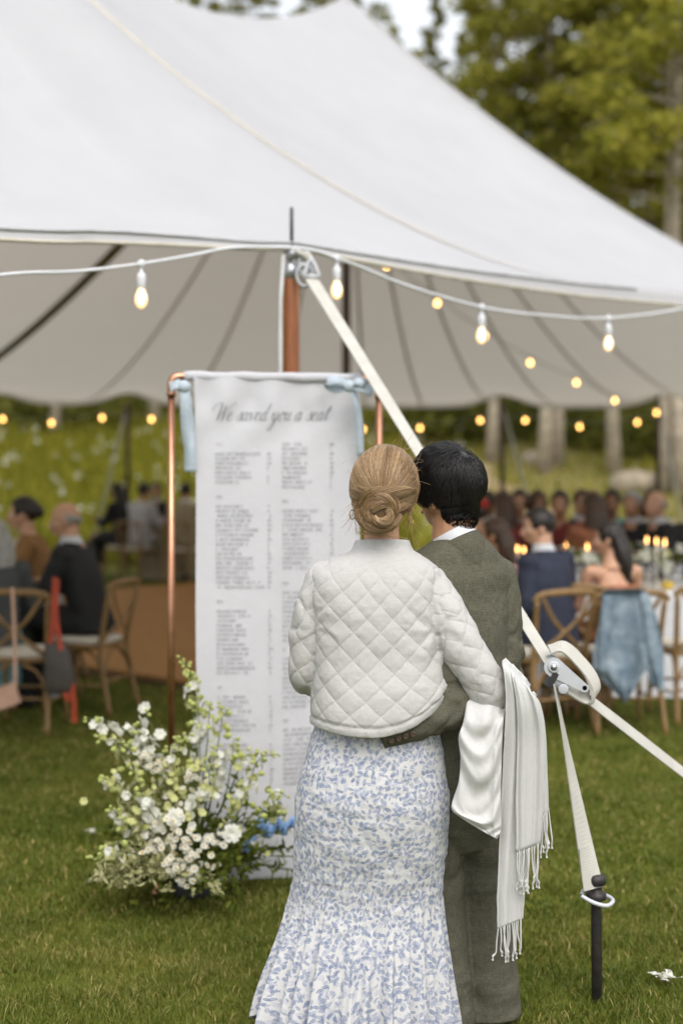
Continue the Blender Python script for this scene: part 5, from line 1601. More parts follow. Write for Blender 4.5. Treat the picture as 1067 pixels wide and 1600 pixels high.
    jk = link('jacket', mesh_np('jacket', V - on, F, quilt_material(), attrs={'qa': qa, 'qb': qb, 'qw': wgt}), root)
    # plain standing collar
    col = simple('collar_linen', (0.47, 0.46, 0.45), 0.9, var=0.08, scale=60, bump=0.4, bscale=600)
    G = []
    for (x0, x1, y, ry) in [(538, 656, 871, 0.080), (545, 649, 864, 0.075), (551, 643, 854, 0.069), (554, 640, 846, 0.065), (556, 638, 844, 0.063), (558, 636, 846, 0.061), (556, 637, 862, 0.062)]:
        G.append(wring(x0, x1, y, ry, 0.0))
    G = rings_loft(G, 64, 22, 2.1)
    G[:, :, 2] += 0.016 * np.sin(np.linspace(0, 2 * PI, 64, endpoint=False))[None, :] * -1 * np.linspace(0, 1, 22)[:, None] ** 0.5 * 0.4
    link('collar', mesh_np('collar', G.reshape(-1, 3) - on, grid_faces(64, 22, True), col), jk)

    # ---- skirt with gathered flounce
    rows = [(496, 684, 1110, .118, 0), (489, 688, 1140, .126, 0), (481, 691, 1172, .138, -.002), (467, 697, 1218, .150, -.006), (461, 701, 1258, .154, -.008), (459, 700, 1308, .148, -.004), (458, 694, 1352, .136, 0), (453, 690, 1392, .130, 0.002),
            (446, 690, 1432, .138, 0), (434, 693, 1482, .158, -.004), (421, 697, 1535, .178, -.006), (410, 702, 1588, .196, -.008), (404, 706, 1622, .206, -.01)]
    R = np.array([wring(x0, x1, y, ry, dy) for (x0, x1, y, ry, dy) in rows])
    n, m = 420, 190
    G = rings_loft(R, n, m, 2.12)
    a = np.linspace(0, 2 * PI, n, endpoint=False)
    back = a                                            # angle: 3pi/2 faces the camera
    zz = G[:, :, 2]
    off = np.arctan2(np.sin(a - 1.5 * PI), np.cos(a - 1.5 * PI))   # 0 at the back
    line_py = 1432 - 48 * np.minimum(np.abs(off + 0.25) / 1.2, 1.0) ** 0.8
    line_z = CAMH - (line_py - HOR) * WY / FPX
    below = np.clip((line_z[None, :] - zz) / 0.05, 0, 1); depth = np.clip((line_z[None, :] - zz) / 0.33, 0, 1.2)
    rng = np.random.default_rng(4)
    ph = np.cumsum(rng.uniform(0.5, 1.5, n)); ph = ph / ph[-1] * 2 * PI
    am = 0.65 + 0.5 * np.interp(a, np.linspace(0, 2 * PI, 23), rng.uniform(0, 1, 23))
    drift = 0.10 * np.sin(off * 2.1 + 1.0)
    fold = np.zeros_like(zz)
    for (k, A, f0) in ((31, 0.0125, 0.3), (53, 0.0060, 1.1), (17, 0.011, 2.0)):
        s = np.sin(ph[None, :] * k + f0 + depth * drift[None, :] * k * 0.2)
        sh = np.sign(s) * np.abs(s) ** 0.8
        fold += A * sh
    fold = fold * am[None, :] * (below * (0.10 + 0.95 * depth ** 0.85))
    # gathers at the flounce seam and drag lines across the seat
    fold += 0.0014 * np.sin(ph * 90)[None, :] * np.exp(-((line_z[None, :] - zz - 0.02) / 0.035) ** 2)
    Pt = G.reshape(-1, 3)
    fold = fold.reshape(-1) + (1 - below.reshape(-1)) * (0.0035 * vnoise(Pt * 5.5, 7) + 0.0016 * vnoise(Pt * np.array([10, 10, 26.0]), 9))
    step = 0.0014 * np.exp(-((line_z[None, :] - zz) / 0.006) ** 2).reshape(-1)
    cen = np.repeat(catmull(R, m)[:, :2], n, 0)
    d = Pt[:, :2] - cen; d /= np.linalg.norm(d, axis=1)[:, None]
    Pt[:, :2] += d * (fold + step)[:, None]
    # uneven, dipping hem with a lifted left side
    k = smooth01((0.40 - Pt[:, 2]) / 0.4)
    offs = np.tile(off, m)
    Pt[:, 2] += k * (0.010 * np.sin(offs * 5) + 0.004 * np.sin(offs * 13) + 0.075 * np.exp(-((offs + 1.25) / 0.45) ** 2)) + 0.018 * k
    # print follows the cloth: u runs along each row's own folded length, from the middle of the back
    dv = np.r_[0, np.cumsum(np.linalg.norm(np.diff(G[:, n // 2, :], axis=0), axis=1))]
    Rw = Pt.reshape(m, n, 3); k0 = int(np.argmin(np.abs(off)))
    Rr = np.roll(Rw, -k0, axis=1)
    seg = np.linalg.norm(np.roll(Rr, -1, axis=1) - Rr, axis=2)
    cum = np.c_[np.zeros((m, 1)), np.cumsum(seg, axis=1)[:, :-1]]
    tot = seg.sum(1)[:, None]
    cum = np.where(cum > tot / 2, cum - tot, cum)
    wid = (PI * 0.178 * (1.0 + 0.45 * smooth01((0.72 - Rr[:, :1, 2]) / 0.6)))
    uu = np.roll(cum / (tot / 2) * wid, k0, axis=1)
    uv = np.stack([uu.reshape(-1) + 5, np.repeat(dv, n) + 3], -1)
    sk = link('skirt', mesh_np('skirt', Pt - on, grid_faces(n, m, True), print_material(), uv=uv), root)

    # ---- hair: combed back into a low twisted bun
    hm = hair_mat('blonde_hair', (0.12, 0.068, 0.029), (0.28, 0.168, 0.078), (0.54, 0.38, 0.21), 0.34, 0.55)
    rng = np.random.default_rng(12)
    hs = 1.08
    cc = np.array((0, -0.008, 0.026)); rad = np.array((0.083, 0.101, 0.098)) * hs
    H3 = np.array(HM)[:3, :3]; H0 = np.array(HM)[:3, 3]
    cap = MB().ellipsoid(tuple(cc), tuple(rad * 1.035), nu=48, nv=32)
    Vc = np.array(cap.v); keep = []
    for f in cap.f:
        p = Vc[list(f)].mean(0)
        if p[1] < 0.045 + 0.32 * (p[2] - 0.02) and (p[2] > -0.052 or p[1] < -0.055) and not (abs(p[0]) > 0.055 and p[1] > -0.03 and p[2] < 0.008): keep.append(f)
    Vc = Vc @ H3.T + H0
    hr = link('hair', mesh_np('hair', Vc - on, keep, hm, attrs={'rnd': np.full(len(Vc), 0.18)}), root)
    g = np.array((0.004, -0.93, -0.42)); g /= np.linalg.norm(g)
    ns, M = 8500, 12
    s = rng.normal(size=(ns * 3, 3)); s /= np.linalg.norm(s, axis=1)[:, None]
    p = s * rad
    ok = (p[:, 1] < 0.052 + 0.30 * p[:, 2]) & ((p[:, 2] > -0.058) | (p[:, 1] < -0.05)) & ~((np.abs(p[:, 0]) > 0.058) & (p[:, 1] > -0.032) & (p[:, 2] < -0.012))
    s = s[ok][:ns]; ns = len(s)
    om = np.arccos(np.clip(s @ g, -1, 1))
    tend = 1.0 - 0.20 / np.maximum(om, 0.25)            # stop at the rim of the bun
    tend = np.clip(tend, 0.2, 1)
    tt = np.linspace(0, 1, M)[None, :] * tend[:, None]
    so = np.sin(om)[:, None]
    q = (np.sin((1 - tt) * om[:, None]) / so)[..., None] * s[:, None, :] + (np.sin(tt * om[:, None]) / so)[..., None] * g
    lock = np.floor(np.arctan2(s[:, 0], s[:, 2]) * 9 + rng.normal(size=ns) * 0.25)
    lh = np.random.default_rng(3).uniform(-1, 1, 200)[(lock.astype(int) % 200)]
    side = np.cross(q, g[None, None, :]); side /= np.linalg.norm(side, axis=2)[..., None] + 1e-6
    wave = (0.05 * np.sin(tt * 5 + lh[:, None] * 6) * lh[:, None] + 0.02 * rng.normal(size=(ns, 1)) * np.sin(tt * 7 + 1))[..., None]
    q = q + side * wave; q /= np.linalg.norm(q, axis=2)[..., None]
    lift = 1.045 + 0.05 * np.clip(q[..., 2], 0, 1) * (1 - 0.3 * tt) + 0.030 * lh[:, None] * np.sin(PI * tt) * 0.8 + rng.uniform(0, 0.05, (ns, 1))
    Q = (cc + q * rad * lift[..., None]) @ H3.T + H0
    rn = np.clip(0.44 + 0.22 * lh + rng.normal(size=ns) * 0.24, 0, 1)
    V1, F1, R1 = strands_arrays(Q - on, 0.00075, 0.0006, rn)
    # twisted ropes and coils of the bun
    def rope(pts, r, n, seed, twist=3.0, val=0.5, M=20):
        n = int(n * 1.35)
        rg = np.random.default_rng(seed)
        c = catmull(np.array([tuple(HM @ (Vector(x) * 1.13)) for x in pts]), M)
        T = np.gradient(c, axis=0); T /= np.linalg.norm(T, axis=1)[:, None]
        B = np.cross(T, np.array([0.2, 0.9, 0.1])); B /= np.linalg.norm(B, axis=1)[:, None]; C = np.cross(T, B)
        a = rg.uniform(0, 2 * PI, n)[:, None] + twist * np.linspace(0, 1, M)[None, :]
        rr = r * np.sqrt(rg.uniform(0.25, 1, n))[:, None] * (0.42 + 0.58 * np.sin(PI * np.linspace(0.10, 0.90, M)))[None, :]
        Q = c[None] + B[None] * (np.cos(a) * rr)[..., None] + C[None] * (np.sin(a) * rr * 0.62)[..., None]
        Q = Q + np.cumsum(rg.normal(size=Q.shape), axis=1) * 0.00036
        return strands_arrays(Q - on, 0.00075, 0.0006, np.clip(val + rg.normal(size=n) * 0.25, 0, 1))
    A = [(V1, F1, R1)]
    bz, by = -0.040, -0.118                               # bun centre
    bun = MB().ellipsoid((0, by + 0.020, bz), (0.050, 0.030, 0.044), nu=24, nv=16)
    Vb = np.array([tuple(HM @ (Vector(x) * 1.13)) for x in bun.v])
    link('bun', mesh_np('bun', Vb - on, bun.f, hm, attrs={'rnd': np.full(len(Vb), 0.22)}), hr)
    def arc(cx, cz, rx, rz, a0, a1, dy, k=7, tilt=0.0):
        out = []
        for t in np.linspace(a0, a1, k):
            x, z = rx * math.cos(t), rz * math.sin(t)
            out.append((cx + x * math.cos(tilt) - z * math.sin(tilt), by + dy + 0.020 * (x / 0.05) ** 2 + 0.012 * (z / 0.05) ** 2, cz + x * math.sin(tilt) + z * math.cos(tilt)))
        return out
    spec = [
        (arc(0.000, bz, 0.048, 0.040, 2.6, 6.2, 0.000), 0.017, 320, 2.0, 0.55),
        (arc(0.004, bz - 0.002, 0.030, 0.026, 0.3, 4.6, -0.012), 0.015, 280, 2.5, 0.62),
        (arc(-0.006, bz + 0.004, 0.046, 0.034, -0.6, 2.6, -0.004, tilt=0.25), 0.016, 300, 2.0, 0.48),
        (arc(0.010, bz - 0.010, 0.020, 0.018, 3.4, 7.2, -0.020), 0.012, 220, 2.5, 0.60),
        (arc(0.000, bz - 0.016, 0.040, 0.026, 3.3, 5.9, -0.006), 0.014, 260, 2.0, 0.45),
        ([(-0.074, -0.030, 0.010), (-0.058, -0.086, 0.004), (-0.022, -0.120, -0.002), (0.020, -0.128, -0.012), (0.042, -0.112, -0.040)], 0.014, 280, 4.0, 0.5),
        ([(0.076, -0.026, 0.012), (0.062, -0.082, 0.014), (0.026, -0.118, 0.008), (-0.020, -0.126, 0.000), (-0.048, -0.108, -0.024)], 0.015, 300, -4.0, 0.6),
        ([(0.074, -0.030, -0.010), (0.060, -0.078, -0.022), (0.038, -0.106, -0.030), (0.010, -0.134, -0.026), (-0.014, -0.136, -0.040)], 0.011, 200, -3.0, 0.5),
        ([(-0.072, -0.034, -0.014), (-0.058, -0.074, -0.030), (-0.040, -0.100, -0.050), (-0.006, -0.124, -0.070), (0.026, -0.112, -0.066)], 0.011, 200, 3.0, 0.4),
        ([(-0.030, -0.080, -0.085), (-0.014, -0.100, -0.072), (0.006, -0.116, -0.060), (0.014, -0.120, -0.046)], 0.010, 130, 1.0, 0.4),
        ([(0.034, -0.078, -0.084), (0.020, -0.098, -0.074), (0.000, -0.114, -0.064), (-0.010, -0.120, -0.050)], 0.010, 130, 1.0, 0.35)]
    for i, (pts, r, nn, tw, val) in enumerate(spec): A.append(rope(pts, r, nn, 50 + i, tw, val))
    # loose wisps at temples, nape and crown
    wis = []
    for k in range(190):
        rg = rng
        if k < 44:                                        # in front of the ears, falling to the collar
            sx = 1 if k % 2 else -1
            b = np.array((sx * rg.uniform(0.066, 0.078), rg.uniform(-0.02, 0.035), rg.uniform(-0.03, 0.03)))
            L = rg.uniform(0.05, 0.11); sw = sx * rg.uniform(-0.010, 0.030)
            pts = [b, b + np.array((sx * 0.006, -0.010, -L * 0.4)), b + np.array((sw, -0.020, -L * 0.8)), b + np.array((sw * 1.6, -0.035, -L))]
        elif k < 84:                                      # nape
            b = np.array((rg.uniform(-0.045, 0.045), -0.085, -0.060))
            pts = [b, b + np.array((rg.normal() * 0.012, -0.014, -0.022)), b + np.array((rg.normal() * 0.026, -0.018, -0.045)), b + np.array((rg.normal() * 0.035, -0.016, -0.055))]
        else:                                             # halo over the crown
            d = rg.normal(size=3); d[2] = abs(d[2]) + 0.3; d /= np.linalg.norm(d); b = cc + d * rad * 1.05
            t1 = rg.normal(size=3) * 0.02
            pts = [b, b + d * 0.007 + t1 * 0.5, b + d * 0.010 + t1, b + d * 0.004 + t1 * 1.6]
        wis.append(catmull(np.array(pts), 16))
    Q = np.array(wis) @ H3.T + H0
    A.append(strands_arrays(Q - on, 0.0006, 0.0003, np.clip(rng.normal(size=len(wis)) * 0.15 + 0.75, 0, 1)))
    cnt = 0; Vs, Fs, Rs = [], [], []
    for (v1, f1, r1) in A: Vs.append(v1); Fs.append(f1 + cnt); Rs.append(r1); cnt += len(v1)
    stuff(link('hair_strands', mesh_np('hair_strands', np.vstack(Vs), np.vstack(Fs), hm, attrs={'rnd': np.concatenate(Rs)}), hr))
    # gold hoop earrings
    gold = simple('gold', (0.62, 0.40, 0.14), 0.25, 1.0, var=0)
    for sx in (-1, 1):
        c = HM @ Vector((sx * 0.080, 0.0, -0.060))
        MB().tube([c + Vector((0.003 * sx, 0.012 * math.cos(t), 0.013 * math.sin(t))) + Vector((0.008 * math.cos(t), 0, 0)) - o for t in np.linspace(0, 2 * PI, 17)], 0.0016, 6, False).build('earring', gold, root)
    return root
woman()

def man():
    o = Vector((Mn(700, 1000).x, MY, 0.0))
    on = np.array(o)
    root = thing('person', 'black haired man in grey green linen suit hugging the blonde woman, seen from behind', 'person', tuple(o))
    yaw = math.radians(24)
    hd = Mn(698, 768, 0.02)
    HM = Matrix.Translation(hd) @ Euler((math.radians(2), math.radians(-13), math.radians(46)), 'XYZ').to_matrix().to_4x4()
    R = Vector((math.cos(yaw), math.sin(yaw), 0)); Fw = Vector((-math.sin(yaw), math.cos(yaw), 0))
    C = lambda px, py, r=0.0, f=0.0: Mn(px, py) + R * r + Fw * f
    shr = C(700, 905, 0.150, 0.0); elr = C(700, 1085, 0.178, 0.0); wrr = C(700, 1150, 0.14, 0.20)
    shl = C(700, 908, -0.165, 0.0)
    ell = P(708, 1094, 3.945); wrl = P(594, 1147, 3.882)
    j = dict(neck_r=0.066, head=HM, neck=Mn(708, 872, -0.01), chest=Mn(702, 960), pelvis=Mn(706, 1190), fwd=tuple(Fw), sh_l=shl, el_l=ell, wr_l=wrl + Vector((-0.01, 0, 0.006)), sh_r=shr, el_r=elr, wr_r=wrr,
             hd_l=(-0.9, 0.05, 0.35), hu_l=(0, -1, 0.2), hd_r=tuple(Fw), hp_l=C(706, 1200, -0.085), kn_l=C(722, 1420, -0.075, 0.02), an_l=C(728, 1630, -0.07, 0.0), ft_l=C(728, 1660, -0.08, 0.16),
             hp_r=C(706, 1200, 0.085), kn_r=C(722, 1420, 0.085, 0.02), an_r=C(728, 1630, 0.085, 0.0), ft_r=C(728, 1660, 0.09, 0.16), curl=0.35)
    for k in ('an_l', 'an_r'): j[k].z = 0.085
    for k in ('ft_l', 'ft_r'): j[k].z = 0.035
    V, N, F = remesh(body_shape(j, False, 1.0, 0.9), 0.007, 3)
    link('body', mesh_np('body', V - on, F, SKIN2), root)
    eyes_and_lips(j, root, o, 1.0)
    suit = fabric('suit_linen', (0.056, 0.055, 0.038), (0.155, 0.146, 0.108), bump=0.4, cscale=62.0).m
    # ---- jacket
    def ring(px, py, rx, ry, f=0.0):
        c = C(px, py, 0, f); return (c.x, c.y, c.z, rx, ry, yaw)
    mb = MB()
    closed_loft(mb, [ring(703, 1250, 0.172, 0.124), ring(702, 1180, 0.184, 0.132), ring(700, 1100, 0.176, 0.126), ring(700, 1030, 0.178, 0.126), ring(700, 970, 0.188, 0.128), ring(702, 925, 0.188, 0.118), ring(705, 897, 0.176, 0.102, -0.01),
                     ring(708, 876, 0.150, 0.088, -0.01), ring(711, 860, 0.120, 0.078, -0.012), ring(714, 848, 0.090, 0.068, -0.012), ring(714, 840, 0.072, 0.060, -0.012)], 48, 30, 2.3)
    mb.ellipsoid(shr - R * 0.02, (0.060, 0.060, 0.054)); mb.ellipsoid(shl, (0.060, 0.060, 0.056))
    ml = (ell + wrl) / 2
    mb.tube([shl, shl * 0.5 + ell * 0.5 + Vector((0.0, -0.02, 0.0)), ell, ml + Vector((0, -0.012, -0.010)), wrl], [0.064, 0.062, 0.060, 0.050, 0.042], 16, sub=6)
    V, N, F = remesh(mb, 0.0056, 8)
    vn = 0.0035 * vnoise(V * 5.0, 31) + 0.0015 * vnoise(V * 16.0, 32)
    # creases at the bent elbow and under the right arm
    d, t = seg_dist(V, ell, wrl)
    vn += np.where(d < 0.075, 0.0055 * np.sin(t * 95 + 3 * vnoise(V * 7, 33)) * np.exp(-(t / 0.10) ** 2), 0)
    dr, tr = seg_dist(V, shr, elr)
    vn += np.where(dr < 0.075, 0.0065 * np.sin(tr * 62 + 4 * vnoise(V * 6, 34)) * smooth01((tr - 0.12) / 0.12), 0)
    # vent / centre back seam and armhole seam
    loc = (V - np.array(Mn(703, 1000))) @ np.array([R.x, R.y, 0])
    isb = ((V - np.array(Mn(703, 1000))) @ np.array([Fw.x, Fw.y, 0]) < 0)
    vn += np.where(isb & (dr > 0.068), -0.0022 * np.exp(-((loc - 0.008) / 0.003) ** 2), 0)
    vn += np.where(isb, -0.003 * np.exp(-((dr - 0.0665) / 0.0035) ** 2) * (tr > 0.005), 0)
    V = V + N * vn[:, None]
    jk = link('jacket', mesh_np('jacket', V - on, F, suit), root)
    sl = MB()
    top = shr + R * 0.000 + Vector((0, 0, 0.004)) - Fw * 0.010
    sl.ellipsoid(top, (0.066, 0.064, 0.060), nu=20, nv=14)
    sl.tube([top, top * 0.6 + elr * 0.4 + R * 0.004 - Fw * 0.008, elr - R * 0.004, elr * 0.5 + wrr * 0.5, wrr], [0.066, 0.065, 0.060, 0.053, 0.044], 18, sub=6)
    Vs, Ns, Fs = remesh(sl, 0.0050, 5)
    d2, t2 = seg_dist(Vs, top, elr)
    w2 = 0.0055 * np.sin(t2 * 58 + 4 * vnoise(Vs * 6, 34)) * smooth01((t2 - 0.08) / 0.14) + 0.003 * vnoise(Vs * np.array([11, 11, 5.0]), 36) + 0.0015 * vnoise(Vs * 18.0, 37)
    link('sleeve', mesh_np('sleeve', Vs + Ns * w2[:, None] - on, Fs, suit), jk)
    # buttons at the cuff
    ax = (wrl - ell).normalized()
    btn = simple('horn_button', (0.06, 0.036, 0.024), 0.35, var=0.3, scale=90)
    for k in range(4):
        p = P(611 + 11.5 * k, 1158.0 - 3.5 * k, 3.841)
        MB().lathe([(0.0075, -0.003), (0.0085, 0.0), (0.0078, 0.0024), (0.0050, 0.0018), (0.002, 0.0016)], p - o, 14, Matrix.Rotation(PI / 2, 3, 'X')).build('button', btn, jk)
    MB().tube([wrl - ax * 0.004 - o, wrl + ax * 0.006 - o], [0.0425, 0.0415], 20).build('cuff', suit, jk)
    # ---- tilted collars: shirt band and jacket collar
    nb = Mn(707, 838, -0.004)
    axn = Vector((-0.46, 0.14, 0.87)).normalized()
    def tilt_ring(rows, name, mat, par, n=56, axn=axn, nb=nb):
        e1 = Vector((1, 0, 0)); e1 = (e1 - axn * e1.dot(axn)).normalized(); e2 = axn.cross(e1)
        G = np.array([[tuple(nb + axn * h + e1 * (rx * math.cos(a)) + e2 * (ry * math.sin(a)) + Vector((0, 0, drop * (0.5 + 0.5 * math.sin(a)) - 0.0)) - o) for a in np.linspace(0, 2 * PI, n, endpoint=False)] for (h, rx, ry, drop) in rows])
        link(name, mesh_np(name, G.reshape(-1, 3), grid_faces(n, len(rows), True), mat), par)
    shirt = simple('white_shirt', (0.58, 0.59, 0.62), 0.8, var=0.05, bump=0.15, bscale=700)
    tilt_ring([(-0.045, 0.078, 0.078, -0.01), (-0.030, 0.074, 0.073, -0.01), (-0.005, 0.0695, 0.068, -0.005), (0.012, 0.067, 0.065, 0), (0.015, 0.065, 0.063, 0), (0.012, 0.063, 0.061, 0), (-0.03, 0.064, 0.062, 0)], 'shirt_collar', shirt, root)
    tilt_ring([(-0.105, 0.066, 0.070, -0.01), (-0.062, 0.079, 0.082, -0.01), (-0.038, 0.081, 0.084, -0.01), (-0.018, 0.0765, 0.078, -0.010), (-0.011, 0.0745, 0.075, -0.008), (-0.014, 0.0725, 0.072, -0.008), (-0.045, 0.073, 0.072, -0.01)], 'jacket_collar', suit, jk, 56, Vector((-0.42, 0.13, 0.89)).normalized(), nb)
    # ---- trousers
    mb = MB()
    closed_loft(mb, [ring(714, 1320, 0.085, 0.080), ring(712, 1285, 0.145, 0.112), ring(708, 1240, 0.162, 0.120), ring(705, 1190, 0.165, 0.118), ring(702, 1120, 0.150, 0.108)], 40, 14, 2.3)
    for s, dx in (('l', -1), ('r', 1)):
        hp, kn, an = j['hp_' + s], j['kn_' + s], j['an_' + s]
        low = Vector((an.x, an.y, 0.03))
        mb.tube([hp + Vector((0, 0, 0.03)), hp * 0.75 + kn * 0.25, hp * 0.35 + kn * 0.65, kn, kn * 0.6 + low * 0.4, low], [0.095, 0.100, 0.092, 0.087, 0.086, 0.088], 18, sub=8)
    V, N, F = remesh(mb, 0.0060, 5)
    z = V[:, 2]
    vn = 0.0040 * vnoise(V * np.array([5, 5, 4.0]), 41) + 0.0018 * vnoise(V * np.array([9, 9, 17.0]), 42)
    vn += 0.0045 * np.sin(z * 48 + 2.5 * vnoise(V * 5, 44)) * np.exp(-((z - 0.50) / 0.10) ** 2) + 0.004 * np.sin(z * 52 + 2.5 * vnoise(V * 5, 45)) * np.exp(-((z - 0.12) / 0.10) ** 2)
    V = V + N * vn[:, None]
    V[:, 2] = np.maximum(V[:, 2], 0.02)
    link('trousers', mesh_np('trousers', V - on, F, suit), root)
    shoe = simple('brown_leather', (0.05, 0.025, 0.014), 0.35, var=0.2)
    for s in 'lr':
        an, ft = j['an_' + s], j['ft_' + s]
        m = MB().tube([an + Vector((0, 0, -0.035)) - Fw * 0.05, an + Vector((0, 0, -0.03)), an * 0.45 + ft * 0.55 + Vector((0, 0, -0.005)), ft + Fw * 0.03], [0.034, 0.044, 0.046, 0.032], 14, sub=4, flat=0.8, up=(0, 0, 1))
        V, N, F = remesh(m, 0.007, 2)
        V[:, 2] = np.maximum(V[:, 2], 0.004)
        link('shoe', mesh_np('shoe', V - on, F, shoe), root)
    # ---- hair: thick and straight, short at the nape
    hm = hair_mat('black_hair', (0.006, 0.0055, 0.006), (0.013, 0.012, 0.012), (0.030, 0.026, 0.025), 0.36, 0.6)
    rng = np.random.default_rng(23)
    hs = 1.02
    cc = np.array((0, -0.008, 0.028)); rad = np.array((0.077, 0.099, 0.098)) * hs
    H3 = np.array(HM)[:3, :3]; H0 = np.array(HM)[:3, 3]
    def hairy(p): return (p[:, 1] < 0.058 + 0.35 * p[:, 2]) & ((p[:, 2] > -0.080) | (p[:, 1] < -0.06)) & (p[:, 2] > -0.105) & ~((np.abs(p[:, 0]) > 0.052) & (p[:, 1] > -0.030) & (p[:, 2] < -0.004))
    cap = MB().ellipsoid(tuple(cc), tuple(rad * 1.06), nu=48, nv=32)
    Vc = np.array(cap.v); keep = [f for f in cap.f if hairy(Vc[list(f)].mean(0)[None])[0] and Vc[list(f)].mean(0)[2] > -0.055]
    Vc = Vc @ H3.T + H0
    hr = link('hair', mesh_np('hair', Vc - on, keep, hm, attrs={'rnd': np.full(len(Vc), 0.1)}), root)
    def nape_r(z): return np.interp(z, [-0.125, -0.10, -0.07, -0.03], [0.0690, 0.0697, 0.0720, 0.0775])
    nbl = HM.inverted() @ Vector(j['neck'])
    def nape_c(z):
        f = np.clip((-0.050 - z) / (-0.050 - nbl.z), 0, 1)
        return nbl.x * f, -0.022 + (nbl.y + 0.022) * f
    zz = np.linspace(-0.070, -0.03, 10); aa = np.linspace(-1.35, 1.35, 28)
    ZZ, AA = np.meshgrid(zz, aa, indexing='ij'); ZZ = -0.03 + (ZZ + 0.03) * np.cos(AA) ** 0.6
    rr_ = nape_r(ZZ) - 0.0015
    cx_, cy_ = nape_c(ZZ)
    Vn = np.stack([cx_ + np.sin(AA) * rr_, cy_ - np.cos(AA) * rr_, ZZ], -1).reshape(-1, 3) @ H3.T + H0
    link('nape_hair', mesh_np('nape_hair', Vn - on, grid_faces(28, 10), hm, attrs={'rnd': np.full(len(Vn), 0.15)}), hr)
    n0 = 17000
    s = rng.normal(size=(n0, 3)); s /= np.linalg.norm(s, axis=1)[:, None]
    p = cc + s * rad
    # the hairline runs on down the back of the neck
    nape = (rng.uniform(0, 1, n0) < 0.26)
    na = rng.uniform(-1.45, 1.45, n0); nz = -0.030 - 0.068 * rng.uniform(0, 1, n0) ** 1.35 * np.cos(na) ** 0.5
    nr = nape_r(nz)
    cx_, cy_ = nape_c(nz)
    pn = np.stack([cx_ + np.sin(na) * nr, cy_ - np.cos(na) * nr, nz], -1)
    ok = hairy(p) & (p[:, 2] > -0.070)
    p = np.where(nape[:, None], pn, p); ok = ok | nape
    p, s, nape = p[ok], s[ok], nape[ok]; n0 = len(p)
    crown = np.array((0.012, -0.062, 0.100))
    M = 8
    down = np.array((0.0, 0.0, -1.0))
    topw = np.clip((p[:, 2] - 0.015) / 0.09, 0, 1)
    L = np.where(nape, rng.uniform(0.006, 0.013, n0), 0.022 + 0.055 * np.clip((p[:, 2] + 0.055) / 0.11, 0, 1) * rng.uniform(0.75, 1.1, n0))
    lk = np.floor(np.arctan2(p[:, 0], -p[:, 1] + 0.02) * 8 + rng.normal(size=n0) * 0.3).astype(int)
    lv = np.random.default_rng(8).uniform(-1, 1, 300)[lk % 300]
    Q = np.empty((n0, M, 3)); Q[:, 0] = p
    topw = np.where(nape, 0, topw)
    cur = p.copy()
    for i in range(1, M):
        rel = (cur - cc) / rad; nn = rel / rad; nn /= np.linalg.norm(nn, axis=1)[:, None]
        away = cur - crown; away /= np.linalg.norm(away, axis=1)[:, None] + 1e-6
        d = away * (0.4 + 0.9 * topw)[:, None] + down * (1.0 - 0.55 * topw)[:, None] + np.stack([0.35 * lv, 0 * lv, 0 * lv], -1) + rng.normal(size=(n0, 3)) * 0.12
        d = d - nn * (d * nn).sum(1)[:, None]; d /= np.linalg.norm(d, axis=1)[:, None] + 1e-6
        f = i / (M - 1)
        out = (0.85 - 1.15 * f) * np.where(nape, 0.22, 0.16 + 0.84 * np.clip((p[:, 2] + 0.01) / 0.09, 0, 1)) + 0.08 * lv
        stp = d + nn * out[:, None]; stp /= np.linalg.norm(stp, axis=1)[:, None]
        cur = cur + stp * (L / (M - 1))[:, None]
        Q[:, i] = cur
    Q = Q @ H3.T + H0
    V1, F1, R1 = strands_arrays(Q - on, 0.00085, 0.0004, np.clip(0.45 + 0.25 * lv + rng.normal(size=n0) * 0.2, 0, 1))
    stuff(link('hair_strands', mesh_np('hair_strands', V1, F1, hm, attrs={'rnd': R1}), hr))
    return root
man()

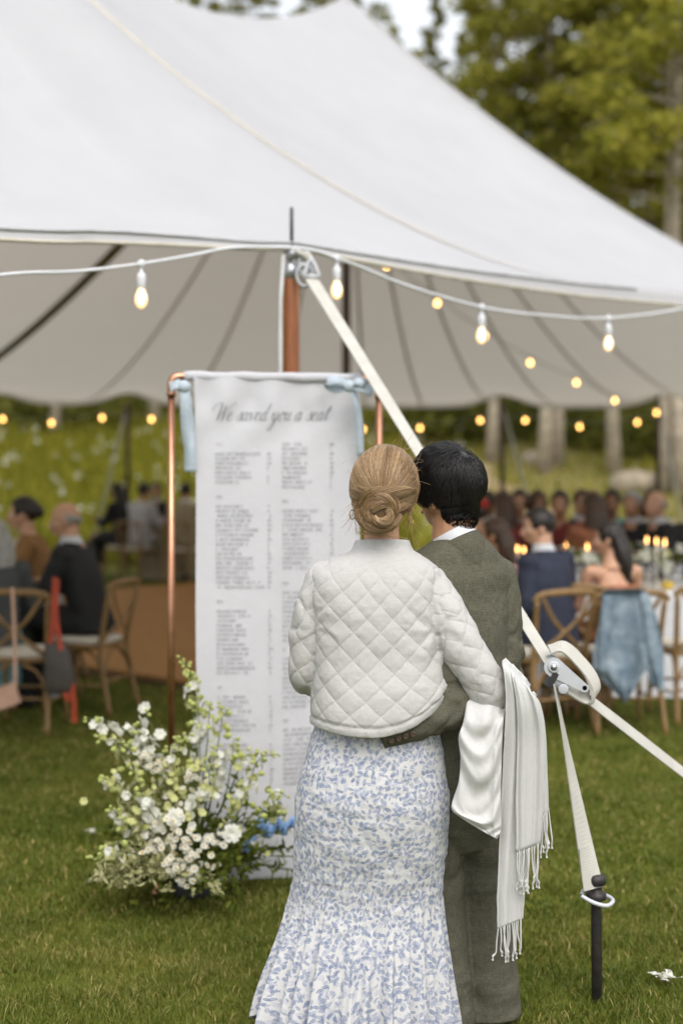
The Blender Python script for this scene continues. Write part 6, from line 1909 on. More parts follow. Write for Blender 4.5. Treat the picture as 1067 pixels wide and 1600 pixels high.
# ------------------------------------------------------------ the shawl over her arm
def shawl():
    Y0 = 3.90
    o = P(795, 1100, Y0)
    root = thing('shawl', 'white fringed shawl draped over the elbow of the quilted jacket', 'shawl', tuple(o))
    on = np.array(o)
    t = NT('ivory_shawl')
    co = t.coord('Object')
    w1 = t.noise(t.coord('Object', (90, 90, 700)), 1.0, 2.0); w2 = t.noise(t.coord('Object', (700, 700, 90)), 1.0, 2.0)
    wv = t.math('ADD', w1, w2)
    t.base(t.mix(t.math('MULTIPLY_ADD', wv, 1.2, -0.7, clamp=True), (0.66, 0.655, 0.645), (0.75, 0.745, 0.735)))
    t.rough(0.85); t.b.inputs['Specular IOR Level'].default_value = 0.15
    b1 = t.bump(t.noise(co, 40.0, 3.0), 0.18, 0.008); t.bump(wv, 0.2, 0.001, b1)
    tr = t.node('ShaderNodeBsdfTranslucent'); tr.inputs['Color'].default_value = (0.7, 0.7, 0.68, 1)
    mx = t.node('ShaderNodeMixShader'); mx.inputs[0].default_value = 0.28
    t.l.new(t.b.outputs[0], mx.inputs[1]); t.l.new(tr.outputs[0], mx.inputs[2]); t.l.new(mx.outputs[0], t.out.inputs['Surface'])
    cloth = t.m
    rng = np.random.default_rng(6)
    def strip(le, re, nu, nv, depth, folds, name, thick=0.006, fr=None, dy=0.0, seed=0, bow=0.0):
        """hanging layer between a left and a right edge (px,py,dy each), with lengthwise folds"""
        Lc = catmull(np.array(le, float), nv); Rc = catmull(np.array(re, float), nv)
        u = np.linspace(0, 1, nu)[None, :]; v = np.linspace(0, 1, nv)[:, None]
        PX = Lc[:, 0:1] * (1 - u) + Rc[:, 0:1] * u
        PY = Lc[:, 1:2] * (1 - u) + Rc[:, 1:2] * u
        DY = Lc[:, 2:3] * (1 - u) + Rc[:, 2:3] * u + dy
        rg = np.random.default_rng(seed)
        for (k, A) in folds:
            p0 = rg.uniform(0, 6.28); 
            DY = DY + A * np.sin(u * k + p0 + 0.9 * np.sin(v * 2.2 + p0)) * (0.35 + 0.65 * smooth01(v * 2.0)) 
        DY = DY - bow * (1 - (2 * u - 1) ** 2)
        q3 = np.stack([u * 0.16 + 0 * v, 0 * u + 0 * v + seed, v * 0.35 + 0 * u], -1).reshape(-1, 3)
        DY = DY + (0.0018 * vnoise(q3 * np.array([12, 1, 5.0]), 60 + seed) + 0.0006 * vnoise(q3 * np.array([38, 1, 16.0]), 70 + seed)).reshape(nv, nu)
        Y = Y0 + DY
        X = (PX - 533.5) * Y / FPX; Z = CAMH - (PY - HOR) * Y / FPX
        Fr = np.stack([X, Y, Z], -1)
        du = np.gradient(Fr, axis=1); dv = np.gradient(Fr, axis=0)
        nrm = np.cross(du, dv); nrm /= np.linalg.norm(nrm, axis=2)[..., None] + 1e-9
        sgn = np.where(nrm[..., 1:2] > 0, -1, 1); nrm = nrm * sgn
        Bk = Fr - nrm * thick
        V = np.vstack([Fr.reshape(-1, 3), Bk.reshape(-1, 3)]); n = nu * nv
        g = grid_faces(nu, nv)
        F = [tuple(map(int, q)) for q in g] + [tuple(int(x) + n for x in q[::-1]) for q in g]
        ring = [k for k in range(nu)] + [r * nu + nu - 1 for r in range(1, nv)] + [(nv - 1) * nu + k for k in range(nu - 2, -1, -1)] + [r * nu for r in range(nv - 2, 0, -1)]
        for a, b in zip(ring, ring[1:] + ring[:1]): F.append((b, a, a + n, b + n))
        ob = link(name, mesh_np(name, V - on, F, cloth), root)
        if fr:
            # knotted fringe along the bottom edge: fr = (count, length px)
            for k in range(fr[0]):
                i = int((k + 0.5) / fr[0] * (nu - 1) + rng.uniform(-0.4, 0.4))
                b = Fr[-1, min(max(i, 0), nu - 1)] - on
                L = fr[1] * rng.uniform(0.8, 1.12) * Y0 / FPX
                sw = rng.normal() * 0.006
                pts = [b + np.array((0, 0.002, 0.006)), b + np.array((sw * 0.3 + rng.normal() * 0.002, rng.normal() * 0.003, -L * 0.4)), b + np.array((sw * 0.7 + rng.normal() * 0.003, rng.normal() * 0.004, -L * 0.75)), b + np.array((sw, 0, -L * 0.86)), b + np.array((sw, 0, -L * 0.93)), b + np.array((sw * 1.1, 0, -L))]
                MB().tube(pts, [0.0016, 0.0021, 0.0019, 0.0034, 0.0018, 0.0036], 6, sub=3).build('tassel', cloth, ob)
        return ob
    # long layer, rolling over the forearm and falling nearest the trousers
    strip([(790, 1040, .12), (787, 1030, .05), (786, 1040, -.045), (790, 1100, -.055), (786, 1185, -.035), (781, 1290, -.02), (777, 1390, -.015), (777, 1452, -.01)],
          [(812, 1066, .12), (812, 1055, .05), (815, 1064, -.045), (828, 1100, -.05), (832, 1185, -.03), (826, 1290, -.02), (819, 1380, -.015), (815, 1436, -.01)], 70, 110, 0.02, [(8, .0050), (15, .0022), (27, .0008)], 'long_fold', fr=(11, 54), seed=1)
    # middle layer in front
    strip([(800, 1050, .10), (798, 1039, .04), (798, 1049, -.055), (806, 1098, -.075), (808, 1155, -.058), (806, 1235, -.045), (807, 1332, -.035)],
          [(822, 1076, .10), (821, 1064, .04), (825, 1073, -.05), (840, 1104, -.068), (848, 1155, -.055), (848, 1235, -.045), (843, 1318, -.035)], 60, 90, 0.02, [(9, .0045), (17, .0020), (29, .0008)], 'middle_fold', fr=(13, 62), seed=2)
    # short outer layer
    strip([(810, 1062, .10), (810, 1051, .05), (814, 1060, -.03), (828, 1090, -.045), (838, 1140, -.035), (842, 1205, -.025), (843, 1280, -.02)],
          [(826, 1084, .10), (826, 1072, .06), (831, 1082, .0), (844, 1100, -.01), (852, 1142, -.01), (855, 1205, -.005), (857, 1262, 0)], 40, 80, 0.02, [(6, .0045), (13, .0018)], 'outer_fold', fr=(7, 66), seed=3)
    # the slack loop hanging inside the arm: cowl-like swags
    le = np.array([(728, 1040), (730, 1080), (724, 1125), (716, 1152), (719, 1185), (716, 1222), (705, 1262), (722, 1279), (748, 1296)], float)
    re = np.array([(790, 1070), (790, 1098), (786, 1130), (784, 1165), (783, 1210), (782, 1250), (783, 1286), (782, 1300), (776, 1311)], float)
    nu, nv = 90, 120
    Lc, Rc = catmull(le, nv), catmull(re, nv)
    u = np.linspace(0, 1, nu)[None, :]; v = np.linspace(0, 1, nv)[:, None]
    PX = Lc[:, 0:1] * (1 - u) + Rc[:, 0:1] * u; PY = Lc[:, 1:2] * (1 - u) + Rc[:, 1:2] * u
    arch = 1 - (2 * u - 1) ** 2
    ph = v - 0.16 * (1 - (2 * u - 0.9) ** 2) * smooth01(v * 3)              # swag lines sag in the middle
    sw = np.sin(2 * PI * (ph * 3.1 + 0.15)); sw = np.sign(sw) * np.abs(sw) ** 0.7
    fold = 0.0095 * sw * (0.25 + 0.75 * arch) * smooth01(v * 4) + 0.004 * np.sin(2 * PI * (ph * 7.3) + 3 * u)
    vert = 0.006 * np.sin(u * 11 + 1.0 + v * 3) * (1 - smooth01(v * 1.8)) + 0.008 * np.exp(-((u - 0.86) / 0.07) ** 2) * smooth01(v * 3)
    q3 = np.stack([u * 0.12 + 0 * v, 0 * u + 0 * v, v * 0.4 + 0 * u], -1).reshape(-1, 3)
    fold = fold + (0.0030 * vnoise(q3 * np.array([8, 1, 7.0]), 81) + 0.0010 * vnoise(q3 * np.array([22, 1, 20.0]), 82)).reshape(nv, nu)
    tuck = 0.125 * (1 - smooth01((v - 0.02) / 0.26))                       # the top goes behind the sleeve
    DYf = -0.045 + tuck - 0.028 * np.sqrt(np.maximum(arch, 0)) - fold - vert
    def sheet(DY):
        Y = Y0 + DY
        return np.stack([(PX - 533.5) * Y / FPX, Y, CAMH - (PY - HOR) * Y / FPX], -1)
    Fr = sheet(DYf); Bk = sheet(-0.030 + tuck + 0.028 * np.sqrt(np.maximum(arch, 0)) * (0.5 + 0 * v))
    V = np.vstack([Fr.reshape(-1, 3), Bk.reshape(-1, 3)]); n = nu * nv
    g = grid_faces(nu, nv)
    F = [tuple(map(int, q)) for q in g] + [tuple(int(x) + n for x in q[::-1]) for q in g]
    ring = [k for k in range(nu)] + [r * nu + nu - 1 for r in range(1, nv)] + [(nv - 1) * nu + k for k in range(nu - 2, -1, -1)] + [r * nu for r in range(nv - 2, 0, -1)]
    for a, b in zip(ring, ring[1:] + ring[:1]): F.append((b, a, a + n, b + n))
    link('slack_loop', mesh_np('slack_loop', V - on, F, cloth), root)
shawl()
# ------------------------------------------------------------ cross-back chairs
chair_wood = NT('chair_wood')
_cw = chair_wood.noise(chair_wood.coord('Object', (14, 14, 3)), 3.0, 4.0, 0.6, 0.5)
chair_wood.base(chair_wood.ramp(_cw, [(0.25, (0.15, 0.085, 0.028)), (0.75, (0.31, 0.185, 0.070))]))
chair_wood.rough(0.5)
cushion_m = simple('cream_cushion', (0.58, 0.54, 0.46), 0.85, var=0.06)

def chair_proto():
    """cross-back chair, sitter faces +y"""
    parts = []
    w, d = 0.205, 0.20
    for s in (-1, 1):                                   # rear leg and upright in one bent piece
        parts.append(('rear_leg', MB().tube([(s * 0.215, -0.285, 0.0), (s * 0.200, -0.225, 0.25), (s * 0.190, -0.200, 0.45), (s * 0.200, -0.235, 0.66), (s * 0.212, -0.272, 0.84)], [0.016, 0.018, 0.019, 0.018, 0.016], 10, sub=4)))
        parts.append(('front_leg', MB().tube([(s * 0.205, 0.225, 0.0), (s * 0.198, 0.205, 0.25), (s * 0.190, 0.190, 0.455)], [0.014, 0.017, 0.019], 10, sub=3)))
    top = MB().tube([(-0.235, -0.268, 0.835), (-0.19, -0.283, 0.872), (-0.08, -0.300, 0.885), (0.08, -0.300, 0.885), (0.19, -0.283, 0.872), (0.235, -0.268, 0.835)], [0.016, 0.021, 0.022, 0.022, 0.021, 0.016], 12, sub=5, flat=0.75, up=(0, 1, 0))
    parts.append(('top_rail', top))
    for s in (-1, 1):
        parts.append(('cross_slat', MB().tube([(s * 0.185, -0.285, 0.865), (s * 0.09, -0.272 - 0.006 * s, 0.72), (-s * 0.02, -0.252 - 0.006 * s, 0.62), (-s * 0.10, -0.232, 0.555), (-s * 0.175, -0.205, 0.495)], 0.0145, 8, sub=4, flat=0.55, up=(0, 1, 0))))
    seat = MB()
    pts = [(0.215 * math.copysign(abs(math.cos(a)) ** 0.45, math.cos(a)), 0.210 * math.copysign(abs(math.sin(a)) ** 0.45, math.sin(a))) for a in np.linspace(0, 2 * PI, 33)[:-1]]
    n = len(pts)
    V = []
    for (z, k) in ((0.440, 0.96), (0.446, 1.0), (0.464, 1.0), (0.470, 0.97)): V += [(x * k, y * k, z) for x, y in pts]
    F = [tuple(map(int, q)) for q in grid_faces(n, 4, True)] + [tuple(reversed(range(n))), tuple(range(3 * n, 4 * n))]
    parts.append(('seat', seat.add(V, F)))
    for (a, b) in (((-0.202, -0.24, 0.20), (-0.200, 0.207, 0.20)), ((0.202, -0.24, 0.20), (0.200, 0.207, 0.20)), ((-0.20, 0.207, 0.235), (0.20, 0.207, 0.235)), ((-0.205, -0.235, 0.225), (0.205, -0.235, 0.225))):
        parts.append(('stretcher', MB().tube([a, b], 0.0095, 8)))
    for s in (-1, 1):                                   # bentwood braces under the seat
        parts.append(('brace', MB().tube([(s * 0.200, -0.232, 0.27), (s * 0.185, -0.150, 0.40), (s * 0.15, -0.05, 0.435)], 0.010, 8, sub=4)))
        parts.append(('brace', MB().tube([(s * 0.205, -0.236, 0.27), (s * 0.13, -0.225, 0.39), (s * 0.04, -0.215, 0.430)], 0.010, 8, sub=4)))
    cu = MB()
    V = []
    for (z, k) in ((0.470, 0.90), (0.480, 0.95), (0.500, 0.95), (0.512, 0.85), (0.516, 0.5)): V += [(x * k, y * k, z) for x, y in pts]
    F = [tuple(map(int, q)) for q in grid_faces(n, 5, True)] + [tuple(reversed(range(n))), tuple(range(4 * n, 5 * n))]
    cu.add(V, F)
    out = [(nm, mb.mesh(nm, chair_wood.m)) for nm, mb in parts]
    out.append(('cushion', cu.mesh('cushion', cushion_m)))
    return out
CHAIR = chair_proto()
def chair(x, y, rz, label, group='wooden cross-back chairs'):
    r = thing('cross_back_chair', label, 'chair', (x, y, 0), rz, group)
    for nm, me in CHAIR: link(nm, me, r)
    return r

# ------------------------------------------------------------ seated guests
SUITS = dict(black=simple('black_wool', (0.012, 0.012, 0.013), 0.8, var=0.2), navy=simple('navy_wool', (0.020, 0.026, 0.048), 0.8, var=0.2), grey=simple('charcoal_wool', (0.055, 0.058, 0.058), 0.85, var=0.2),
             brown=simple('camel_knit', (0.25, 0.13, 0.045), 0.9, var=0.2, bump=0.3, bscale=80), pink=simple('pink_floral', (0.62, 0.33, 0.34), 0.8, var=0.45, scale=22), maroon=simple('maroon_cloth', (0.17, 0.025, 0.022), 0.8, var=0.2),
             pale=simple('pale_grey_cotton', (0.44, 0.43, 0.46), 0.85, var=0.15), beige=simple('beige_linen', (0.30, 0.25, 0.16), 0.85, var=0.15), cream=simple('cream_cotton', (0.62, 0.57, 0.48), 0.85, var=0.1),
             teal=simple('teal_floral', (0.13, 0.27, 0.28), 0.8, var=0.6, scale=24), white=simple('white_shirt', (0.7, 0.7, 0.7)), rust=simple('rust_silk', (0.30, 0.11, 0.05), 0.7, var=0.2), blue=simple('blue_tie', (0.06, 0.13, 0.36), 0.6, var=0.1))
HAIRS = dict(dark=simple('dark_hair', (0.014, 0.009, 0.007), 0.45, var=0.4, scale=30), brown=simple('brown_hair', (0.055, 0.026, 0.012), 0.45, var=0.35, scale=30), grey=simple('grey_hair', (0.30, 0.29, 0.27), 0.55, var=0.2, scale=30), red=simple('red_felt', (0.33, 0.012, 0.012), 0.9, var=0.15))

def guest(label, x, y, rz, skin=SKIN2, hair='dark', style='short', top='black', bottom='black', fem=False, head_yaw=0.0, head_tilt=0.0, scale=1.0, lean=0.05, open_front=None, tie=None, voxel=0.012, arms='table', z0=0.0):
    """seated figure, pelvis over (x, y), facing local +y"""
    r = thing('person', label, 'person', (x, y, z0), rz, 'guests at the tables')
    r.scale = (scale,) * 3
    sw = 0.165 if fem else 0.185
    HMt = Matrix.Translation((0, 0.06 + lean, 1.19)) @ Euler((math.radians(head_tilt), 0, math.radians(head_yaw))).to_matrix().to_4x4()
    j = dict(head=HMt, neck=Vector((0, 0.025 + lean, 1.055)), chest=Vector((0, 0.01 + lean * 0.7, 0.86)), pelvis=Vector((0, -0.02, 0.56)), fwd=(0, 1, 0), curl=0.5)
    for s, k in (('l', -1), ('r', 1)):
        j['sh_' + s] = Vector((k * sw, lean, 0.985))
        if arms == 'table':
            j['el_' + s] = Vector((k * (sw + 0.055), 0.10 + lean, 0.735)); j['wr_' + s] = Vector((k * 0.11, 0.31 + lean, 0.80))
        else:
            j['el_' + s] = Vector((k * (sw + 0.045), -0.01 + lean, 0.73)); j['wr_' + s] = Vector((k * 0.12, 0.20 + lean, 0.60))
        j['hp_' + s] = Vector((k * 0.09, 0.0, 0.56)); j['kn_' + s] = Vector((k * 0.10, 0.42, 0.56)); j['an_' + s] = Vector((k * 0.10, 0.42, 0.085)); j['ft_' + s] = Vector((k * 0.115, 0.56, 0.03))
    V, N, F = remesh(body_shape(j, fem, 0.95, 0.86 if fem else 0.76), voxel * 0.85, 2, 0.5)
    link('body', mesh_np('body', V, F, skin), r)
    eyes_and_lips(j, r, (0, 0, 0), 0.95)
    bare = top in ('bare',)
    # upper garment
    mb = MB()
    tw = 0.150 if fem else 0.178
    L = lean
    rows = [(0, -0.02, 0.50, tw * 1.02, 0.125, 0), (0, -0.01 + L * 0.2, 0.62, tw * 0.98, 0.118, 0), (0, L * 0.5, 0.76, tw * 0.98, 0.118, 0), (0, L * 0.8, 0.90, tw * 1.02, 0.120, 0)]
    if not bare: rows += [(0, L, 0.985, tw * 0.98, 0.102, 0), (0, L + 0.005, 1.03, tw * 0.62, 0.078, 0), (0, L + 0.012, 1.058, tw * 0.42, 0.066, 0)]
    closed_loft(mb, rows, 28, 18, 2.3)
    if not bare:
        for s in 'lr':
            sh, el, wr = j['sh_' + s], j['el_' + s], j['wr_' + s]
            mb.ellipsoid(sh, (0.068, 0.070, 0.066), nu=12, nv=8)
            mb.tube([sh, sh * 0.5 + el * 0.5, el, el * 0.5 + wr * 0.5, wr - (wr - el).normalized() * 0.015], [0.063, 0.060, 0.056, 0.050, 0.041], 12, sub=3)
    V, N, F = remesh(mb, voxel, 3, 0.5)
    V = V + N * (0.005 * vnoise(V * 6, 3))[:, None]
    tmat = SUITS['rust' if bare else top]
    g = link('jacket' if not fem else 'dress_top', mesh_np('jacket', V, F, tmat), r)
    # lower garment
    mb = MB()
    if fem:
        mb.tube([(0, -0.03, 0.54), (0, 0.15, 0.56), (0, 0.36, 0.55), (0, 0.43, 0.47), (0, 0.45, 0.28), (0, 0.46, 0.20)], [0.165, 0.17, 0.165, 0.16, 0.17, 0.18], 18, sub=3, flat=[0.66, 0.6, 0.55, 0.55, 0.6, 0.6], up=(0, 0.3, 1))
    else:
        mb.ellipsoid((0, 0, 0.56), (0.165, 0.13, 0.10), nu=18, nv=10)
        for s in 'lr':
            hp, kn, an = j['hp_' + s], j['kn_' + s], j['an_' + s]
            mb.tube([hp, hp * 0.5 + kn * 0.5, kn, kn * 0.5 + an * 0.5, an], [0.098, 0.088, 0.076, 0.070, 0.068], 12, sub=3)
    V, N, F = remesh(mb, voxel, 3, 0.5)
    link('skirt' if fem else 'trousers', mesh_np('skirt' if fem else 'trousers', V, F, SUITS[bottom]), r)
    if not fem:
        for s in 'lr':
            m = MB().tube([j['an_' + s] + Vector((0, -0.05, -0.045)), j['an_' + s] + Vector((0, 0.02, -0.035)), j['ft_' + s] + Vector((0, 0.03, 0.004))], [0.036, 0.044, 0.030], 10, sub=3, flat=0.8, up=(0, 0, 1))
            m.build('shoe', SUITS['black'], r)
        G = rings_loft([(0, L + 0.016, 1.045, 0.078, 0.076, 0), (0, L + 0.022, 1.075, 0.066, 0.066, 0), (0, L + 0.026, 1.096, 0.062, 0.062, 0), (0, L + 0.026, 1.09, 0.059, 0.059, 0)], 24, 8, 2.0)
        link('shirt_collar', mesh_np('shirt_collar', G.reshape(-1, 3), grid_faces(24, 8, True), SUITS['white']), r)
    if open_front:
        m = MB().tube([(0, 0.085 + L, 1.04), (0, 0.112 + L, 0.96), (0, 0.116 + L * 0.7, 0.84), (0, 0.112 + L * 0.5, 0.72)], [0.03, 0.05, 0.045, 0.03], 12, sub=3, flat=0.35, up=(0, 1, 0))
        m.build('shirt', SUITS[open_front], r)
    if tie:
        MB().tube([(0, 0.098 + L, 1.055), (0, 0.128 + L, 1.00), (0, 0.137 + L * 0.8, 0.88), (0, 0.130 + L * 0.5, 0.74)], [0.016, 0.022, 0.030, 0.036], 10, sub=3, flat=0.3, up=(0, 1, 0)).build('tie', SUITS[tie], r)
    # hair
    hs = 0.95
    HS = HMt @ Matrix.Scale(hs, 4)
    mb = MB()
    c = (0, -0.012, 0.034)
    if style in ('short', 'long', 'updo', 'curly', 'cap'):
        mb.ellipsoid(c, (0.083, 0.105, 0.100), nu=22, nv=16)
    if style == 'long':
        mb.tube([(0, -0.06, 0.03), (0, -0.085, -0.08), (0, -0.10, -0.20), (0, -0.105, -0.33)], [0.092, 0.108, 0.100, 0.055], 16, sub=4, flat=0.62, up=(0, 1, 0))
    if style == 'updo': mb.ellipsoid((0, -0.105, 0.02), (0.055, 0.045, 0.05), nu=14, nv=10)
    if style == 'curly': mb.ellipsoid((0, -0.03, 0.01), (0.105, 0.105, 0.11), nu=18, nv=12)
    if style == 'bald':
        for s in (-1, 1): mb.ellipsoid((s * 0.068, -0.035, 0.012), (0.016, 0.050, 0.032), nu=12, nv=8)
        mb.ellipsoid((0, -0.088, 0.0), (0.062, 0.024, 0.036), nu=14, nv=8)
    V, N, F = remesh(mb, 0.008, 2)
    # face and brow stay clear of hair; strand-like relief
    keepf = (V[:, 1] > 0.050 + 0.20 * V[:, 2]) & (V[:, 2] < 0.075)
    V[keepf, 1] = np.minimum(V[keepf, 1], 0.050 + 0.20 * V[keepf, 2])
    ear = (np.abs(V[:, 0]) > 0.050) & (V[:, 2] < -0.005) & (V[:, 1] > -0.040) & (style in ('short', 'updo', 'cap'))
    V[ear, 0] *= 0.72
    V = V + N * (0.0035 * vnoise(V * np.array([26, 26, 5.0]), 5))[:, None]
    V = (np.c_[V, np.ones(len(V))] @ np.array(HS).T)[:, :3]
    link('hair', mesh_np('hair', V, F, HAIRS[hair]), r)
    if style == 'cap':
        m = MB()
        xf(m, MB().ellipsoid((0, -0.01, 0.075), (0.105, 0.118, 0.055), nu=20, nv=12), HS)
        m.build('beret', HAIRS['red'], r)
    return r

def at(px, Y): return (px - 533.5) * Y / FPX
R90 = math.radians(90)
# left table
guest('balding man in black suit and blue tie sitting in profile by the dance floor', at(146, 9.75), 9.75, math.radians(76), SKIN, 'grey', 'bald', 'black', 'black', head_yaw=22, head_tilt=-6, lean=0.13, tie='blue', open_front='white', voxel=0.010, scale=1.08)
chair(at(138, 9.72), 9.70, math.radians(72), 'cross-back chair under the man in the black suit')
guest('dark haired woman in camel cardigan and cream blouse beside the balding man', at(74, 10.5), 10.5, math.radians(92), SKIN, 'dark', 'updo', 'brown', 'cream', True, head_yaw=5, lean=0.10, open_front='cream', voxel=0.010, scale=1.10)
chair(at(74, 10.5), 10.47, math.radians(92), 'cross-back chair under the woman in the camel cardigan')
guest('grey haired guest in charcoal jacket and teal floral skirt on the chair with bags', at(-6, 9.1), 9.1, math.radians(14), SKIN, 'grey', 'long', 'grey', 'teal', True, head_yaw=20, lean=0.12, voxel=0.010)
CH1 = chair(at(42, 9.0), 9.0, math.radians(-4), 'cross-back chair with a red strap bag and a pink pouch hung on it')
# right table, near side
guest('man in navy suit turning his head in profile beside the bare shouldered woman', at(866, 9.05), 9.12, math.radians(46), SKIN, 'dark', 'short', 'navy', 'navy', head_yaw=50, head_tilt=-4, lean=0.05, voxel=0.009, scale=1.06, arms='lap')
chair(at(846, 8.95), 8.98, math.radians(26), 'cross-back chair under the man in the navy suit')
guest('woman with long dark hair and bare shoulders on the chair with the denim jacket', at(968, 9.1), 9.2, math.radians(16), SKIN, 'dark', 'long', 'bare', 'rust', True, head_yaw=58, head_tilt=-4, lean=0.06, voxel=0.009, scale=0.99)
CH2 = chair(at(968, 8.95), 9.0, math.radians(6), 'cross-back chair with a denim jacket hung over its back')
chair(at(900, 9.5), 9.45, math.radians(-14), 'empty cross-back chair between the navy suit and the denim jacket')
chair(at(1082, 9.3), 9.35, math.radians(10), 'empty cross-back chair beyond the denim jacket')
guest('brunette in pink floral dress half hidden behind the grey green suit', at(792, 9.6), 9.6, math.radians(55), SKIN2, 'brown', 'long', 'pink', 'pink', True, head_yaw=20, lean=0.04, voxel=0.010)
chair(at(800, 9.5), 9.45, math.radians(50), 'cross-back chair under the brunette in the pink dress')
guest('guest wearing a bright red beret behind the pink dress', at(750, 11.4), 11.4, math.radians(20), SKIN2, 'dark', 'cap', 'black', 'black', True, lean=0.03, scale=1.08)
chair(at(750, 11.4), 11.3, math.radians(20), 'cross-back chair under the guest in the red beret')
far = [
    (766, 13.4, 150, SKIN3, 'dark', 'short', 'black', False, 'dark haired guest in black next to the hanging festoon bulb'),
    (792, 12.9, 20, SKIN2, 'brown', 'long', 'maroon', True, 'brown haired guest in maroon behind the navy suit'),
    (832, 13.2, 200, SKIN3, 'brown', 'curly', 'black', True, 'curly brown haired guest in black facing the table'),
    (876, 13.0, 165, SKIN2, 'dark', 'short', 'maroon', True, 'tanned guest in maroon with short dark hair facing the table'),
    (932, 12.4, 15, SKIN2, 'brown', 'long', 'rust', True, 'guest with very long brown hair in a rust top'),
    (992, 13.1, 150, SKIN2, 'grey', 'short', 'black', False, 'grey haired man in dark jacket across the table'),
    (1036, 12.9, 120, SKIN, 'grey', 'bald', 'black', False, 'bald pink headed man in dark jacket across the table'),
    (812, 14.0, 170, SKIN2, 'dark', 'short', 'pale', True, 'dark haired guest in pale grey between maroon and curly haired guests'),
    (905, 13.9, 185, SKIN, 'brown', 'short', 'navy', False, 'brown haired man in navy at the far side of the flowers'),
    (958, 14.1, 160, SKIN3, 'dark', 'updo', 'teal', True, 'guest with dark updo in teal behind the grey haired man'),
    (1016, 14.2, 175, SKIN2, 'brown', 'long', 'cream', True, 'brown haired guest in cream between the grey and bald heads'),
    (1076, 12.7, 190, SKIN2, 'dark', 'short', 'black', False, 'dark haired man in black beside the bald man')]
for (px, Y, yw, sk, h, st, tp, fm, lab) in far:
    guest(lab, at(px, Y), Y, math.radians(yw), sk, h, st, tp, 'black' if not fm else tp, fm, lean=0.03, scale=1.11, voxel=0.014)
    chair(at(px, Y), Y, math.radians(yw), 'cross-back chair under the ' + lab.split(' ', 1)[0] + ' ' + ' '.join(lab.split(' ')[1:7]))
# far group at left by the meadow
for (px, Y, yw, sk, h, st, tp, fm, lab) in [
    (192, 21.6, 60, SKIN3, 'dark', 'long', 'black', True, 'guest in black with long dark hair by the far tent pole'),
    (218, 21.2, -30, SKIN2, 'dark', 'short', 'pale', True, 'guest in pale grey dress leaning towards the beige cloth table'),
    (246, 22.4, 180, SKIN2, 'dark', 'short', 'black', False, 'man in black facing across the beige cloth table'),
    (286, 20.9, -15, SKIN2, 'dark', 'short', 'beige', False, 'man in beige seen from behind at the beige cloth table')]:
    guest(lab, at(px, Y), Y, math.radians(yw), sk, h, st, tp, tp, fm, lean=0.05, scale=1.12, voxel=0.014)
    chair(at(px, Y), Y, math.radians(yw), 'cross-back chair of the ' + ' '.join(lab.split(' ')[:7]))

# ------------------------------------------------------------ tables
def cloth_table(label, x, y, sx, sy, mat, h=0.76, rz=0.0, folds=26, rnd=4.0):
    r = thing('dining_table', label, 'table', (x, y, 0), rz)
    n = 160
    a = np.linspace(0, 2 * PI, n, endpoint=False)
    ex = 2.0 / rnd
    cx = np.sign(np.cos(a)) * np.abs(np.cos(a)) ** ex * sx; cy = np.sign(np.sin(a)) * np.abs(np.sin(a)) ** ex * sy
    rows = []
    for (z, k, f) in ((h, 0.0, 0), (h, 0.5, 0), (h, 0.985, 0), (h - 0.008, 1.0, 0), (h - 0.05, 1.003, 0.2), (h * 0.6, 1.01, 0.7), (h * 0.3, 1.02, 1.0), (0.015, 1.03, 1.1)):
        w = 1 + 0.035 * f * np.sin(a * folds + 0.7 * np.sin(a * 5))
        rows.append(np.stack([cx * k * w, cy * k * w, np.full(n, z)], -1))
    link('tablecloth', mesh_np('tablecloth', np.array(rows).reshape(-1, 3), grid_faces(n, len(rows), True), mat), r)
    for sx_ in (-1, 1):
        for sy_ in (-1, 1): MB().tube([(sx_ * sx * 0.7, sy_ * sy * 0.6, 0), (sx_ * sx * 0.7, sy_ * sy * 0.6, h - 0.02)], 0.02, 8).build('leg', chair_wood.m, r)
    return r
white_cloth = simple('white_tablecloth', (0.66, 0.67, 0.70), 0.85, var=0.05)
T1 = (at(985, 10.75), 10.75)
cloth_table('long white clothed dining table with candles and white flowers', T1[0] + 0.15, T1[1], 1.75, 0.62, white_cloth, rnd=9.0, folds=40)
cloth_table('round table with pale blue cloth at the left of the tent', at(-70, 10.3), 10.35, 0.75, 0.75, simple('pale_blue_cloth', (0.46, 0.53, 0.62), 0.85, var=0.08), rnd=2.0, folds=22)
cloth_table('small round table with beige cloth to the ground near the meadow', at(262, 21.7), 21.7, 0.40, 0.40, SUITS['beige'], rnd=2.0, folds=13, h=0.80)
cloth_table('white clothed table further back beyond the curly haired guests', at(930, 15.2), 15.2, 1.9, 0.5, white_cloth, rnd=9.0, folds=40)

# candles
wax = simple('ivory_wax', (0.62, 0.60, 0.52), 0.5, var=0.03)
flame = NT('candle_flame'); flame.b.inputs['Emission Color'].default_value = (1.0, 0.46, 0.10, 1); flame.b.inputs['Emission Strength'].default_value = 4.5
hold = simple('brass_holder', (0.55, 0.50, 0.42), 0.3, 0.6, var=0.1)
def candle(px, py, Y, label, h0=0.762):
    z = P(px, py, Y).z
    L = max(z - h0 - 0.02, 0.1)
    r = thing('candle', label, 'candle', (at(px, Y), Y, h0), 0, 'taper candles on the tables')
    MB().lathe([(0.04, 0.0), (0.042, 0.006), (0.012, 0.014), (0.012, 0.05), (0.018, 0.06), (0.014, 0.065)], n=12).build('holder', hold, r)
    MB().lathe([(0.0115, 0.06), (0.0105, L - 0.02), (0.003, L - 0.012)], n=10).build('taper', wax, r)
    MB().lathe([(0.002, L - 0.012), (0.009, L + 0.002), (0.010, L + 0.010), (0.006, L + 0.026), (0.001, L + 0.042)], n=10).build('flame', flame.m, r)
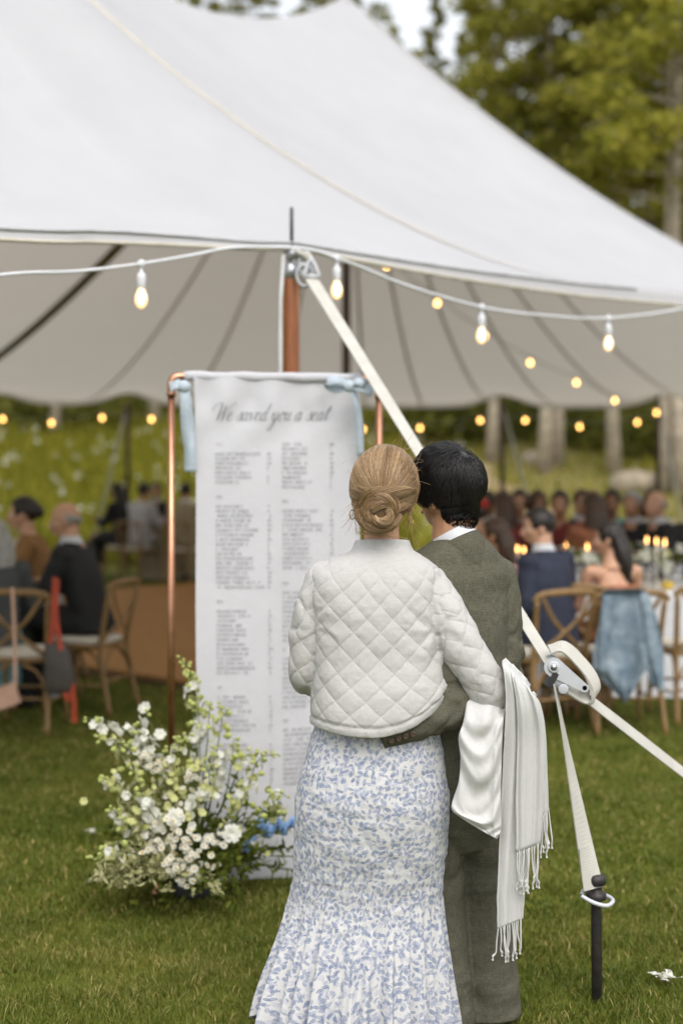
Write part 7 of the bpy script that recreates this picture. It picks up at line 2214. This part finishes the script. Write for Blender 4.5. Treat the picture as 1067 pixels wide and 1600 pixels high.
for (px, py, Y, lab) in [(808, 856, 10.25, 'lit taper in front of the pink dress, the one nearer the suit'), (818, 858, 10.35, 'lit taper beside the navy suit collar'), (884, 852, 10.9, 'lit taper between navy man and long haired woman, by white roses'),
                         (917, 853, 10.7, 'lit taper next to the profile of the long haired woman'), (1010, 842, 10.6, 'lit taper right of the long dark hair'), (1025, 844, 10.7, 'middle lit taper of the three on the white cloth'), (1038, 846, 10.8, 'outermost lit taper of the three on the white cloth')]:
    candle(px, py, Y, lab)
for (px, py, Y, lab) in [(778, 781, 14.9, 'distant lit taper above the red beret'), (912, 797, 15.0, 'distant lit taper left of the very long brown hair'), (960, 797, 15.1, 'distant lit taper between brown hair and grey head')]:
    candle(px, py, Y, lab)

def centrepiece(px, Y, label, seed, s=1.0):
    rng = np.random.default_rng(seed)
    o = Vector((at(px, Y), Y, 0.762))
    r = thing('centrepiece', label, 'flowers', tuple(o), 0, 'table flower centrepieces')
    MB().lathe([(0.06, 0), (0.075, 0.05), (0.07, 0.08), (0.05, 0.082)], n=14).build('vase', simple('glazed_vase', (0.5, 0.5, 0.5), 0.3), r)
    for k in range(12):
        d = Vector((rng.normal(), rng.normal() * 0.7, abs(rng.normal()) + 0.4)).normalized() * rng.uniform(0.12, 0.24) * s
        b = Vector((0, 0, 0.07))
        sprig([b, b + d * 0.6 + Vector((0, 0, 0.03)), b + d], 16, 0.045, 0.022, LEAFG if k % 3 else LEAFO, rng, 'sprig', r, (0, 0, 0))
    for k in range(16):
        d = Vector((rng.normal(), rng.normal() * 0.7 - 0.3, abs(rng.normal()) + 0.3)).normalized()
        q = 0.9 + rng.uniform(0, 0.7)
        link('blossom', FLOW[int(rng.integers(0, 4))], r, d * rng.uniform(0.10, 0.22) * s + Vector((0, 0, 0.07)), d.to_track_quat('Z', 'Y').to_euler(), (q, q, q))
centrepiece(893, 10.7, 'white rose centrepiece between the navy suit and the long dark hair', 1, 1.15)
centrepiece(925, 10.95, 'white and green centrepiece behind the profile of the long haired woman', 2, 1.0)
centrepiece(1052, 11.0, 'full white flower centrepiece behind the three tapers', 3, 1.3)
centrepiece(985, 11.1, 'low white centrepiece behind the long dark hair', 4, 1.1)
centrepiece(1100, 10.9, 'white centrepiece at the end of the white cloth', 5, 1.1)
centrepiece(850, 11.05, 'small green centrepiece behind the navy suit', 6, 0.9)
_b = MB().lathe([(0.03, 0), (0.05, 0.03), (0.055, 0.045), (0.03, 0.06), (0.005, 0.066)], n=14).build('lemon_bowl', simple('lemon_yellow', (0.62, 0.42, 0.05), 0.5, var=0.2), None, True, (at(1042, 10.4), 10.4, 0.762))
tag(_b, 'small yellow lemon heaped bowl on the white tablecloth', 'bowl')
gl = NT('clear_glass'); gl.b.inputs['Transmission Weight'].default_value = 1.0; gl.b.inputs['Roughness'].default_value = 0.02
GLASS = MB().lathe([(0.034, 0), (0.034, 0.004), (0.005, 0.010), (0.004, 0.085), (0.030, 0.11), (0.040, 0.15), (0.036, 0.20), (0.034, 0.20), (0.037, 0.15), (0.026, 0.113), (0.002, 0.10)], n=14).mesh('wine_glass', gl.m)
for k, (px, Y) in enumerate([(905, 10.35), (948, 10.4), (1000, 10.35), (1016, 10.4), (1060, 10.35), (872, 10.45)]):
    g = link('wine_glass', GLASS, None, (at(px, Y), Y, 0.762)); tag(g, ['clear wine glass between the navy suit and the long dark hair', 'clear wine glass just left of the long dark hair', 'clear wine glass just right of the long dark hair', 'clear wine glass in front of the middle taper', 'clear wine glass right of the lemon bowl', 'clear wine glass behind the navy suit shoulder'][k], 'glass', 'wine glasses on the long table')

# ------------------------------------------------------------ things hung on chairs
def denim():
    t = NT('washed_denim'); co = t.coord('Object')
    t.base(t.ramp(t.noise(co, 9.0, 5.0, 0.65), [(0.3, (0.085, 0.125, 0.165)), (0.52, (0.17, 0.225, 0.27)), (0.75, (0.36, 0.41, 0.44))]))
    t.rough(0.9); t.bump(t.noise(co, 220.0, 2.0), 0.3, 0.003)
    Yb = 8.62
    o = P(978, 940, Yb)
    r = thing('denim_jacket', 'washed light blue denim jacket draped over a cross-back chair', 'jacket', tuple(o))
    def panel(le, re, nm, folds, dy, nu=44, nv=56, back=0.0):
        Lc, Rc = catmull(np.array(le, float), nv), catmull(np.array(re, float), nv)
        u = np.linspace(0, 1, nu)[None, :]; v = np.linspace(0, 1, nv)[:, None]
        PX = Lc[:, 0:1] * (1 - u) + Rc[:, 0:1] * u; PY = Lc[:, 1:2] * (1 - u) + Rc[:, 1:2] * u
        Y = Yb + dy - 0.10 * v ** 0.6 + 0 * u
        for (k, A, f) in folds: Y = Y + A * np.sin(u * k + f + 1.4 * np.sin(v * 3 + f)) * (0.2 + v)
        Fr = np.stack([(PX - 533.5) * Y / FPX, Y, CAMH - (PY - HOR) * Y / FPX], -1)
        Bk = Fr + np.array([0, 0.022, 0.0])
        V = np.vstack([Fr.reshape(-1, 3), Bk.reshape(-1, 3)]) - np.array(o); n = nu * nv
        g = grid_faces(nu, nv)
        F = [tuple(map(int, q)) for q in g] + [tuple(int(x) + n for x in q[::-1]) for q in g]
        ring = [k for k in range(nu)] + [q * nu + nu - 1 for q in range(1, nv)] + [(nv - 1) * nu + k for k in range(nu - 2, -1, -1)] + [q * nu for q in range(nv - 2, 0, -1)]
        for a, b in zip(ring, ring[1:] + ring[:1]): F.append((b, a, a + n, b + n))
        link(nm, mesh_np(nm, V, F, t.m), r)
    panel([(942, 930), (938, 985), (930, 1040), (930, 1050), (975, 1097)], [(1000, 926), (1008, 980), (1010, 1020), (1006, 1050), (975, 1100)], 'body_panel', [(9, .022, .5), (17, .010, 2)], 0.0)
    panel([(998, 926), (1004, 970), (1004, 1010), (1008, 1040), (1018, 1070)], [(1012, 926), (1028, 975), (1036, 1020), (1037, 1045), (1036, 1082)], 'sleeve', [(7, .020, 1.0)], -0.02)
    panel([(942, 930), (936, 975), (928, 1015), (926, 1045)], [(958, 930), (954, 975), (950, 1015), (946, 1052)], 'sleeve', [(7, .020, 2.0)], -0.04)
    panel([(936, 936), (940, 929), (944, 924), (950, 921)], [(1010, 934), (1009, 927), (1006, 922), (1000, 920)], 'collar', [(6, .010, 1.0)], 0.05)
denim()
def bags():
    Y = 8.70
    red = simple('red_leather_strap', (0.42, 0.055, 0.018), 0.5, var=0.15)
    r = thing('shoulder_bag', 'dark bag hanging by a long red strap from a cross-back chair', 'bag', tuple(P(88, 940, Y)))
    o = P(88, 940, Y)
    for pts in ([(86, 902), (84, 950), (82, 985), (78, 1005)], [(90, 905), (88, 960), (95, 1010), (100, 1060), (106, 1092), (114, 1085), (113, 1068), (116, 1100), (117, 1130)]):
        pp = [P(a, b, Y - 0.03) - o for a, b in pts]
        V, F = ribbon(pp, [Vector((1, 0.2, 0))] * len(pp), 0.030, 0.006, 5)
        MB().add(V, F).build('strap', red, r, False)
    c = P(92, 1035, Y) - o
    mb = MB(); closed_loft(mb, [(c.x, 0, c.z - 0.19, 0.06, 0.03, 0), (c.x + 0.01, 0, c.z - 0.15, 0.095, 0.045, 0), (c.x, 0, c.z, 0.085, 0.045, 0), (c.x - 0.02, 0, c.z + 0.13, 0.06, 0.025, 0)], 24, 14, 3.0)
    mb.build('body', simple('dark_leather', (0.060, 0.048, 0.040), 0.5, var=0.2), r)
    pk = simple('blush_leather', (0.58, 0.36, 0.26), 0.5, var=0.1)
    o2 = P(18, 930, Y)
    r2 = thing('clutch_bag', 'blush pink pouch hanging by a thin strap from the chair rail', 'bag', tuple(o2))
    pp = [P(a, b, Y - 0.02) - o2 for a, b in [(20, 918), (22, 960), (24, 1020), (24, 1085)]]
    V, F = ribbon(pp, [Vector((1, 0.2, 0))] * 4, 0.022, 0.005, 5); MB().add(V, F).build('strap', pk, r2, False)
    c = P(4, 1090, Y) - o2
    MB().box(c, (0.20, 0.05, 0.13), 0, Matrix.Rotation(-0.35, 3, 'Y')).build('pouch', pk, r2, False)
bags()
if _TMP is not None: bpy.data.scenes.remove(_TMP)
